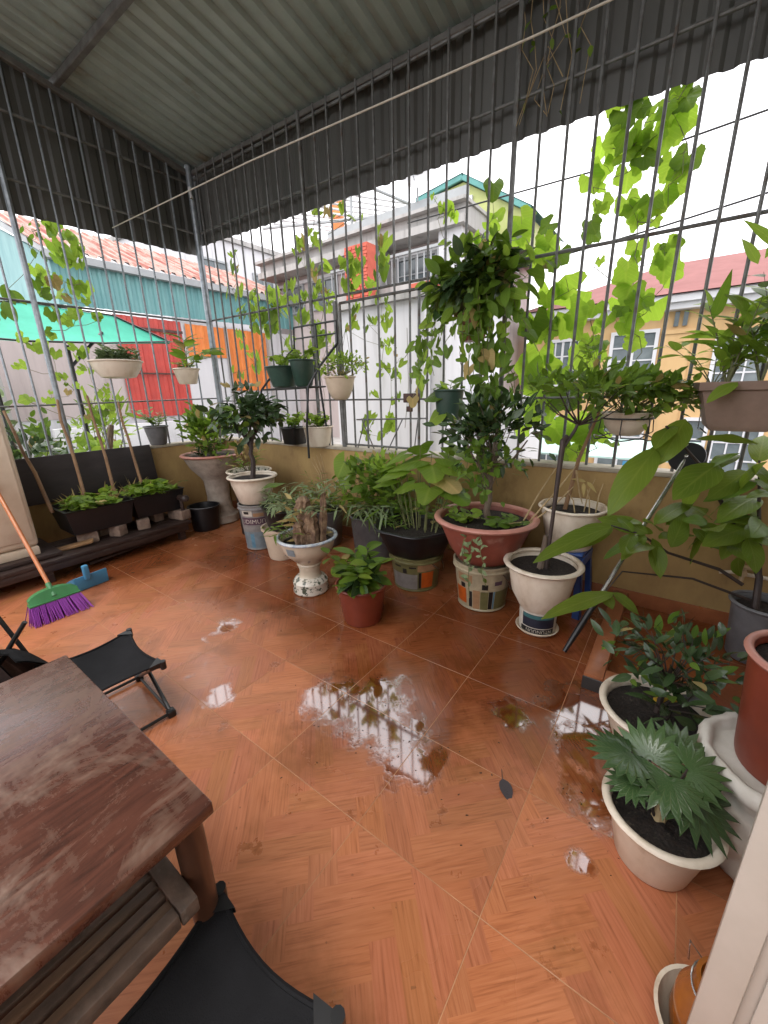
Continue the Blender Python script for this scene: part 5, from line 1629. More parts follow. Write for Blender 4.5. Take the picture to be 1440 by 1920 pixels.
# blue plastic stool
t = thing('plastic_stool', 'deep blue plastic stool under the wavy rimmed white pot', 'stool', (-0.48, 2.70, 0), math.radians(-4))
put('seat', G().bbox((-0.12, -0.12, 0.405), (0.12, 0.12, 0.43), 0.012, seg=3), 'blue_stool', t)
for sx in (-1, 1):
    for sy in (-1, 1):
        g = G()
        for (dx, dy) in ((0.035, 0.006), (0.006, 0.035)):
            p = [(sx * 0.118, sy * 0.118, 0.404), (sx * (0.118 - dx), sy * 0.118, 0.404), (sx * (0.118 - dx), sy * (0.118 - dy), 0.404), (sx * 0.118, sy * (0.118 - dy), 0.404)]
            q = [(x * 1.32, y * 1.32, 0.001) for x, y, z in p]
            g.add(p + q, [(0, 1, 2, 3), (7, 6, 5, 4), (0, 4, 5, 1), (1, 5, 6, 2), (2, 6, 7, 3), (3, 7, 4, 0)])
        put('leg', g, 'blue_stool', t, False)
put('skirt', G().bbox((-0.125, -0.125, 0.34), (0.125, -0.118, 0.404), 0.003).bbox((-0.125, 0.118, 0.34), (0.125, 0.125, 0.404), 0.003).bbox((-0.125, -0.117, 0.34), (-0.118, 0.117, 0.404), 0.003).bbox((0.118, -0.117, 0.34), (0.125, 0.117, 0.404), 0.003), 'blue_stool', t)

# mop with round head, leaning upside down
t = thing('mop', 'upside down mop with a round black head and steel pole leaning on the wall', 'mop', (-0.335, 2.13, 0))
top = Vector((0.06, 2.90, 1.03)) - Vector((-0.335, 2.13, 0))
foot = Vector((0, 0, 0.012))
put('pole', G().tube([foot.lerp(top, 0.28), foot.lerp(top, 0.985)], 0.0115, 10), 'chrome', t)
put('grip', G().tube([foot, foot.lerp(top, 0.10), foot.lerp(top, 0.285)], [0.012, 0.017, 0.017], 10), 'black_plastic', t)
dd = (top - foot).normalized()
g = G().lathe([(0.001, -0.03), (0.03, -0.028), (0.05, -0.012), (0.088, -0.008), (0.092, 0.004), (0.088, 0.012), (0.001, 0.014)], 32)
o = put('head', g, 'black_plastic', t)
o.location = top
o.rotation_euler = Vector((-0.15, -0.75, 0.45)).normalized().to_track_quat('Z', 'Y').to_euler()
o2 = put('hub', G().lathe([(0.001, 0.014), (0.012, 0.014), (0.010, 0.024), (0.001, 0.026)], 14), 'chrome', o)

# metal plant stand hooked on the wall, and the small wire shelf
t = thing('plant_stand', 'black wire plant stand fixed at the bars with two green pots', 'plant stand', (0, 0, 0))
S = lambda *p: p
put('shelf_rail', G().tube([(-3.56, 2.74, 1.487), (-2.86, 2.74, 1.500), (-2.86, 2.96, 1.500), (-3.56, 2.96, 1.487), (-3.56, 2.74, 1.487)], 0.008, 6), 'black_metal', t)
put('shelf_rod', G().tube([(-3.50, 2.85, 1.488), (-2.88, 2.85, 1.498)], 0.006, 6), 'black_metal', t)
put('shelf_rod', G().tube([(-3.50, 2.79, 1.488), (-2.88, 2.79, 1.498)], 0.006, 6), 'black_metal', t)
put('back_frame', G().tube([(-3.27, 2.97, 1.86), (-3.25, 2.97, 2.07), (-2.68, 2.97, 2.07), (-2.68, 2.97, 1.87)], 0.010, 6), 'black_metal', t)
put('back_frame', G().tube([(-3.26, 2.97, 1.965), (-2.68, 2.97, 1.965)], 0.008, 6), 'black_metal', t)
for pts in ([(-3.27, 2.97, 1.88), (-3.42, 2.86, 1.70), (-3.56, 2.74, 1.487), (-3.66, 2.72, 1.20)], [(-2.68, 2.97, 1.88), (-2.80, 2.84, 1.68), (-2.87, 2.74, 1.500), (-2.905, 2.72, 1.15), (-2.90, 2.71, 0.83)], [(-2.95, 2.97, 2.06), (-2.92, 2.95, 1.50), (-2.86, 2.96, 0.93)]):
    put('leg', G().tube(pts, 0.011, 8), 'black_metal', t)
t = thing('wire_shelf', 'low wire shelf with slanting legs on the wall top below the latch', 'shelf', (0, 0, 0))
put('top_wire', G().tube([(-2.50, 2.985, 1.19), (-1.74, 2.985, 1.215)], 0.007, 6), 'bar', t)
for (a, b) in ((-2.40, -2.50), (-1.98, -2.14), (-1.82, -1.86), (-2.44, -2.30)):
    put('leg', G().tube([(a, 2.985, 1.20), (b, 2.985, ZW - 0.003)], 0.006, 6), 'bar', t)

# right hand group: white bucket wrapped in sacking with a tall red-brown pot, amber jar in a bowl
t = thing('sack_bucket', 'large bucket wrapped in crumpled white sacking beside the door', 'bucket', (0.40, 1.405, 0))
def crumple(a, q):
    return 1 + 0.035 * math.sin(a * 7 + q * 9) + 0.03 * math.sin(a * 11 - q * 14) + 0.022 * math.sin(a * 23 + q * 31)
put('sack', G().lathe([(0.001, 0.002), (0.15, 0.002), (0.16, 0.02)] + [(0.16 + 0.022 * k / 12 + 0.006 * math.sin(k * 1.7), 0.02 + 0.30 * k / 12) for k in range(1, 13)], 64, rfun=crumple), 'white_cloth', t, True, 180)
put('sack_roll', G().lathe([(0.182, 0.312), (0.198, 0.32), (0.203, 0.345), (0.196, 0.368), (0.183, 0.374), (0.17, 0.365), (0.165, 0.33), (0.15, 0.342), (0.001, 0.341)], 64, rfun=lambda a, q: 1 + 0.02 * math.sin(a * 9 + q * 4) + 0.012 * math.sin(a * 23)), 'white_cloth', t, True, 180)
t = thing('red_flowerpot', 'tall red brown pot of bare soil on the white sack bucket', 'pot', (0.415, 1.415, 0.345))
pot(t, [(0.125, 0.0), (0.13, 0.02), (0.153, 0.34), (0.157, 0.36)], 'red_pot', 0.148, 0.33, 0.012, rim=(0.156, 0.36, 0.012, 0.010), rimmat='terra_rim')
A = toward((0.405, 1.405)) + 0.25
patch(t, 'label', 0.13, 0.02, 0.153, 0.34, 0.03, 0.12, A - 0.05, A + 0.6, 'grey_strap', 0.004)
t = thing('white_bowl', 'white plastic bowl on the floor holding the amber jar by the door', 'bowl', (0.25, 0.79, 0))
put('bowl', G().lathe([(0.001, 0.002), (0.055, 0.002), (0.085, 0.05), (0.10, 0.115), (0.104, 0.118), (0.096, 0.118), (0.08, 0.055), (0.05, 0.012), (0.001, 0.012)], 40), 'white_pot', t)
t = thing('amber_jar', 'amber glazed jar with wire round its neck in the white bowl', 'jar', (0.25, 0.79, 0.0125))
put('jar', G().lathe([(0.001, 0.0), (0.05, 0.0), (0.066, 0.04), (0.076, 0.11), (0.072, 0.17), (0.052, 0.215), (0.045, 0.235), (0.050, 0.25), (0.042, 0.25), (0.038, 0.235), (0.001, 0.18)], 36), 'amber', t)
put('wire', G().tube([(0.054 * math.cos(a), 0.054 * math.sin(a), 0.225 + 0.004 * math.sin(3 * a)) for a in [k * 2 * PI / 24 for k in range(25)]], 0.0022, 5).tube([(0.054 * math.cos(2.2), 0.054 * math.sin(2.2), 0.225), (-0.06, 0.05, 0.25), (-0.055, 0.045, 0.20)], 0.002, 5), 'chrome', t)
t = thing('trowel', 'yellow handled hand tool lying in the shrub pot near the kerb', 'tool', (0.28, 1.72, 0.22), math.radians(35))
put('handle', G().tube([(-0.10, 0, 0.02), (-0.01, 0, 0.03)], 0.013, 10), 'yellow', t)
put('blade', G().tube([(-0.01, 0, 0.03), (0.02, 0, 0.03)], 0.006, 8).bbox((0.02, -0.022, 0.028), (0.11, 0.022, 0.033), 0.002), 'black_metal', t)
t.location = (0.17, 1.78, 0.175)

# things dropped on the floor
t = thing('dead_leaf', 'single dark dead leaf lying on the wet tiles', 'leaf', (-0.323, 1.16, 0.004), math.radians(40))
leaf_obj(t, 'ovate', 'deadleaf', frame((0, 0.035, 0.006), (0, -1, 0.02), (0.1, 0.1, 1), 0.085, 1.15), 'blade')
put('stalk', G().tube([(0, 0.034, 0.005), (0.012, 0.075, 0.003)], 0.0014, 4), 'dark_stem', t)
g = G()
for k in range(150):
    q = rnd.random()
    if q < 0.5:
        x, y = rnd.gauss(-0.95, 0.25), rnd.gauss(1.13, 0.10)
    elif q < 0.7:
        x, y = rnd.gauss(-0.08, 0.07), rnd.gauss(1.35, 0.25)
    else:
        x, y = rnd.uniform(-3.2, 0.1), rnd.uniform(0.7, 2.1)
    s = rnd.uniform(0.001, 0.0035)
    a = rnd.random() * 6.28
    ca_, sa_ = math.cos(a), math.sin(a)
    P4 = [(-s * 1.6, -s * .6), (s * 1.6, -s * .5), (s * 1.3, s * .6), (-s, s * .7)]
    b = [(x + px * ca_ - py * sa_, y + px * sa_ + py * ca_, 0.0008) for px, py in P4]
    g.add(b + [(x, y, 0.0008 + s * 0.7)], [(0, 1, 4), (1, 2, 4), (2, 3, 4), (3, 0, 4)])
o = put('soil_crumbs', g, 'soil', None, False, kind='stuff')

# ================================================================== POTTED PLANTS
def tree(parent, root, top, r0, r1, mat='bark', bend=0.02, n=6):
    a, b = Vector(root), Vector(top)
    pts = [a.lerp(b, k / n) + Vector((rnd.uniform(-bend, bend), rnd.uniform(-bend, bend), 0)) * (0 if k in (0, n) else 1) for k in range(n + 1)]
    put('trunk', G().tube(pts, [r0 + (r1 - r0) * k / n for k in range(n + 1)], 10), mat, parent)
    return pts

# concrete urn in the corner, mixed leafy shrub
t = thing('urn_planter', 'tall concrete pedestal urn in the corner full of mixed green plants', 'planter', (-4.30, 2.53, 0))
pot(t, [(0.17, 0.0), (0.20, 0.01), (0.20, 0.09), (0.17, 0.11), (0.14, 0.15), (0.125, 0.30), (0.14, 0.50), (0.17, 0.55), (0.26, 0.66), (0.305, 0.76), (0.325, 0.80)], 'concrete', 0.30, 0.775, 0.03, rim=(0.32, 0.80, 0.025, 0.016), rimmat='terra_rim')
bush(t, (-0.12, 0.0, 1.05), (0.28, 0.24, 0.27), 290, 'ovate', 'midleaf', 0.095, True, 0.4, 0.3, 14, (0, 0, 0.77), tr=0.007)
bush(t, (0.12, -0.05, 0.98), (0.22, 0.2, 0.22), 150, 'ovate', 'bean', 0.085, True, 0.5, 0.3, 10, (0.05, 0, 0.77), tr=0.005)
spray(t, (0.08, -0.06, 0.77), 10, 0.34, 'lance', 'midleaf', 'stem', 0.5, 6, 0.12, True)
spray(t, (-0.02, -0.12, 0.77), 14, 0.16, 'lance', 'darkleaf', 'stem', 0.5, 5, 0.08, True)

# little grey pot on the back wall
t = thing('grey_flowerpot', 'small grey pot with a leafy cutting on the back wall top', 'pot', (-4.76, 2.17, ZW + 0.001))
pot(t, [(0.075, 0.0), (0.085, 0.01), (0.115, 0.16), (0.118, 0.20)], 'grey_pot', 0.105, 0.175, 0.008, rim=(0.12, 0.20, 0.010, 0.010))
spray(t, (0, 0, 0.18), 7, 0.24, 'ovate', 'midleaf', 'stem', 0.7, 6, 0.085, True)
spray(t, (0.02, 0.02, 0.18), 4, 0.30, 'ovate', 'greyleaf', 'stem', 0.4, 6, 0.07, True)

# white oval bowl hanging on the back grille
def hang_wires(t, r, z, ztop, n=3, back=(0, 0)):
    for k in range(n):
        a = 2 * PI * k / n + 0.4
        put('hanger', G().tube([(r * math.cos(a), r * math.sin(a), z), (back[0], back[1], ztop)], 0.0022, 4), 'black_metal', t)
t = thing('hanging_bowl', 'wide white hanging bowl of grey green succulents on the back grille', 'hanging pot', (-4.58, 1.83, 1.63))
pot(t, [(0.10, 0.0), (0.15, 0.01), (0.205, 0.09), (0.222, 0.145), (0.225, 0.155)], 'white_pot', 0.21, 0.135, 0.008, rim=(0.226, 0.155, 0.009, 0.009))
for k in range(46):
    a, q = rnd.random() * 6.28, 0.19 * math.sqrt(rnd.random())
    fo = Foliage(t, 'ovate', 'greyleaf', False)
    h = rnd.uniform(0.07, 0.19)
    for j in range(12):
        b = j * 2.4
        fo.leaf((q * math.cos(a), q * math.sin(a), 0.135 + h * (j / 12)), (math.cos(b), math.sin(b), 0.7), (0, 0, 1), 0.06)
    fo.done('rosette')
put('hook', G().tube([(-0.165, 0.0, 0.20), (-0.165, 0, 0.155), (0.0, 0.225, 0.150)], 0.004, 5), 'black_metal', t)

t = thing('hanging_pot', 'small white hanging pot with drooping dark leaves near the corner post', 'hanging pot', (-4.58, 2.53, 1.575))
pot(t, [(0.085, 0.0), (0.095, 0.01), (0.130, 0.14), (0.135, 0.16)], 'white_pot', 0.12, 0.14, 0.008, rim=(0.136, 0.16, 0.009, 0.008))
spray(t, (0, 0, 0.14), 9, 0.22, 'ovate', 'bean', 'stem', 0.8, 6, 0.075, True)
spray(t, (0.0, 0.02, 0.14), 4, 0.60, 'ovate', 'midleaf', 'stem', 0.45, 8, 0.19, True, lean=(0.05, 0.22, 0.0), r=0.005, wide=0.75, droop=0.5)
put('hook', G().tube([(-0.165, 0.0, 0.22), (-0.165, 0, 0.16), (-0.13, 0.0, 0.16)], 0.004, 5), 'black_metal', t)

# back-row pot with a worn rim and the white tree pot
t = thing('worn_flowerpot', 'worn whitish pot on a stack behind the white tree pot', 'pot', (-3.60, 2.50, 0))
put('stand', G().lathe([(0.001, 0.002), (0.15, 0.002), (0.16, 0.45), (0.001, 0.452)], 30), 'black_plastic', t)
g = G().lathe([(0.001, 0.455), (0.13, 0.455), (0.145, 0.47), (0.20, 0.64), (0.225, 0.665), (0.23, 0.68), (0.215, 0.682), (0.19, 0.64), (0.001, 0.63)], 40)
put('pot', g, 'ceramic_foot', t)
put('rim', G().lathe([(0.222 + 0.012 * math.cos(a), 0.68 + 0.010 * math.sin(a)) for a in [2 * PI * k / 8 for k in range(9)]], 40), 'white_pot', t)
g = G(); g.disc(0.19, 0.645, 26, bumpy=0.01); put('soil', g, 'soil', t, True, 180)
spray(t, (-0.05, 0.02, 0.64), 9, 0.34, 'lance', 'bean', 'stem', 0.6, 6, 0.11, True)
bush(t, (-0.05, 0.02, 0.86), (0.16, 0.14, 0.14), 60, 'ovate', 'dryleaf', 0.06, True, 0.3, 0.3, 6, (0, 0, 0.64), tr=0.004)

t = thing('potted_tree', 'small dense dark leaved tree in a white pot on the lettered bucket', 'tree', (-3.20, 2.25, 0.455))
pot(t, [(0.13, 0.0), (0.145, 0.01), (0.195, 0.18), (0.205, 0.23), (0.218, 0.245)], 'white_pot', 0.195, 0.225, 0.010, rim=(0.218, 0.25, 0.014, 0.012))
pts = tree(t, (0.0, 0.0, 0.22), (0.01, 0.02, 0.58), 0.026, 0.018, 'dark_stem', 0.012)
put('branches', G().tube([(0.01, 0.02, 0.50), (-0.06, 0.0, 0.62), (-0.12, -0.02, 0.78)], [0.013, 0.009, 0.004], 6).tube([(0.01, 0.02, 0.52), (0.08, 0.02, 0.66), (0.13, 0.04, 0.80)], [0.013, 0.009, 0.004], 6).tube([(0.01, 0.02, 0.55), (0.0, -0.06, 0.70), (0.02, -0.12, 0.80)], [0.012, 0.008, 0.004], 6), 'dark_stem', t)
bush(t, (0.0, 0.0, 0.80), (0.30, 0.28, 0.27), 430, 'ovate', 'darkleaf', 0.105, True, -0.1, 0.45, 22, (0.01, 0.02, 0.58), 'dark_stem', 0.006, wide=0.95)
for k in range(9):
    a = rnd.random() * 6.28
    leaf_obj(t, 'small', 'dryleaf', frame((0.14 * math.cos(a), 0.12 * math.sin(a), 1.05), (math.cos(a), math.sin(a), 1), rv(), 0.07))

# small black trough with silvery plant
t = thing('small_trough', 'small black trough of silvery narrow leaved plants on the cream pot', 'planter', (-2.79, 2.20, 0.302))
g = G()
v = []
for (z, a, b) in ((0.0, 0.19, 0.11), (0.17, 0.245, 0.145), (0.182, 0.255, 0.155), (0.182, 0.238, 0.138), (0.02, 0.18, 0.10)):
    for k in range(20):
        q = 2 * PI * k / 20
        cx, cy = math.cos(q), math.sin(q)
        m_ = max(abs(cx), abs(cy)) ** 0.55
        v.append((a * cx / m_, b * cy / m_, z))
f = [tuple(range(19, -1, -1))]
for r_ in range(4):
    for k in range(20):
        f.append((r_ * 20 + k, r_ * 20 + (k + 1) % 20, r_ * 20 + 20 + (k + 1) % 20, r_ * 20 + 20 + k))
f.append(tuple(range(80, 100)))
o = put('trough', g.add(v, f), 'black_plastic', t, True, 40)
g = G(); g.disc(0.145, 0.155, 24, bumpy=0.01); put('soil', g, 'soil', t, True, 180)
t.rotation_euler = (0, 0, math.radians(-28))
spray(t, (0.02, 0.05, 0.155), 16, 0.27, 'lance', 'greyleaf', 'stem', 0.7, 8, 0.085, True, droop=0.35)
spray(t, (0.14, 0.03, 0.155), 12, 0.24, 'lance', 'greyleaf', 'stem', 0.9, 8, 0.08, True, droop=0.6)
spray(t, (-0.08, 0, 0.155), 9, 0.28, 'needle', 'midleaf', 'stem', 0.8, 9, 0.06, True)
leaf_obj(t, 'round', 'midleaf', frame((0.05, -0.02, 0.40), (0.3, -1, -0.1), (0, -0.2, 1), 0.15, 1.0))

# ceramic pedestal pot with a gnarled stump
t = thing('pedestal_planter', 'painted ceramic pedestal bowl with blue rim and gnarled cycad stumps', 'planter', (-2.10, 1.88, 0))
g = G().lathe([(0.001, 0.002), (0.128, 0.002), (0.134, 0.012), (0.130, 0.05), (0.132, 0.085), (0.115, 0.11), (0.085, 0.125)], 48)
put('foot', g, 'ceramic_foot', t)
put('waist', G().lathe([(0.088, 0.122), (0.078, 0.135), (0.076, 0.18), (0.083, 0.20), (0.080, 0.212), (0.092, 0.222), (0.086, 0.236)], 48), 'ceramic', t)
put('bowl', G().lathe([(0.085, 0.232), (0.11, 0.26), (0.15, 0.295), (0.185, 0.34), (0.202, 0.40), (0.208, 0.43), (0.195, 0.43), (0.18, 0.37), (0.001, 0.36)], 48), 'ceramic', t)
put('rim', G().lathe([(0.212 + 0.014 * math.cos(a), 0.435 + 0.012 * math.sin(a)) for a in [2 * PI * k / 8 for k in range(9)]], 48), 'ceramic_rim', t)
A = toward((-2.10, 1.88))
patch(t, 'square_mark', 0.185, 0.34, 0.202, 0.40, 0.345, 0.40, A - 0.85, A - 0.50, 'p_greyblue', 0.003)
g = G()
for k in range(5):
    a = A + 0.35 * (k - 2) * 1.4
    for s in range(3):
        z = 0.266 + 0.018 * s
        r = 0.118 + 0.03 * s
        g.add([(r * math.cos(a - .08) * 1.01, r * math.sin(a - .08) * 1.01, z), (r * math.cos(a + .08) * 1.01, r * math.sin(a + .08) * 1.01, z + .003), (r * 1.12 * math.cos(a), r * 1.12 * math.sin(a), z + 0.016)], [(0, 1, 2)])
put('painted_motif', g, 'p_plum', t, False, kind='stuff')
g = G(); g.disc(0.19, 0.39, 28, bumpy=0.01); put('soil', g, 'soil', t, True, 180)
for (x, y, h, r) in ((-0.03, 0.02, 0.34, 0.065), (0.06, -0.01, 0.26, 0.055), (-0.09, 0.04, 0.22, 0.045), (0.12, 0.03, 0.40, 0.024), (0.02, -0.07, 0.18, 0.04)):
    g = G()
    g.lathe([(0.001, 0.0), (r * 1.2, 0.0), (r, h * 0.2), (r * 1.1, h * 0.5), (r * 0.75, h * 0.65), (r * 0.9, h * 0.75), (r * 0.62, h * 0.86), (r * 0.75, h * 0.92), (r * 0.3, h), (0.001, h)], 26, rfun=lambda a, q: 1 + 0.20 * math.sin(a * 3 + q * 5 + h * 40) + 0.16 * math.sin(a * 8 - q * 7 + r * 90) + 0.08 * math.sin(a * 5 + q * 43))
    o = put('stump', g, 'stump_bark' if 'stump_bark' in MAT else 'bark', t, True, 60)
    o.location = (x, y, 0.385)
    o.rotation_euler = (rnd.uniform(-.2, .2), rnd.uniform(-.2, .2), rnd.random() * 6)
fo = Foliage(t, 'lance', 'dryleaf', True, 'leaf_scale')
for k in range(26):
    a = rnd.random() * 6.28
    q = rnd.uniform(0.03, 0.15)
    fo.leaf((q * math.cos(a), q * math.sin(a), rnd.uniform(0.42, 0.72)), (math.cos(a), math.sin(a), rnd.uniform(-.5, 1)), rv(), rnd.uniform(0.06, 0.12), 1.2)
spray(t, (-0.08, 0.0, 0.60), 12, 0.26, 'lance', 'greyleaf', 'stem', 0.9, 8, 0.085, True, droop=0.7)
spray(t, (-0.12, -0.04, 0.42), 7, 0.22, 'lance', 'midleaf', 'stem', 0.8, 6, 0.09, True, droop=0.6)
spray(t, (0.10, 0.04, 0.74), 9, 0.24, 'lance', 'greyleaf', 'stem', 0.8, 7, 0.08, True, droop=0.7)

# red-brown pot, broad leaves
t = thing('red_flowerpot', 'red brown plastic pot with broad green leaves standing in front', 'pot', (-1.515, 1.785, 0))
pot(t, [(0.120, 0.002), (0.124, 0.012), (0.158, 0.24), (0.160, 0.25)], 'red_pot', 0.15, 0.225, 0.008, rim=(0.163, 0.255, 0.009, 0.011))
spray(t, (0, 0, 0.22), 9, 0.34, 'ovate', 'midleaf', 'stem', 0.42, 6, 0.135, True, wide=0.95)
spray(t, (0.02, -0.03, 0.22), 8, 0.22, 'ovate', 'midleaf', 'stem', 0.75, 4, 0.13, True, wide=1.05)
bush(t, (0.0, -0.03, 0.33), (0.12, 0.12, 0.10), 22, 'ovate', 'darkleaf', 0.13, True, 0.0, 0.2, 4, (0, 0, 0.22), tr=0.004)

# hidden grey pots against the wall behind: mixed foliage
t = thing('mixed_planter', 'pot of tangled mixed foliage and spider plant against the wall', 'planter', (-2.05, 2.62, 0))
pot(t, [(0.15, 0.002), (0.17, 0.02), (0.20, 0.40), (0.21, 0.42)], 'grey_pot', 0.19, 0.38, 0.01, rim=(0.21, 0.42, 0.01, 0.01))
bush(t, (0.0, 0.0, 0.66), (0.42, 0.20, 0.28), 230, 'ovate', 'midleaf', 0.10, True, 0.3, 0.3, 14, (0, 0, 0.38), 'stem', 0.005)
bush(t, (0.10, 0.02, 0.80), (0.28, 0.16, 0.18), 190, 'small', 'bean', 0.07, True, 0.5, 0.3, 10, (0, 0, 0.4), 'stem', 0.004)
spray(t, (0.10, -0.12, 0.52), 16, 0.24, 'blade', 'greyleaf', 'stem', 1.2, 6, 0.20, True, droop=0.8)
spray(t, (0.22, -0.16, 0.40), 10, 0.22, 'lance', 'midleaf', 'stem', 0.9, 6, 0.10, True)
spray(t, (0.25, -0.02, 0.42), 7, 0.42, 'ovate', 'bean', 'stem', 0.5, 7, 0.11, True)
leaf_obj(t, 'round', 'bean', frame((-0.26, -0.05, 0.86), (-0.2, -0.5, -0.8), (0.4, -1, 0.5), 0.17))
leaf_obj(t, 'round', 'bean', frame((-0.22, -0.08, 0.74), (0.2, -0.5, -0.9), (0.2, -1, 0.6), 0.14))
spray(t, (-0.15, -0.05, 0.42), 6, 0.34, 'ovate', 'bean', 'stem', 0.5, 6, 0.10, True)
for k in range(5):
    put('dry_stem', G().tube([(-0.30 + 0.05 * k, 0.05, 0.4), (-0.33 + 0.05 * k, 0.04, 0.80), (-0.42 + 0.06 * k, 0.0, 0.93 - 0.03 * k)], 0.003, 4), 'dry_stem', t)

t = thing('feathery_planter', 'low grey pot of feathery stalks by the wall behind the ceramic pedestal bowl', 'planter', (-2.68, 2.66, 0))
pot(t, [(0.13, 0.002), (0.145, 0.02), (0.175, 0.34), (0.18, 0.36)], 'grey_pot', 0.165, 0.33, 0.01, rim=(0.182, 0.36, 0.01, 0.01))
spray(t, (0, 0, 0.33), 12, 0.46, 'needle', 'midleaf', 'stem', 0.55, 12, 0.085, True, wide=1.4)
spray(t, (0.08, -0.04, 0.33), 9, 0.36, 'ovate', 'bean', 'stem', 0.6, 7, 0.075, True)
spray(t, (-0.06, -0.05, 0.33), 8, 0.30, 'lance', 'greyleaf', 'stem', 0.8, 7, 0.10, True)
for k in range(4):
    put('dry_stem', G().tube([(0.02 * k, 0.0, 0.33), (0.03 * k - 0.05, 0.0, 0.70), (0.05 * k - 0.14, -0.02, 0.84 + 0.02 * k)], 0.0028, 4), 'dry_stem', t)

# large black tub with gourd seedlings
t = thing('black_tub', 'wide black plastic tub with large bright gourd leaves', 'planter', (-1.49, 2.42, 0.280))
six = lambda a, q: 1 + 0.045 * math.cos(6 * a)
pot(t, [(0.20, 0.0), (0.215, 0.01), (0.285, 0.17), (0.300, 0.20)], 'black_plastic', 0.275, 0.165, 0.01, rim=(0.305, 0.205, 0.014, 0.010), rfun=six)
g = G()
fo = Foliage(t, 'heart', 'bean', True)
for (x, y, z, tx, ty, s) in ((-0.10, -0.02, 0.52, -0.6, -0.6, 0.20), (0.02, 0.05, 0.60, -0.9, -0.3, 0.26), (0.16, 0.02, 0.58, 0.5, -0.7, 0.22), (0.26, 0.0, 0.50, 0.9, -0.5, 0.20), (0.05, -0.05, 0.45, -0.3, -0.9, 0.16), (0.20, -0.08, 0.44, 0.3, -1.0, 0.20), (0.10, 0.12, 0.66, 0.2, 0.5, 0.17), (0.30, 0.05, 0.57, 0.8, 0.3, 0.17), (-0.18, 0.0, 0.44, -0.8, -0.4, 0.17), (0.22, 0.10, 0.62, 0.6, 0.2, 0.16), (-0.02, -0.02, 0.42, -0.5, -0.6, 0.13), (0.34, -0.02, 0.42, 0.9, -0.4, 0.18), (0.14, 0.0, 0.36, 0.2, -0.8, 0.12), (-0.22, 0.06, 0.55, -0.7, 0.2, 0.19), (0.0, 0.12, 0.70, -0.3, 0.5, 0.2), (0.24, 0.14, 0.70, 0.5, 0.4, 0.19), (-0.12, 0.08, 0.63, -0.5, -0.3, 0.18)):
    b = Vector((x * 0.5, y * 0.5, 0.165))
    e = Vector((x - 0.05, y + 0.02, z + 0.07))
    g.tube([b, b.lerp(e, 0.6) + Vector((0, 0, 0.04)), e], [0.005, 0.004, 0.003], 6, False)
    fo.leaf(e, (tx, ty, -0.25), (tx * 0.3, -0.35, 1), s, 1.05)
put('stem', g, 'stem', t)
spray(t, (0.15, 0.1, 0.165), 10, 0.34, 'ovate', 'bean', 'stem', 0.5, 6, 0.085, True)
spray(t, (-0.15, 0.08, 0.165), 9, 0.36, 'small', 'midleaf', 'stem', 0.5, 8, 0.06, True)
spray(t, (-0.12, -0.05, 0.165), 8, 0.14, 'lance', 'midleaf', 'stem', 1.0, 5, 0.06, True)

# terracotta bowl with the citrus shrub
t = thing('terracotta_bowl', 'big terracotta bowl with a small leaved dark shrub on the striped bucket', 'planter', (-0.955, 2.43, 0.335))
pot(t, [(0.16, 0.0), (0.18, 0.01), (0.235, 0.10), (0.285, 0.22), (0.305, 0.265), (0.312, 0.285)], 'terracotta', 0.29, 0.255, 0.014, rim=(0.318, 0.290, 0.022, 0.018), rimmat='terra_rim')
pts = tree(t, (0.02, 0.02, 0.25), (0.0, 0.06, 0.72), 0.024, 0.014, 'bark', 0.02)
put('branches', G().tube([(0.01, 0.04, 0.52), (-0.12, 0.05, 0.66), (-0.2, 0.03, 0.82)], [0.012, 0.008, 0.004], 6).tube([(0.0, 0.05, 0.56), (0.14, 0.06, 0.68), (0.22, 0.05, 0.80)], [0.012, 0.008, 0.004], 6).tube([(0.0, 0.06, 0.68), (0.02, 0.08, 0.95)], [0.012, 0.004], 6), 'bark', t)
bush(t, (0.01, 0.05, 0.82), (0.37, 0.19, 0.28), 440, 'small', 'darkleaf', 0.088, True, 0.2, 0.35, 20, (0.0, 0.06, 0.62), 'bark', 0.005)
bush(t, (0.0, -0.02, 0.62), (0.24, 0.15, 0.24), 110, 'small', 'midleaf', 0.075, True, 0.2, 0.3, 8, (0, 0.04, 0.45), 'bark', 0.004)
spray(t, (-0.12, -0.08, 0.255), 8, 0.16, 'round', 'bean', 'stem', 1.0, 3, 0.055, True)
spray(t, (0.14, -0.05, 0.255), 8, 0.14, 'round', 'midleaf', 'stem', 1.0, 3, 0.055, True)
g = G(); fo = Foliage(t, 'small', 'greyleaf', True)
for (x0, y0, dz) in ((0.03, -0.25, -0.42), (0.08, -0.27, -0.30), (0.0, -0.26, -0.20)):
    pts = [Vector((x0 * (1 + .2 * k) + rnd.uniform(-.02, .02), y0 - 0.07 * math.sin(min(1, k / 2) * 1.5), 0.27 + dz * (k / 5) ** 1.3)) for k in range(6)]
    g.tube(pts, 0.0025, 4, False)
    for k in range(14):
        q = pts[min(4, k // 3)].lerp(pts[min(5, k // 3 + 1)], (k % 3) / 3)
        fo.leaf(q, rv() + Vector((0, -0.5, 0)), Vector((0, -1, 1)) + rv(0.4), rnd.uniform(0.035, 0.06))
put('trailing_stem', g, 'stem', t)
g = G()
for (a, b, c) in (((0.25, 0.1, 0.26), (0.40, 0.18, 0.50), (0.46, 0.30, 0.62)), ((0.26, 0.08, 0.26), (0.38, 0.14, 0.38), (0.47, 0.25, 0.50)), ((0.47, 0.27, 0.60), (0.50, 0.30, 0.45), (0.52, 0.32, 0.38)), ((0.22, 0.1, 0.27), (0.28, 0.2, 0.45), (0.34, 0.32, 0.60))):
    g.tube([a, b, c], [0.006, 0.005, 0.003], 6)
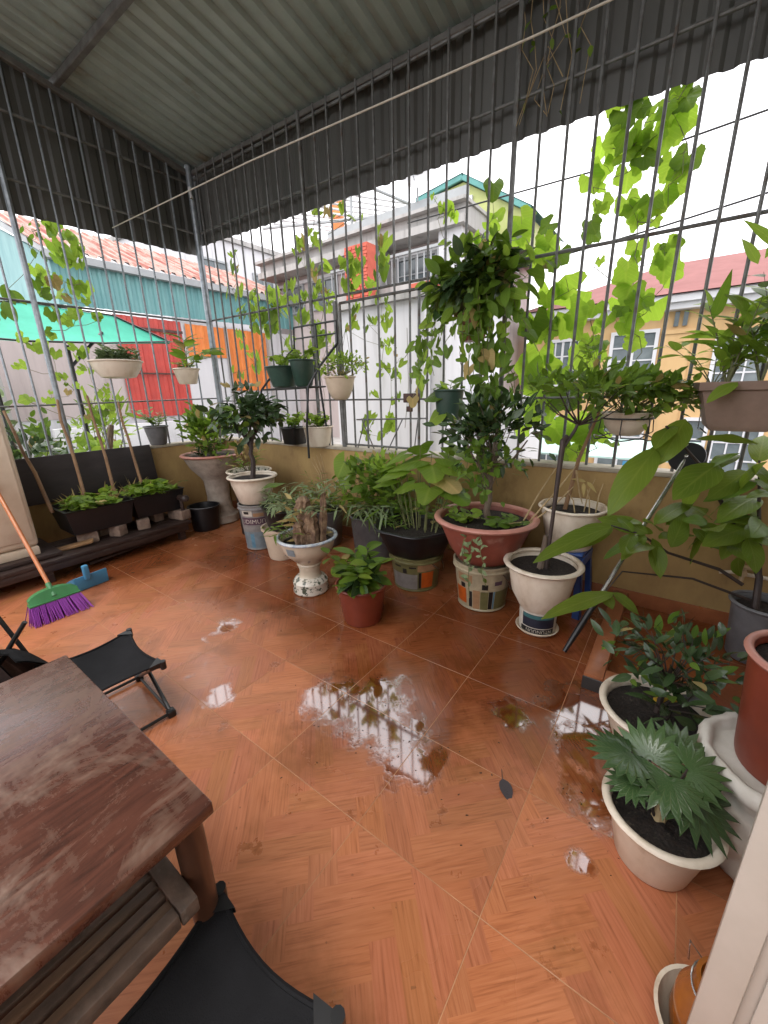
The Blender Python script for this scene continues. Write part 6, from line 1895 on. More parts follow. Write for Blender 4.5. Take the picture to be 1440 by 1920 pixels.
put('dry_vine', g, 'dry_stem', t)

# pale pot with a withered plant by the wall, small white tree pot in front
t = thing('white_flowerpot', 'white pot with wavy rim and withered stalks standing on the blue stool', 'pot', (-0.48, 2.70, 0.4315))
pot(t, [(0.125, 0.0), (0.135, 0.01), (0.185, 0.24), (0.192, 0.265)], 'white_pot', 0.172, 0.235, 0.008, rim=(0.197, 0.27, 0.010, 0.010), rfun=lambda a, q: 1 + 0.02 * q * math.cos(9 * a))
put('stake', G().tube([(-0.05, 0.02, 0.23), (-0.01, 0.06, 0.56), (0.06, 0.16, 0.86)], [0.014, 0.012, 0.008], 8), 'bamboo', t)
g = G()
for (x, y, h, lx) in ((0.10, 0.0, 0.16, -0.03), (0.06, 0.05, 0.22, 0.04), (0.13, 0.03, 0.20, 0.02), (0.02, -0.02, 0.14, -0.06)):
    g.tube([(x, y, 0.23), (x + lx * .3, y, 0.23 + h * .6), (x + lx, y, 0.23 + h)], [0.0045, 0.004, 0.002], 5)
put('dry_stalk', g, 'dry_stem', t)
for (x, z, d) in ((0.05, 0.43, (-0.8, -0.4, 0.3)), (0.06, 0.43, (0.8, -0.4, -0.6)), (0.04, 0.42, (0.2, -0.6, -0.9))):
    leaf_obj(t, 'lance', 'dryleaf', frame((x, 0.04, z), d, (0, -1, 1), 0.09, 1.3))

t = thing('potted_tree', 'slim standard tree with flat crown in a white pot on the dark can', 'tree', (-0.535, 2.30, 0.160))
pot(t, [(0.112, 0.0), (0.118, 0.01), (0.165, 0.10), (0.188, 0.22), (0.198, 0.275)], 'white_pot', 0.190, 0.25, 0.010, rim=(0.208, 0.285, 0.018, 0.012))
put('root_stub', G().tube([(-0.01, -0.01, 0.24), (-0.005, 0.0, 0.33), (0.0, 0.01, 0.45)], [0.022, 0.019, 0.013], 10), 'bark', t)
put('trunk', G().tube([(0.02, 0.0, 0.25), (0.025, 0.02, 0.60), (0.03, 0.05, 1.0), (0.045, 0.07, 1.02)], [0.011, 0.011, 0.016, 0.014], 10), 'dark_stem', t)
put('stem', G().tube([(0.035, 0.05, 0.96), (0.075, 0.09, 1.05), (0.09, 0.10, 1.10)], [0.010, 0.009, 0.008], 8), 'dark_stem', t)
g = G()
for k in range(13):
    a = k * 2.4
    q = rnd.uniform(0.12, 0.28)
    b = Vector((0.09, 0.10, 1.08))
    e = b + Vector((q * math.cos(a), q * math.sin(a), rnd.uniform(0.08, 0.22)))
    g.tube([b, b.lerp(e, 0.5) + Vector((0, 0, -0.02)), e], [0.006, 0.004, 0.002], 5, False)
put('branches', g, 'dark_stem', t)
bush(t, (0.09, 0.10, 1.27), (0.30, 0.30, 0.12), 360, 'small', 'midleaf', 0.075, True, 0.4, 0.3, 24, None, wide=0.8)

# hanging pots on the long grille
t = thing('hanging_pot', 'cream hanging pot brimming with pale fine leaves beside the gate post', 'hanging pot', (-2.585, 2.87, 1.375))
pot(t, [(0.05, 0.0), (0.08, 0.02), (0.115, 0.09), (0.135, 0.18), (0.138, 0.20)], 'cream_pot', 0.125, 0.18, 0.008, rim=(0.140, 0.20, 0.008, 0.008))
bush(t, (0.04, 0.0, 0.30), (0.28, 0.18, 0.12), 260, 'small', 'bean', 0.045, True, 0.4, 0.3, 24, (0, 0, 0.18), 'stem', 0.003)
bush(t, (0, 0, 0.22), (0.13, 0.13, 0.03), 50, 'small', 'dryleaf', 0.04, True, 0.3, 0.2, 0)
hang_wires(t, 0.13, 0.20, 0.62, 3, (0, 0.12))
for (nm, lab, x, y, z, rb, rt, h, m, flat) in (('green_flowerpot', 'wide dark green pot on the shelf of the wire plant stand', -3.33, 2.85, 1.500, 0.115, 0.165, 0.20, 'green_pot', 0), ('green_flowerpot', 'narrow blue green pot beside the wide one on the plant stand', -3.05, 2.86, 1.506, 0.085, 0.12, 0.24, 'green_pot', 0)):
    t = thing(nm, lab, 'pot', (x, y, z))
    pot(t, [(rb * 0.8, 0.0), (rb, 0.015), (rt, h * 0.92), (rt * 1.03, h)], m, rt * 0.92, h * 0.9, 0.007, rim=(rt * 1.04, h, 0.008, 0.008))
    spray(t, (0, 0, h * 0.9), 5, 0.2, 'heart', 'bean', 'stem', 0.6, 3, 0.075, True)
for (nm, lab, x, z, rb, rt, h, m) in (('dark_flowerpot', 'dark square shouldered pot on the wall top under the plant stand', -3.33, ZW + 0.001, 0.10, 0.12, 0.17, 'black_plastic'), ('white_flowerpot', 'ribbed whitish pot on the wall top under the plant stand', -2.97, ZW + 0.001, 0.115, 0.145, 0.19, 'white_pot')):
    t = thing(nm, lab, 'pot', (x, 2.99 + 0.0, z))
    rib = (lambda a, q: 1 + 0.012 * math.cos(26 * a)) if m == 'white_pot' else (lambda a, q: 1 / max(abs(math.cos(a)), abs(math.sin(a))) ** 0.5)
    pot(t, [(rb, 0.0), (rb * 1.03, 0.01), (rt, h)], m, rt * 0.92, h * 0.88, 0.007, rim=(rt * 1.01, h, 0.007, 0.008), rfun=rib, n=52)
    spray(t, (0, 0, h * 0.88), 9, 0.24, 'heart', 'bean', 'stem', 0.55, 5, 0.06, True)
    t.location.y = 2.93


t = thing('green_hanging_pot', 'dark green pot hooked on the bars below the hanging fern', 'hanging pot', (-1.475, 2.88, 1.205))
pot(t, [(0.085, 0.0), (0.09, 0.01), (0.108, 0.20), (0.112, 0.23)], 'green_pot', 0.10, 0.20, 0.007, rim=(0.114, 0.23, 0.007, 0.009))
put('hook', G().tube([(0, 0.105, 0.22), (0, 0.135, 0.24), (0, 0.135, 0.16)], 0.004, 5), 'black_metal', t)
leaf_obj(t, 'round', 'midleaf', frame((-0.06, -0.05, 0.21), (-0.9, -0.3, -0.3), (0, -0.6, 1), 0.15))
leaf_obj(t, 'round', 'bean', frame((-0.04, -0.10, 0.05), (-0.8, -0.2, -0.7), (0, -0.8, 0.8), 0.13))
spray(t, (0, 0, 0.20), 5, 0.16, 'ovate', 'midleaf', 'stem', 0.9, 3, 0.10, True)

t = thing('hanging_basket', 'large dark trailing plant in a small terracotta pot high on the bars', 'hanging plant', (-1.26, 2.80, 1.76))
pot(t, [(0.075, 0.0), (0.08, 0.01), (0.105, 0.14), (0.11, 0.16)], 'terracotta', 0.095, 0.13, 0.008, rim=(0.112, 0.16, 0.009, 0.012))
bush(t, (0.0, 0.0, 0.35), (0.39, 0.26, 0.30), 270, 'ovate', 'midleaf', 0.13, True, -0.25, 0.35, 26, (0, 0, 0.14), 'stem', 0.004, wide=0.9)
bush(t, (0.02, -0.02, 0.34), (0.29, 0.22, 0.26), 240, 'ovate', 'darkleaf', 0.13, True, -0.3, 0.2, 10, None)
g = G(); fo = Foliage(t, 'heart', 'midleaf', True)
for (x0, y0, L) in ((-0.32, 0.0, 0.55), (-0.26, -0.1, 0.42), (-0.36, 0.05, 0.35), (0.0, -0.16, 0.5), (0.06, -0.12, 0.62), (-0.08, -0.15, 0.40), (0.14, -0.1, 0.75), (0.20, -0.05, 0.60), (0.28, -0.04, 0.38), (-0.16, -0.12, 0.5), (0.10, -0.16, 0.95), (0.17, -0.12, 1.05), (0.12, -0.20, 1.35), (0.18, -0.18, 1.25), (0.06, -0.20, 1.15), (0.15, -0.22, 1.45), (-0.30, -0.06, 0.75), (-0.22, -0.1, 0.65), (0.24, -0.1, 0.9)):
    pts = [Vector((x0 * (0.9 + .1 * k) + rnd.uniform(-.02, .02), y0 + rnd.uniform(-.02, .02), 0.28 - L * k / 7)) for k in range(8)]
    g.tube(pts, 0.0025, 4, False)
    for k in range(int(L * 15)):
        u = k / (L * 15) * 6.9
        q = pts[int(u)].lerp(pts[int(u) + 1], u - int(u))
        fo.leaf(q, rv(0.6) + Vector((0, -0.2, -0.8)), Vector((0, -1, 0.5)) + rv(0.5), rnd.uniform(0.04, 0.10))
put('trailing_stem', g, 'stem', t)
hang_wires(t, 0.105, 0.16, 0.62, 3, (0, 0.17))
put('hook', G().tube([(0, 0.17, 0.60), (0.0, 0.19, 0.66), (0.0, 0.20, 0.60)], 0.005, 5), 'black_metal', t)

t = thing('hanging_basket', 'bushy green plant in a white bowl held by a wire ring', 'hanging plant', (-0.26, 2.80, 1.155))
pot(t, [(0.05, 0.0), (0.08, 0.01), (0.115, 0.06), (0.135, 0.13)], 'white_pot', 0.12, 0.115, 0.007, rim=(0.137, 0.13, 0.006, 0.006))
put('wire_ring', G().tube([(0.138 * math.cos(a), 0.138 * math.sin(a), 0.10) for a in [2 * PI * k / 28 for k in range(29)]], 0.005, 6), 'black_metal', t)
put('wire_ring', G().tube([(0.165 * math.cos(a), 0.165 * math.sin(a), -0.012 + 0.008 * math.cos(6 * a)) for a in [2 * PI * k / 28 for k in range(29)]], 0.004, 6), 'black_metal', t)
for k in range(6):
    a = 2 * PI * k / 6 - 0.6
    put('wire', G().tube([(0.142 * math.cos(a), 0.142 * math.sin(a), 0.10), (0.15 * math.cos(a), 0.15 * math.sin(a), 0.02), (0.10 * math.cos(a), 0.10 * math.sin(a), -0.012)], 0.0032, 5), 'black_metal', t)
put('bracket', G().tube([(0, 0.165, -0.012), (0, 0.20, -0.012), (0, 0.20, 0.12)], 0.005, 6), 'black_metal', t)
bush(t, (0.0, -0.01, 0.24), (0.31, 0.20, 0.14), 400, 'small', 'midleaf', 0.07, True, 0.2, 0.4, 26, (0, 0, 0.11), 'stem', 0.004, wide=1.2)
bush(t, (0.20, 0.0, 0.20), (0.18, 0.12, 0.09), 70, 'small', 'midleaf', 0.055, True, 0.1, 0.3, 8, (0, 0, 0.11), 'stem', 0.003, wide=1.2)
bush(t, (-0.22, 0.0, 0.44), (0.07, 0.06, 0.18), 40, 'small', 'bean', 0.06, True, 0.4, 0.3, 6, (-0.1, 0, 0.2), 'stem', 0.003)

t = thing('hanging_trough', 'taupe clay wall trough with tall bamboo like shoots at the right', 'hanging plant', (0.245, 2.815, 1.20))
v, f = [], []
for (z, a, b) in ((0.0, 0.12, 0.09), (0.03, 0.15, 0.11), (0.20, 0.20, 0.14), (0.205, 0.218, 0.158), (0.245, 0.222, 0.162), (0.245, 0.19, 0.13), (0.20, 0.18, 0.12)):
    for k in range(24):
        q = 2 * PI * k / 24
        m_ = max(abs(math.cos(q)), abs(math.sin(q))) ** 0.65
        v.append((a * math.cos(q) / m_, b * math.sin(q) / m_, z))
f.append(tuple(range(23, -1, -1)))
for r_ in range(6):
    for k in range(24):
        f.append((r_ * 24 + k, r_ * 24 + (k + 1) % 24, r_ * 24 + 24 + (k + 1) % 24, r_ * 24 + 24 + k))
put('trough', G().add(v, f), 'taupe_pot', t, True, 35)
g = G(); g.disc(0.16, 0.222, 26, bumpy=0.01); put('soil', g, 'soil', t, True, 180)
for (a, b) in ((-0.16, 0.10), (0.16, 0.10)):
    put('wire', G().tube([(a, -0.165, 0.02), (a * 0.8, -0.10, -0.012), (a, 0.15, -0.012), (a, 0.18, 0.30)], 0.003, 5), 'black_metal', t)
spray(t, (-0.08, 0, 0.22), 5, 0.60, 'lance', 'bean', 'stem', 0.18, 9, 0.24, True, r=0.006, droop=0.1, wide=1.1)
spray(t, (0.05, 0, 0.22), 6, 0.46, 'lance', 'bean', 'stem', 0.30, 8, 0.20, True, r=0.005, droop=0.15, wide=1.1)
spray(t, (-0.14, -0.02, 0.22), 5, 0.34, 'ovate', 'bean', 'stem', 0.45, 6, 0.11, True)
spray(t, (0.10, 0.0, 0.22), 4, 0.55, 'ovate', 'greyleaf', 'dark_stem', 0.22, 8, 0.11, True, droop=0.1)
leaf_obj(t, 'big', 'bean', frame((-0.05, -0.16, 0.24), (-0.6, -0.5, -0.35), (0, -0.5, 1), 0.16))
for k in range(4):
    leaf_obj(t, 'lance', 'bean', frame((-0.06 + 0.02 * k, 0, 0.78 + 0.02 * k), (rnd.gauss(-.1, .4), rnd.gauss(0, .2), 1), (0, -1, 0.2), 0.22))
g = G(); fo = Foliage(t, 'small', 'bean', True)
for k in range(3):
    pts = [Vector((-0.20 - 0.05 * j, -0.06 - 0.02 * k, 0.20 - 0.02 * j - 0.02 * k + 0.03 * math.sin(j))) for j in range(6)]
    g.tube(pts, 0.003, 4, False)
    for j in range(8):
        fo.leaf(pts[min(5, j // 2 + 1)] + rv(.015), rv() + Vector((-.4, -.3, 0)), Vector((0, -.5, 1)), 0.055)
put('runner', g, 'stem', t)

# grey pot at the far right with the large leaved shrub
t = thing('leafy_shrub', 'large leaved shrub with long drooping branches in a grey pot at the right', 'shrub', (0.50, 2.66, 0))
pot(t, [(0.10, 0.002), (0.11, 0.015), (0.13, 0.30), (0.135, 0.32)], 'grey_pot', 0.12, 0.29, 0.01, rim=(0.137, 0.325, 0.010, 0.010))
R0 = t.location.copy()
W = lambda *p: Vector(p) - R0
TB = (0.47, 2.66, 0.29)
put('trunk', G().tube([W(*TB), W(0.46, 2.70, 0.45), W(0.40, 2.74, 0.60), W(0.27, 2.74, 0.78), W(0.13, 2.70, 1.01), W(-0.06, 2.59, 1.23)], [0.018, 0.016, 0.014, 0.011, 0.008, 0.005], 8), 'dark_stem', t)
put('branch', G().tube([W(0.40, 2.68, 0.40), W(0.29, 2.66, 0.47), W(0.05, 2.50, 0.57), W(-0.08, 2.40, 0.68), W(-0.21, 2.25, 0.75)], [0.010, 0.009, 0.007, 0.006, 0.004], 7), 'dark_stem', t)
put('branch', G().tube([W(0.44, 2.66, 0.33), W(0.18, 2.55, 0.43), W(-0.13, 2.28, 0.50), W(-0.18, 2.14, 0.43)], [0.008, 0.006, 0.004, 0.003], 7), 'dark_stem', t)
put('branch', G().tube([W(0.46, 2.70, 0.45), W(0.40, 2.72, 0.78), W(0.36, 2.80, 1.05)], [0.012, 0.009, 0.005], 7), 'dark_stem', t)
put('branch', G().tube([W(0.44, 2.68, 0.52), W(0.38, 2.60, 0.66), W(0.20, 2.56, 0.72)], [0.009, 0.007, 0.004], 7), 'dark_stem', t)
BIG = [((-0.08, 2.55, 1.12), (-0.24, 2.23, 0.85), 0.155), ((0.02, 2.68, 1.26), (-0.05, 2.46, 1.08), 0.135), ((0.33, 2.73, 1.14), (0.09, 2.68, 1.21), 0.113), ((0.19, 2.65, 1.04), (0.03, 2.39, 0.94), 0.17), ((0.26, 2.79, 1.08), (0.16, 2.6, 1.05), 0.101), ((0.32, 2.79, 0.99), (0.19, 2.57, 0.9), 0.118), ((0.3, 2.67, 1.05), (0.44, 2.64, 0.97), 0.121), ((0.39, 2.8, 0.86), (0.23, 2.56, 0.81), 0.141), ((-0.2, 2.19, 0.76), (-0.48, 1.86, 0.69), 0.107), ((-0.2, 2.26, 0.75), (-0.39, 1.99, 0.69), 0.11), ((-0.05, 2.41, 0.69), (-0.28, 2.37, 0.78), 0.118), ((-0.03, 2.44, 0.73), (0.12, 2.71, 0.88), 0.101), ((0.02, 2.54, 0.71), (0.23, 2.83, 0.82), 0.098), ((-0.0, 2.43, 0.66), (0.17, 2.67, 0.7), 0.096), ((-0.01, 2.42, 0.63), (0.04, 2.3, 0.51), 0.084), ((-0.06, 2.4, 0.68), (-0.14, 2.21, 0.62), 0.073), ((-0.14, 2.12, 0.44), (-0.4, 1.82, 0.42), 0.091), ((-0.15, 2.17, 0.42), (-0.01, 2.15, 0.36), 0.06), ((-0.19, 2.14, 0.42), (-0.13, 2.07, 0.39), 0.066), ((0.16, 2.58, 0.72), (0.34, 2.59, 0.68), 0.113), ((0.14, 2.56, 0.71), (0.23, 2.5, 0.66), 0.096), ((0.35, 2.65, 0.72), (0.2, 2.43, 0.7), 0.121), ((0.35, 2.59, 0.71), (0.47, 2.57, 0.71), 0.118), ((-0.03, 2.62, 1.23), (-0.1, 2.45, 1.16), 0.113), ((0.37, 2.82, 0.77), (0.24, 2.85, 0.86), 0.104), ((0.36, 2.84, 1.03), (0.39, 3.03, 1.2), 0.113), ((-0.03, 2.48, 0.67), (-0.15, 2.51, 0.69), 0.069), ((0.36, 2.58, 0.69), (0.43, 2.48, 0.56), 0.107), ((0.05, 2.71, 1.14), (-0.15, 2.45, 1.1), 0.104)]
for (b, e, w) in BIG:
    d = Vector(e) - Vector(b)
    L_ = max(d.length, w * 1.35)
    n_ = Vector((0.1, -0.45, 1.0)) + rv(0.22)
    leaf_obj(t, 'big', 'bigleaf', frame(W(*b), d, n_, L_, w / (0.46 * L_)))

for k in range(34):
    c_ = rnd.choice(((-0.02, 2.42, 0.70), (0.05, 2.50, 0.62), (0.20, 2.60, 0.70), (0.36, 2.72, 0.92), (0.40, 2.72, 0.75), (-0.06, 2.38, 0.68), (0.30, 2.66, 0.60), (0.12, 2.68, 1.0)))
    b = Vector(c_) + rv(0.035)
    d = rv(1.0) + Vector((-0.2, -0.3, -0.25))
    leaf_obj(t, 'big', 'bigleaf' if k % 4 else 'midleaf', frame(b - R0, d, Vector((0, -0.4, 1)) + rv(0.3), rnd.uniform(0.12, 0.24), rnd.uniform(0.85, 1.1)))

# pot with the dark little shrub, and the fan palm in front of it
t = thing('potted_shrub', 'white pot with a small dark leaved shrub between the kerb and the fan palm', 'shrub', (0.10, 1.69, 0))
pot(t, [(0.13, 0.002), (0.14, 0.015), (0.175, 0.12), (0.188, 0.16), (0.192, 0.18)], 'white_pot', 0.178, 0.15, 0.010, rim=(0.196, 0.185, 0.014, 0.010))
put('trunk', G().tube([(0.0, 0.02, 0.15), (0.01, 0.04, 0.30), (0.02, 0.05, 0.36)], [0.012, 0.010, 0.007], 8), 'dark_stem', t)
bush(t, (0.02, 0.05, 0.40), (0.26, 0.24, 0.13), 190, 'ovate', 'darkleaf', 0.075, True, 0.3, 0.35, 24, (0.02, 0.05, 0.28), 'dark_stem', 0.004, wide=0.7)
bush(t, (0.05, -0.05, 0.28), (0.20, 0.16, 0.07), 40, 'ovate', 'darkleaf', 0.10, True, 0.2, 0.3, 8, (0.0, 0.03, 0.17), 'dark_stem', 0.004, wide=0.7)

t = thing('fan_palm', 'young fan palm with pleated round leaves in a cream white pot', 'palm', (0.13, 1.205, 0))
pot(t, [(0.095, 0.002), (0.102, 0.012), (0.128, 0.14), (0.138, 0.17), (0.142, 0.195)], 'white_pot', 0.132, 0.165, 0.009, rim=(0.147, 0.20, 0.013, 0.010))
fans = [((-0.05, 0.03, 0.335), (-0.10, 0.60, 0.62), (-0.10, -0.70, 0.65), 0.125), ((0.0, -0.02, 0.350), (-0.05, -0.95, -0.22), (0.0, 0.05, 1), 0.125),
        ((0.04, 0.02, 0.365), (0.95, 0.25, 0.10), (-0.15, -0.45, 0.9), 0.110), ((0.06, 0.0, 0.315), (0.80, -0.35, -0.45), (0.45, -0.2, 0.85), 0.150),
        ((-0.10, 0.0, 0.36), (-0.85, -0.40, 0.12), (0.30, 0.25, 0.92), 0.135), ((-0.08, -0.05, 0.31), (-0.8, -0.4, -0.15), (-0.1, -0.1, 1), 0.085), ((0.02, 0.09, 0.36), (0.45, 0.85, 0.25), (0.0, -0.5, 0.9), 0.11)]
g = G()
for (p, d, n_, s) in fans:
    g.tube([(p[0] * 0.1, p[1] * 0.1, 0.16), (p[0] * 0.5, p[1] * 0.5, 0.16 + (p[2] - 0.16) * 0.62), p], [0.005, 0.004, 0.0035], 6, False)
    leaf_obj(t, 'fan', 'palmleaf', frame(p, d, n_, s))
put('petioles', g, 'dark_stem', t)
put('crown_fibre', G().tube([(0, 0, 0.16), (0, 0.01, 0.23)], [0.022, 0.010], 8), 'dry_stem', t)

# ================================================================== CLIMBERS ON THE GRILLES
V_R = [(-0.23,2.99,0.06,0.05,3,0.1),(-0.33,2.92,0.08,0.06,4,0.12),(-0.55,2.93,0.09,0.09,5,0.14),(-0.42,2.86,0.08,0.09,5,0.11),(-0.25,2.8,0.08,0.07,4,0.15),(-0.21,2.65,0.06,0.05,3,0.16),(-0.6,2.81,0.07,0.09,4,0.13),(-0.46,2.77,0.1,0.06,6,0.11),(-0.55,2.64,0.1,0.08,4,0.15),(-0.42,2.68,0.08,0.08,5,0.12),(-0.66,2.62,0.05,0.07,2,0.13),(-0.38,2.49,0.07,0.07,4,0.13),(-0.26,2.52,0.06,0.07,4,0.12),(-0.61,2.47,0.05,0.06,2,0.12),(-0.71,2.39,0.05,0.05,2,0.11),(-0.39,2.37,0.08,0.06,4,0.13),(-0.28,2.4,0.06,0.06,3,0.12),(-0.25,2.22,0.06,0.06,3,0.11),(-0.6,2.17,0.05,0.06,2,0.13),(-0.38,2.19,0.06,0.05,3,0.12),(-0.28,2.14,0.06,0.06,3,0.12),(-0.18,2.08,0.06,0.06,2,0.14),(-0.37,2.05,0.06,0.07,3,0.14),(-0.25,1.95,0.08,0.07,3,0.16),(-0.4,1.91,0.07,0.06,3,0.12),(-0.29,1.86,0.07,0.06,3,0.13),(-0.41,1.81,0.08,0.06,4,0.12),(-0.29,1.73,0.05,0.07,2,0.12)]
V_RL = [(-1.1,2.49,0.06,0.06,2,0.16),(-0.96,2.34,0.06,0.04,2,0.11),(-0.84,2.28,0.06,0.05,2,0.14),(-0.87,2.44,0.05,0.05,1,0.11),(-0.75,2.06,0.08,0.06,2,0.19),(-0.92,2.03,0.04,0.07,2,0.13),(-0.94,1.85,0.08,0.08,3,0.19),(-0.74,1.81,0.08,0.07,2,0.21),(-0.9,1.61,0.09,0.07,3,0.2),(-0.7,1.57,0.08,0.07,2,0.19),(-0.93,1.47,0.09,0.06,3,0.17),(-0.59,1.86,0.05,0.06,2,0.13),(-0.56,1.73,0.06,0.07,3,0.12),(-0.8,1.31,0.09,0.07,3,0.17),(-0.62,1.35,0.08,0.08,3,0.15),(-0.73,1.12,0.1,0.07,3,0.18),(-0.52,1.17,0.08,0.07,3,0.16),(-0.45,1.02,0.08,0.05,3,0.14),(-0.58,0.98,0.08,0.05,3,0.14),(-0.96,1.19,0.07,0.08,3,0.14)]
V_MT = [(-1.28,2.8,0.04,0.05,1,0.15),(-1.32,2.74,0.02,0.03,1,0.1),(-1.32,2.55,0.07,0.05,3,0.1),(-1.69,2.76,0.04,0.06,3,0.09),(-1.73,2.69,0.04,0.06,3,0.09),(-1.62,2.73,0.05,0.06,2,0.07),(-1.46,2.47,0.06,0.06,3,0.09),(-1.36,2.5,0.05,0.05,2,0.1),(-1.66,2.51,0.03,0.04,2,0.07),(-1.27,2.39,0.05,0.04,2,0.09),(-1.78,2.84,0.03,0.04,2,0.06)]
V_MA = [(-3.01,3.02,0.04,0.06,2,0.08),(-2.82,2.92,0.05,0.05,2,0.09),(-2.57,2.88,0.04,0.05,2,0.07),(-2.68,3.01,0.04,0.04,2,0.07),(-3.25,2.82,0.07,0.06,4,0.1),(-3.07,2.82,0.07,0.07,5,0.1),(-3.2,2.62,0.07,0.06,3,0.09),(-3.39,2.47,0.04,0.05,2,0.09),(-3.02,2.55,0.06,0.07,4,0.08),(-3.0,2.39,0.07,0.07,4,0.08),(-2.94,2.26,0.06,0.06,3,0.08),(-3.19,2.34,0.06,0.06,3,0.08),(-3.46,2.38,0.08,0.07,3,0.13),(-3.65,2.25,0.08,0.07,4,0.14),(-3.33,2.16,0.09,0.05,4,0.11),(-3.11,2.04,0.06,0.09,4,0.1),(-2.98,1.88,0.07,0.1,5,0.1),(-3.21,1.85,0.07,0.08,4,0.1),(-3.49,1.92,0.07,0.09,3,0.1),(-3.8,2.16,0.07,0.07,3,0.11),(-3.64,1.77,0.06,0.08,3,0.09),(-3.31,1.7,0.05,0.05,2,0.08),(-3.07,1.69,0.05,0.05,3,0.09)]
V_MB = [(-2.59,2.6,0.05,0.07,3,0.12),(-2.28,2.7,0.03,0.04,3,0.06),(-2.29,2.58,0.05,0.08,4,0.1),(-2.27,2.46,0.05,0.06,4,0.09),(-2.59,2.48,0.05,0.07,3,0.11),(-2.42,2.36,0.05,0.06,3,0.08),(-2.63,2.35,0.05,0.05,3,0.08),(-2.58,2.17,0.04,0.04,2,0.08),(-2.28,2.17,0.04,0.05,3,0.07),(-2.69,2.0,0.05,0.06,3,0.08),(-2.62,2.08,0.03,0.05,2,0.08),(-2.25,2.04,0.06,0.07,4,0.08),(-2.43,2.02,0.04,0.05,2,0.06),(-2.17,1.86,0.04,0.07,3,0.06),(-2.26,1.83,0.06,0.06,4,0.06),(-2.14,1.68,0.04,0.06,3,0.06),(-2.18,1.53,0.04,0.06,3,0.06),(-2.29,1.65,0.05,0.07,3,0.06),(-2.21,1.36,0.04,0.05,3,0.06),(-2.4,1.41,0.04,0.05,2,0.06),(-2.44,1.17,0.06,0.06,5,0.08),(-2.22,1.17,0.06,0.06,5,0.09),(-2.25,1.05,0.05,0.04,3,0.08),(-2.48,1.04,0.04,0.04,3,0.07),(-1.98,1.41,0.05,0.03,2,0.06)]
V_LM = [(-4.31,2.95,0.05,0.05,2,0.09),(-4.3,2.79,0.06,0.06,3,0.1),(-4.36,2.59,0.05,0.05,2,0.11),(-4.07,2.46,0.06,0.06,3,0.11),(-3.8,2.45,0.07,0.06,2,0.13),(-4.24,2.35,0.07,0.06,3,0.11),(-4.0,2.32,0.07,0.06,3,0.13),(-3.68,2.33,0.09,0.06,4,0.14),(-4.12,2.2,0.05,0.06,2,0.11),(-3.84,2.17,0.08,0.06,4,0.11),(-4.43,2.17,0.05,0.08,2,0.09),(-4.33,1.93,0.06,0.09,3,0.09),(-4.15,1.8,0.06,0.09,3,0.09),(-4.54,1.7,0.07,0.08,3,0.08)]
V_B = [(1.67,2.93,0.06,0.05,3,0.13),(1.74,2.86,0.06,0.05,4,0.12),(1.65,2.75,0.06,0.05,3,0.13),(1.81,2.81,0.07,0.06,4,0.12),(1.7,2.67,0.07,0.06,4,0.12),(1.8,2.65,0.06,0.05,3,0.11),(1.47,2.53,0.06,0.04,2,0.12),(1.47,2.44,0.06,0.05,3,0.1),(1.64,2.49,0.07,0.06,4,0.12),(1.79,2.51,0.06,0.06,3,0.12),(1.65,2.38,0.06,0.05,3,0.1),(1.47,2.35,0.07,0.05,3,0.09),(1.8,2.33,0.05,0.05,3,0.09),(1.52,2.22,0.07,0.04,3,0.1),(1.69,2.22,0.07,0.05,4,0.1),(1.64,2.12,0.05,0.05,3,0.09),(1.44,2.06,0.06,0.04,3,0.08),(1.86,2.19,0.05,0.03,2,0.09),(1.33,1.91,0.07,0.05,3,0.09),(1.21,1.95,0.07,0.04,3,0.09),(1.42,1.87,0.07,0.04,3,0.08),(1.64,1.88,0.07,0.05,4,0.08),(1.19,1.72,0.06,0.03,2,0.09),(1.42,1.68,0.07,0.05,3,0.08),(1.67,1.74,0.04,0.05,3,0.07),(1.52,1.53,0.06,0.05,4,0.07),(1.75,1.51,0.07,0.07,4,0.08),(1.17,1.42,0.06,0.03,2,0.09),(1.33,1.46,0.07,0.04,3,0.07),(1.76,1.32,0.08,0.07,4,0.08),(1.55,1.23,0.06,0.06,4,0.06),(1.89,1.37,0.07,0.08,5,0.07)]
V_BS = [(1.44,2.9,0.03,0.02,2,0.08),(1.52,2.95,0.02,0.03,2,0.06),(1.53,2.89,0.02,0.02,2,0.06),(1.44,2.81,0.03,0.02,2,0.07),(1.51,2.83,0.02,0.02,2,0.07),(1.48,2.69,0.04,0.03,2,0.1),(1.63,3.0,0.02,0.02,2,0.05),(1.2,2.35,0.05,0.05,3,0.16),(1.1,2.2,0.06,0.05,3,0.18)]
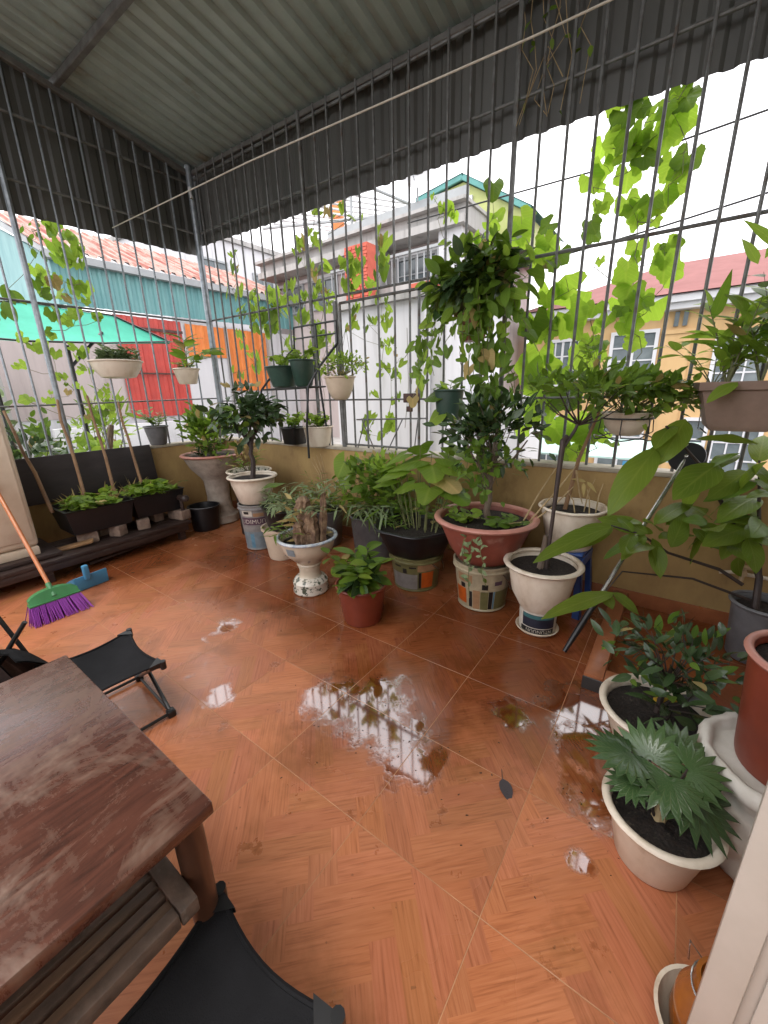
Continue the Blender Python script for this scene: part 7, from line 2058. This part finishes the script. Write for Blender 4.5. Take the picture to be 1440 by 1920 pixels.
vine('gourd_vine', 'tall gourd vine with big lobed lime leaves against the open sky', 'Y', 3.15, V_R, 'vine', 'lime', base=1.60, dens=0.75, flat=0.24, big=(0.8, 1.15))
vine('gourd_vine', 'gourd vine with the largest pale leaves beside the hanging fern', 'Y', 3.17, V_RL, 'vine', 'lime', base=0.93, dens=1.15, flat=0.22, big=(0.85, 1.2))
vine('bean_vine', 'sparse bright shoots high on the bars above the hanging fern', 'Y', 3.13, V_MT, 'heart', 'lime', base=2.30)
vine('bean_vine', 'leafy bean vine twining up the bars around the plant stand', 'Y', 3.12, V_MA, 'heart', 'bean', base=1.20, dens=1.35, big=(0.8, 1.25))
vine('bean_vine', 'small leaved vine straggling down the bars over the white wall', 'Y', 3.12, V_MB, 'heart', 'bean', base=0.94, dens=1.15, big=(0.8, 1.25))
vine('bean_vine', 'bean vine on the long grille just right of the corner post', 'Y', 3.12, V_LM, 'heart', 'bean', base=1.2, dens=1.4, big=(0.8, 1.25))
vine('gourd_vine', 'yellow green vine climbing the back grille above the troughs', 'X', -4.87, V_B, 'vine', 'bean', base=0.95, dens=0.9, flat=0.3, big=(0.8, 1.15))
vine('leafy_creeper', 'sparse dark leaved creeper at the top of the back grille', 'X', -4.87, V_BS, 'ovate', 'midleaf', base=2.1)
t = thing('dry_creeper', 'thin withered creeper clinging to the fascia above the bars', 'creeper', (-0.95, 3.03, 3.15))
g = G(); fo = Foliage(t, 'small', 'midleaf', True)
for k in range(7):
    x0 = rnd.uniform(-0.25, 0.2)
    pts = [Vector((x0 + rnd.uniform(-.05, .05), rnd.uniform(-.05, .0), 0.45 - 0.12 * j)) for j in range(6)]
    g.tube(pts, 0.002, 4, False)
    for j in range(4):
        fo.leaf(rnd.choice(pts), rv() + Vector((0, 0, -.6)), Vector((0, -1, 0.3)) + rv(.4), rnd.uniform(0.04, 0.07))
g.tube([(0.1, -0.04, 0.0), (0.0, -0.03, 0.18), (-0.1, -0.03, -0.02)], 0.003, 4, False)
put('stem', g, 'dry_stem', t)
